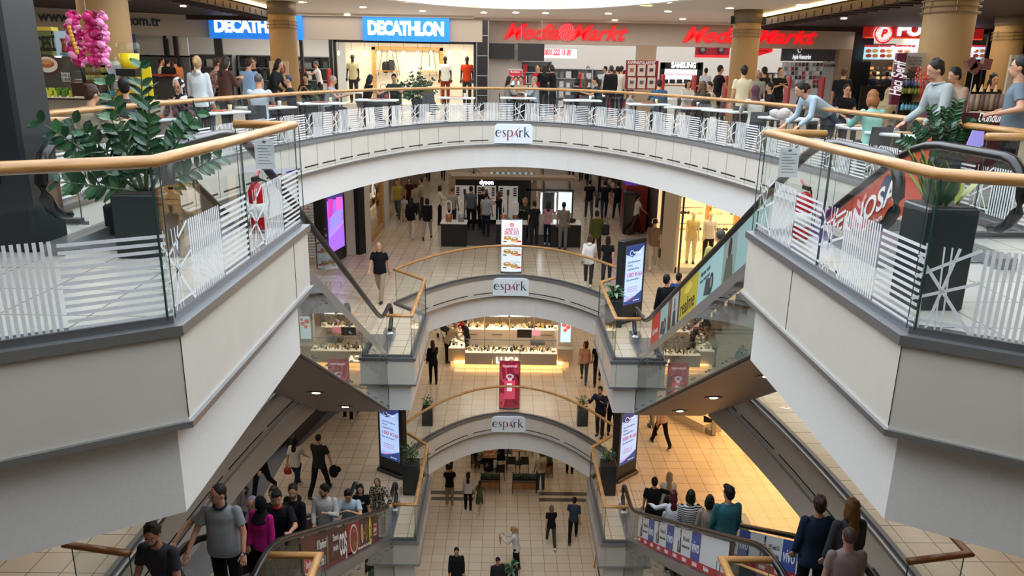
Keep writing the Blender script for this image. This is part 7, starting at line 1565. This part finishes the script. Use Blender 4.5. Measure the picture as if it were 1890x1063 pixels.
person('person in black trousers behind the lowest balcony on the ground floor, right', FP(1051, 873, -15), 0, 'stand', '#1c1c20', 1, '#141418', 'short', H=1.76)
person('person in dark jeans behind the lowest balcony on the ground floor, left', FP(829, 876, -15), 0, 'walk', '#1c1c20', 1, '#1f2632', 'short', H=1.74)
for i, (x, y, az, c, lb, hr, pt) in enumerate([(-1.15, 29.2, -90, '#4a4644', 'seated cafe guest in checked shirt left of the pizza table', 'short', ('check', '#b8b0a4', 10)), (-.2, 29.5, 90, '#1a1a1e', 'seated cafe guest in black right of the pizza table', 'short', None), (-.85, 30.2, 180, '#5a5450', 'seated cafe guest behind the pizza table', 'bob', ('check', '#26262a', 9)), (-1.0, 32.0, -90, '#2a3a52', 'seated cafe guest in blue at the left back table', 'short', None), (-.1, 31.9, 90, '#b8a898', 'seated cafe guest in cream at the left back table', 'long', None), (.5, 32.2, -90, '#3a3230', 'seated cafe guest at the right back table', 'short', None)]):
    person(lb, (x, y, -15), az, 'sit', c, .8, '#1c1c22', hr, pat=pt); chair('dark cafe chair of the ' + lb[7:], x, y, -15, R(az))
# ---------- left lower escalator, riders facing the camera
E = lambda u, v, y: esc(u, v, y, -5)
person('bearded person in charcoal tee bending forward at the bottom left', esc(290, 1025, 7.35, -5), 168, 'lean', '#34353c', .5, '#1a1c24', 'short', '#2a1e18', H=1.8, vox=.013, beard='#3a2a22', over={'hp': 15, 'lean': 14, 'hy': 18}, skin='#b07d62')
_, hgp, _ = person('balding person with glasses and grey polo at the head of the left lower escalator', esc(408, 930, 8.35, -5), 178, 'stand', '#8b8c90', .5, '#121317', 'fade', '#2a211c', H=1.84, vox=.012, fat=1.22, glasses=True, collar='#1f2430', beard=None, over={'hp': 14, 'hy': -35, 'aR': (18, 22, 30, 0), 'aL': (8, 16, 22, 0)}, skin='#c08a72')
wt = thing('wristwatch', 'round pale wristwatch on the person in grey polo', 'watch', tuple(hgp[0] + V((0, 0, .02)))); MB().lathe([(.034, -.012), (.034, .012)], (0, 0, 0), 14).build('strap', M_BLACK, wt, True); MB().cone((0, -.034, 0), (0, -.042, 0), .017, .016, 12).build('dial', M_WHITE, wt)
person('dark-haired person in grey tee reaching for the handrail behind the grey polo', esc(385, 912, 9.0, -5), 180, 'railR', '#7f8286', .5, '#1c1e24', 'short', '#15110f', H=1.8, vox=.014, over={'aR': (40, 55, 20, 0), 'hy': -30})
person('person with black headscarf and magenta top on the left lower escalator', esc(483, 952, 9.7, -5), 160, 'stand', '#b81e78', 1, '#17171b', 'hijab', '#111114', fem=True, H=1.62, vox=.014, over={'hy': -50})
person('person with lilac headscarf and glasses on the left lower escalator', esc(452, 937, 10.1, -5), 178, 'stand', '#3a3234', 1, '#1c1c20', 'hijab', '#8f8296', fem=True, H=1.6, vox=.015, glasses=True)
person('young person in navy football shirt resting an arm on the handrail', esc(517, 930, 10.6, -5), 175, 'railL', '#16181f', .6, '#15161a', 'quiff', '#15100d', H=1.74, vox=.013, over={'aL': (45, 30, 60, 10), 'hp': 10, 'hy': 25}, collar='#8a1c28')
person('brown-haired person in black behind the lilac headscarf', esc(473, 915, 11.1, -5), 178, 'stand', '#17171b', 1, '#17171b', 'short', '#3a2a20', H=1.74, vox=.015)
person('bearded person in black hooded top looking left on the left lower escalator', esc(545, 930, 11.9, -5), 150, 'stand', '#141417', 1, '#15151a', 'short', '#2a1d17', H=1.76, vox=.015, beard='#2a1d17', hood=True, coat=1, over={'hy': 40})
person('person in white shirt with glasses and beard, hand raised, mid left lower escalator', esc(600, 908, 13.2, -5), 178, 'onephone', '#b9b4b2', 1, '#23252c', 'short', '#17120f', H=1.78, vox=.015, glasses=True, beard='#2a201c', over={'hy': -35, 'aL': (20, 12, 110, 35), 'aR': (8, 10, 60, 20)})
person('person in light blue tee looking down, leaning on the handrail', esc(645, 915, 13.9, -5), 185, 'elbow', '#9fb0bd', .5, '#23252c', 'short', '#13100e', H=1.76, vox=.015, over={'hp': 35})
# ---------- right lower escalator, riders seen from behind
person('person in denim jacket with a high bun at the head of the right lower escalator', esc(1508, 975, 8.5, -5), 0, 'stand', '#1c2a3c', 1, '#121216', 'bun', '#3a241a', fem=True, H=1.72, vox=.012, coat=1, over={'aR': (20, 30, 60, 10)})
person('person with shaved head at the bottom edge of the right lower escalator', esc(1562, 1042, 7.4, -5), 0, 'stand', '#8a7a78', .5, '#1c1c20', 'fade', '#4a3a34', H=1.66, vox=.013, skin='#b98a78')
person('person with copper-streaked long hair and charcoal top, right lower escalator', esc(1605, 1000, 8.0, -5), 5, 'stand', '#3a3b40', 1, '#1c1c20', 'longer', '#6a4420', fem=True, H=1.7, vox=.013, coat=1)
person('person in teal shirt standing on the right lower escalator', esc(1345, 925, 11.2, -5), 5, 'stand', '#2f6068', 1, '#1c1e24', 'quiff', '#15100d', H=1.8, vox=.014, over={'hy': 25})
person('dark-haired person in taupe beside the teal shirt', esc(1310, 938, 11.9, -5), 0, 'stand', '#8a7d70', 1, '#22242a', 'bob', '#15110f', fem=True, H=1.62, vox=.015, over={'hy': -20})
person('person in black and white striped top on the right lower escalator', esc(1262, 925, 12.6, -5), 0, 'stand', '#c9c6c2', 1, '#1c1c20', 'bob', '#0f0d0d', fem=True, H=1.7, vox=.015, pat=('h', '#2c2e34', 8), over={'aR': (15, 45, 40, 0)})
person('person with dark red hair and white top on the right lower escalator', esc(1225, 930, 13.8, -5), 0, 'railL', '#c3c6cc', 1, '#1c1c20', 'long', '#4a1a1c', fem=True, H=1.62, vox=.015)
person('small person with pale knitted hat beside the red hair', esc(1241, 930, 14.4, -5), 0, 'stand', '#b0aca6', 1, '#1c1c20', 'short', '#b5b0a6', H=1.4, vox=.017)
person('black-haired person just ahead of the white top couple', esc(1233, 905, 15.3, -5), 0, 'stand', '#16161a', 1, '#1c1c20', 'bob', '#0f0d0d', fem=True, H=1.5, vox=.017)

# ============================================================ FOOD COURT FURNITURE AND GUESTS
M_TT = mat('#e3e6e6', .35, name='white_tabletop')
def ctable(label, x, y, rz=0, w_=.75, l=1.2):
    t = thing('food_court_table', label, 'table', (x, y, 0), rz, 'white food court tables')
    MB().rbox((0, 0, .73), (l, w_, .05), .015).build('tabletop', M_TT, t); 
    for s in (-1, 1): MB().cone((s * l * .3, 0, .03), (s * l * .3, 0, .71), .03, .03, 8).build('leg', M_IRON, t); MB().rbox((s * l * .3, 0, .015), (.08, .5, .03), .01).build('foot', M_IRON, t)
    return t
def item(name, label, cat, c, kind, col):
    b = MB()
    if kind == 'tray': b.rbox(c, (.4, .28, .02), .008)
    elif kind == 'cup': b.lathe([(.03, 0), (.04, .12), (.036, .12), (.03, .01)], c, 10)
    elif kind == 'bag': b.ell((c[0], c[1], c[2] + .06), (.22, .14, .08), 10)
    return tag(b.build(name, mat(col, .5, name='tableware'), smooth=(kind != 'tray')), label, cat)
TB = [(351, 218, 12), (447, 206, 14.6), (527, 197, 18.2), (648, 190, 22.2), (711, 187, 24.0), (836, 183, 25.6), (958, 184, 26.0), (1082, 187, 25.2), (1174, 192, 23.6), (1250, 197, 21.6), (1344, 203, 18.2), (1440, 216, 14.0), (1524, 232, 11.8), (1664, 246, 9.9), (648, 175, 27.0), (1560, 172, 19.5), (110, 232, 8.6), (1250, 180, 26.4), (1100, 178, 28.6), (780, 178, 28.0)]
TN = ['beside the long-leafed plant at the left', 'in front of the white tee seated left of centre', 'beside the blue cap, left of centre', 'behind the arc left of the black dress', 'before the person in grey tee facing us', 'before the mannequin window', 'between grey hooded top and denim jacket', 'of the group under the spiral sign', 'of the striped child', 'between denim jacket and white blouse', 'before the burgundy headscarf', 'with a bag of takeaway, right of the tan column', 'under the bending person in pale blue', 'before the mint blouse, nearest on the right', 'in the second row by the mannequin window', 'in the second row before the chicken restaurant', 'of the curly-haired youth at far left', 'in the second row behind the white blouse', 'in the second row under the spiral sign', 'in the second row under the blue sign']
for (u, v, y), n in zip(TB, TN):
    p = at_y(u, v, y)
    if 180 < v and u not in (110, 648) or v == 190:
        p = at_z(u, v, .755)
        if abs(p.x) < 3.7: p.y = max(p.y, 9 + 15.3 * sqrt(1 - (p.x / 5.4) ** 2) + .75)
        y = p.y
    an = 0 if abs(p.x) < 3.5 else (R(-28) if p.x > 0 else R(28)) if abs(p.x) < 5 else (R(-62) if p.x > 0 else R(62))
    # keep clear of the railing
    lim = ex_(min(y, 24.2)) if y < 24.2 else 0
    x = p.x
    if y < 24.2 and abs(x) < lim + .75: x = (1 if x > 0 else -1) * (lim + .78)
    ctable('white food court table ' + n, x, y, an if y < 25 else 0, .7, 1.15 if y > 12 else 1.3)
    if y > 12: item('food_tray', 'food tray on the white table ' + n, 'tray', (x, y, .767), 'tray', rn.choice(['#c8603a', '#d8d4cc', '#8a3a2a', '#c9a27a'])); item('paper_cup', 'paper cup on the white table ' + n, 'cup', (x + .25, y + .1, .756), 'cup', rn.choice(['#d8d4d0', '#b02a30', '#e8c8a0']))
def seat(label, u, v, y, az, pose='sit', dx=0, **kw):
    p = at_y(u, v, y); x = p.x + dx
    if y < 24.2:
        lim = ex_(y) + .4
        if abs(x) < lim: x = (1 if x > 0 else -1) * lim
    kw.setdefault('vox', .022 if y > 16 else .016)
    person(label, (x, y, 0), az, pose, **kw); chair(' '.join(('grey chair of the ' + label.replace('person ', 'guest ')).split()[:16]), x - 0, y, 0, R(az), '#4c4d52', 'grey shell chairs of the food court')
seat('curly-haired youth in white tee looking down at far left', 108, 180, 9.0, 200, 'sitlean', top='#c9c6c2', low='#3a3c44', hc='#17110e', vox=.013, over={'hp': 35}, hair='quiff', H=1.72)
seat('person in beige trench coat with hair bun and white flower clip', 205, 185, 10.2, -30, 'sitlean', top='#a39480', sleeve=1, fem=True, hair='bun', hc='#3a261c', coat=1, vox=.014, H=1.66)
seat('dark-haired person behind the long-leafed plant', 243, 185, 11.3, 20, 'sitback', top='#3a3a40', sleeve=1, hc='#1c1512')
seat('person with zebra headscarf and sunglasses facing us', 345, 182, 13.0, 180, 'sitphone', top='#7a4a56', sleeve=1, fem=True, hair='hijab', hc='#cfcac2', pat=('spot', '#1c1c20', 14), glasses=True)
seat('grey-haired person in white tee seen from behind', 480, 165, 15.8, 5, 'sit', top='#b9c2ca', hair='fade', hc='#55504c', H=1.8)
seat('person in blue cap and dark jacket looking left', 538, 160, 18.8, 110, 'sit', top='#23252c', sleeve=1, hc='#2f3a52', hair='fade')
seat('person in black by the spiky plant left of centre', 567, 158, 22.5, 180, 'sitphone', top='#1a1a1e', hair='bun', fem=True)
seat('bald person in grey tee leaning on the table, left of centre', 603, 162, 20.6, -90, 'sitlean', top='#8f9aa0', hair='fade', hc='#8a8078')
seat('person with black hair and bare shoulders in black dress', 675, 165, 23.6, -50, 'sitlean', top='#1c1a1c', sleeve=0, fem=True, hair='long', hc='#151110')
seat('person in dark printed tee facing us behind the railing', 729, 158, 25.2, 180, 'sitlean', top='#2f3a38', hc='#15110f', H=1.78, over={'hp': 25})
seat('person in grey hooded top looking right', 936, 165, 25.9, -90, 'sit', top='#7f7a74', sleeve=1, fem=True, hair='long', hc='#17120f')
seat('person in black between the hooded top and denim jacket', 952, 166, 27.0, 180, 'sit', top='#1a1a1e', sleeve=1)
seat('person in beige jacket at the table under the promotion board', 962, 162, 26.9, 170, 'sit', top='#a3957e', sleeve=1, hc='#17120f')
seat('person in pale denim jacket looking left', 990, 165, 25.8, 90, 'sit', top='#8b9497', sleeve=1, hair='short', hc='#8a7c6c')
seat('person in dark green with black hair, left of the brown-haired one', 1060, 166, 25.8, -40, 'sitlean', top='#26302e', sleeve=1, fem=True, hair='bob')
seat('person with long brown hair and dark brown top seen from behind', 1080, 165, 25.4, 0, 'sit', top='#3a2c22', sleeve=1, fem=True, hair='long', hc='#4a3020')
seat('person in teal tee with black hair leaning left over the table', 1108, 163, 25.4, 90, 'sitlean', top='#2a3640', hc='#100d0c', H=1.8)
seat('child in striped black and white top', 1158, 172, 24.0, -90, 'sitlean', top='#cfcac2', sleeve=1, hair='bun', hc='#2a1c16', H=1.35, pat=('h', '#222226', 14), fem=True)
seat('person in blue denim jacket seen from behind', 1218, 168, 22.6, 0, 'sitlean', top='#2f5268', sleeve=1, hc='#17120f', H=1.76)
seat('person in white blouse looking right', 1268, 165, 24.0, 190, 'sit', top='#c9c2b6', sleeve=1, fem=True, hair='bob', hc='#17120f')
seat('person with brown hair seen from behind in dark coat', 1297, 175, 20.4, 0, 'sitback', top='#3a3836', sleeve=1, fem=True, hair='long', hc='#4a3428')
seat('person in cream tee and dark cap leaning left', 1320, 160, 22.0, 90, 'sitlean', top='#b5a78e', hair='fade', hc='#1c1c22')
seat('person with burgundy headscarf and white patterned top seen from behind', 1385, 170, 16.6, 0, 'sitlean', top='#c3bdb2', sleeve=1, fem=True, hair='hijab', hc='#4c3238')
seat('black-clad person with hair bun looking right', 1478, 165, 19.4, -80, 'sitlean', top='#17171b', sleeve=1, fem=True, hair='bun', hc='#17100e')
seat('person with glasses in black tee facing us before the restaurant', 1562, 165, 18.6, 180, 'sitback', top='#141418', hc='#17120f', glasses=True, fat=1.1)
seat('person with copper bob and mint blouse seen from behind', 1592, 185, 12.4, 5, 'sitlean', top='#8fc2b4', sleeve=1, fem=True, hair='bob', hc='#8a5430', vox=.015)
seat('person in beige hat and jacket beside the maroon ice cream stand', 1632, 180, 16.6, -60, 'sitlean', top='#a39274', sleeve=1, fem=True, hair='hijab', hc='#a3946f')
seat('person in dark top behind the tan column', 1425, 165, 20.5, 90, 'sit', top='#26262c', sleeve=1)
def st(label, u, v, y, az, pose='stand', **kw):
    p = at_y(u, v, y); kw.setdefault('vox', .024 if y > 16 else .018); return person(label, (p.x, y, 0), az, pose, **kw)
st('blonde person with ponytail and white hooded top standing, seen from behind', 366, 150, 14.6, 0, top='#c4c8ca', sleeve=1, hair='pony', hc='#a3845c', fem=True, H=1.68, hood=True)
st('person in red and white checked shirt leaning over the stall', 383, 150, 17.5, -70, 'lean', top='#b08c80', sleeve=.7, low='#2f3a4c', hc='#3a2418', pat=('check', '#3a2430', 10), over={'lean': 22})
st('person with long brown hair and brown hooded top, standing', 414, 150, 16.6, -30, 'phone', top='#4c332a', sleeve=1, hair='longer', hc='#2c1c17', fem=True, H=1.72, coat=1)
st('person in pale blue tee standing with back to us', 459, 150, 19.0, -10, 'phone', top='#7f98b8', hc='#2a1e18', H=1.7)
st('person in black facing us behind the pale blue tee', 470, 140, 21.0, 175, top='#17171b', hc='#3a2a20')
st('dark-haired person in black leaning towards the white tee', 500, 150, 19.4, -100, 'lean', top='#1a1a1c', sleeve=1, hair='long', hc='#1a1310', fem=True, over={'lean': 20})
st('customer in white tee at the red bar, far left', 300, 150, 27.5, -70, top='#c6c0b8', hc='#17120f')
st('customer in black at the red bar', 313, 150, 27.0, 0, top='#141418', hc='#17120f')
st('customer in orange and white at the red bar', 327, 150, 27.6, 40, top='#c87a4a', sleeve=.7, hc='#2a1c14')
st('cashier in white shirt behind the sports shop till', 590, 140, 32.6, 100, 'reach', top='#c9c6c2', hc='#6a625a')
st('red-shirted assistant right of the tan column by the till', 560, 140, 32.0, 120, top='#8a1c24')
st('standing person in black with long hair before the security gate', 1004, 140, 28.2, 20, 'fold', top='#141417', sleeve=1, hair='long', fem=True)
st('standing person in black holding a phone beside the gate', 1021, 140, 29.4, 60, 'phone', top='#131316', sleeve=1, hair='bob', fem=True)
st('assistant in red polo in the electronics entrance', 994, 140, 29.8, 150, top='#9a1c26')
st('person in black padded jacket behind the teal tee', 1128, 140, 27.6, 10, top='#17181c', sleeve=1, coat=1, hc='#3a3430')
st('person in white shirt inside the electronics shop facing left', 1118, 130, 33.0, 100, top='#c9c9cc', hc='#17120f')
st('person in cream jacket beside the campaign board', 1146, 135, 29.0, -50, top='#bdb7aa', sleeve=1, coat=1)
st('person in dark coat inside the electronics shop', 1140, 130, 31.5, 0, top='#17181c', sleeve=1)
st('person whose head shows over the white counter in the electronics shop', 1085, 130, 36.4, 180, top='#8a8c92')
st('tall person in black tee and cap walking right before the tan column', 1326, 140, 26.2, -80, 'walk', top='#15151a', hc='#15110f', H=1.86)
st('assistant in white shirt at the phone brand stand', 1303, 135, 32.6, 0, top='#c4ccd6', hc='#17120f')
st('person in cream short-sleeved shirt standing with back to us', 1372, 150, 18.6, 5, top='#c6b795', low='#3a3a3c', hc='#17120f', H=1.72, vox=.018)
st('elderly bald person in grey shirt facing us', 1397, 150, 20.6, 170, top='#8a867a', sleeve=.7, hair='bald', H=1.66, skin='#a87a62')
st('person in black behind the elderly one', 1411, 140, 22.4, 20, top='#141418', sleeve=1)
st('person with folded arms in black V-neck facing us', 1439, 140, 24.6, 185, 'fold', top='#131316', sleeve=.8, hair='bun', fem=True, H=1.74)
st('brown-haired person in black with back to us at the high table', 1556, 145, 21.0, -30, top='#151519', sleeve=.7, hc='#4a2c20')
st('person bending left over the table in pale blue shirt', 1535, 170, 13.6, 100, 'lean', top='#a3b2bd', sleeve=1, low='#2a2e38', hc='#1c1512', vox=.015, over={'lean': 62, 'hp': 25})
st('cook in navy behind the restaurant counter', 1614, 135, 31.4, 20, top='#1f2a44', hc='#3a3430')
st('cook in dark grey behind the restaurant counter', 1637, 140, 31.0, -30, top='#34383c', hc='#1c1c20')
st('person in pale denim jacket leaning left over a table, near right', 1758, 190, 10.2, 92, 'lean', top='#9ba19f', sleeve=1, low='#2a3038', hc='#1c130f', H=1.82, vox=.013, coat=1, collar='#a4aaa8', over={'lean': 24, 'hp': 24})
st('person in dark cap and cream tee behind the ice cream tubs', 1785, 160, 12.6, 100, 'lean', top='#a88a76', hc='#17171b', vox=.017, over={'lean': 22})
st('person with curly hair in dark apron behind the ice cream tubs', 1832, 150, 15.6, 180, top='#17171a', hair='curly', hc='#1c1310', fem=True, H=1.62)
st('person in grey tee with hand on hip at the right edge', 1884, 170, 9.3, 60, 'hips', top='#66727c', low='#1c1e24', hc='#1c1512', H=1.8, vox=.013, fat=1.1)
# mannequins
for i, (u, top, low, hc_, lb) in enumerate([(652, '#c9bd94', '#23262c', '#c8302a', 'dark mannequin in cream tee with red neckerchief in the left of the window'), (822, '#e0ddd8', '#7c2c22', '#17171b', 'dark mannequin in white tee and rust shorts in the window'), (862, '#d8431f', '#3a322c', '#17171b', 'dark mannequin in orange tee at the right end of the window')]):
    p = at_y(u, 140, 31.7); person(lb, (p.x, 31.7, .2), 180, 'stand', top=top, low=low, hair='fade', hc='#15151a', skin='#1d1c1f', H=1.82, mannequin=True, group=None)
    if i == 0: b = MB(); b.lathe([(.09, 0), (.08, .05), (.1, .08)], (p.x, 31.68, 1.68), 12); tag(b.build('neckerchief', cloth('#c8302a'), smooth=True), 'red neckerchief on the cream tee mannequin', 'neckerchief')
for i, (u, v, y, t_) in enumerate([(1268, 440, 25.9, '#d8c27a'), (1288, 445, 25.7, '#e4d8c4')]):
    p = at_z(u, 497 - i, -4.8); person(['cream mannequin in yellow nightdress at the left of the lingerie window', 'cream mannequin in white top and black trousers in the lingerie window'][i], (p.x + .3 + i * .2, 25.75, -4.8), 175, 'stand', top=t_, sleeve=.3, low=['#e0cfa8', '#17151a'][i], hair='bald', skin='#e4d0b4', fem=True, H=1.78, mannequin=True, vox=.02)
# coats, bags and a pushchair
p = at_y(790, 178, 25.0); t = thing('draped_coat', 'olive coat draped over a chair behind the railing below the mannequins', 'coat', (p.x, 25.2, 0)); b = MB(); b.lathe([(.24, .25), (.2, .6), (.17, .88), (.1, .95)], (0, 0, 0), 14, sy=.5); b.cone((.1, 0, .6), (.34, -.05, .3), .07, .05, 10); o = b.build('coat_body', cloth('#5a5630'), t, True); PEND.append((o, .02, None)); chair('grey shell chair under the olive coat', p.x, 25.25, 0, 0, '#4c4d52', 'grey shell chairs of the food court')
p = at_y(705, 175, 24.6); bag('backpack', 'dark backpack propped on a chair left of the person facing us', 'bag', (p.x, 24.9, .72), (.34, .22, .5), '#16171b'); chair('grey shell chair under the dark backpack', p.x, 24.9, 0, 0, '#4c4d52', 'grey shell chairs of the food court')
p = at_z(822, 625, -10); t = thing('pushchair', 'black pushchair parked left of the jewellery kiosk', 'pushchair', (p.x, p.y, -10), R(30))
for sx in (-.22, .22):
    for sy in (-.3, .32): MB().cone((sx - .02, sy, .1), (sx + .02, sy, .1), .1, .1, 14).build('wheel', M_BLACK, t, True)
    MB().tube([(sx, -.3, .1), (sx, .15, .55), (sx, .5, 1.0)], .015, 6).build('frame_tube', M_STEEL, t, True)
MB().rbox((0, 0, .45), (.38, .5, .1), .03).build('seat', mat('#1c1c20', .8, name='pram_cloth'), t); MB().ell((0, .22, .75), (.22, .2, .26), 12).build('hood', mat('#1c1c20', .8, name='pram_cloth'), t, True)
for nm, z in (('appliance_banner', 2.6), ('phone_number_board', 2.9), ('red_banner', 2.75)):
    o = bpy.data.objects[nm]
    for s in (-.4, .4): MB().cone(V(o.location) + V((s, .03, z - o.location.z)), (o.location.x + s, o.location.y + .03, 3.5), .012, .012, 5).build('suspension_rod', M_STEEL, o, wld=True)
o = bpy.data.objects['dark_screen']
for s in (-.4, .4): r_ = MB().cone(tuple(at_y(980, 96, 31.6) + V((s, 0, .3))), tuple(at_y(980, 96, 31.6)[:2] + (3.5,)) if False else (at_y(980, 96, 31.6).x + s, 31.6, 3.5), .015, .015, 5).build('suspension_rod', M_STEEL); r_.parent = o
for s in (0,): tag(bpy.data.objects['dark_screen'], 'switched-off dark display screen hanging over the electronics entrance', 'screen')
finish_people()
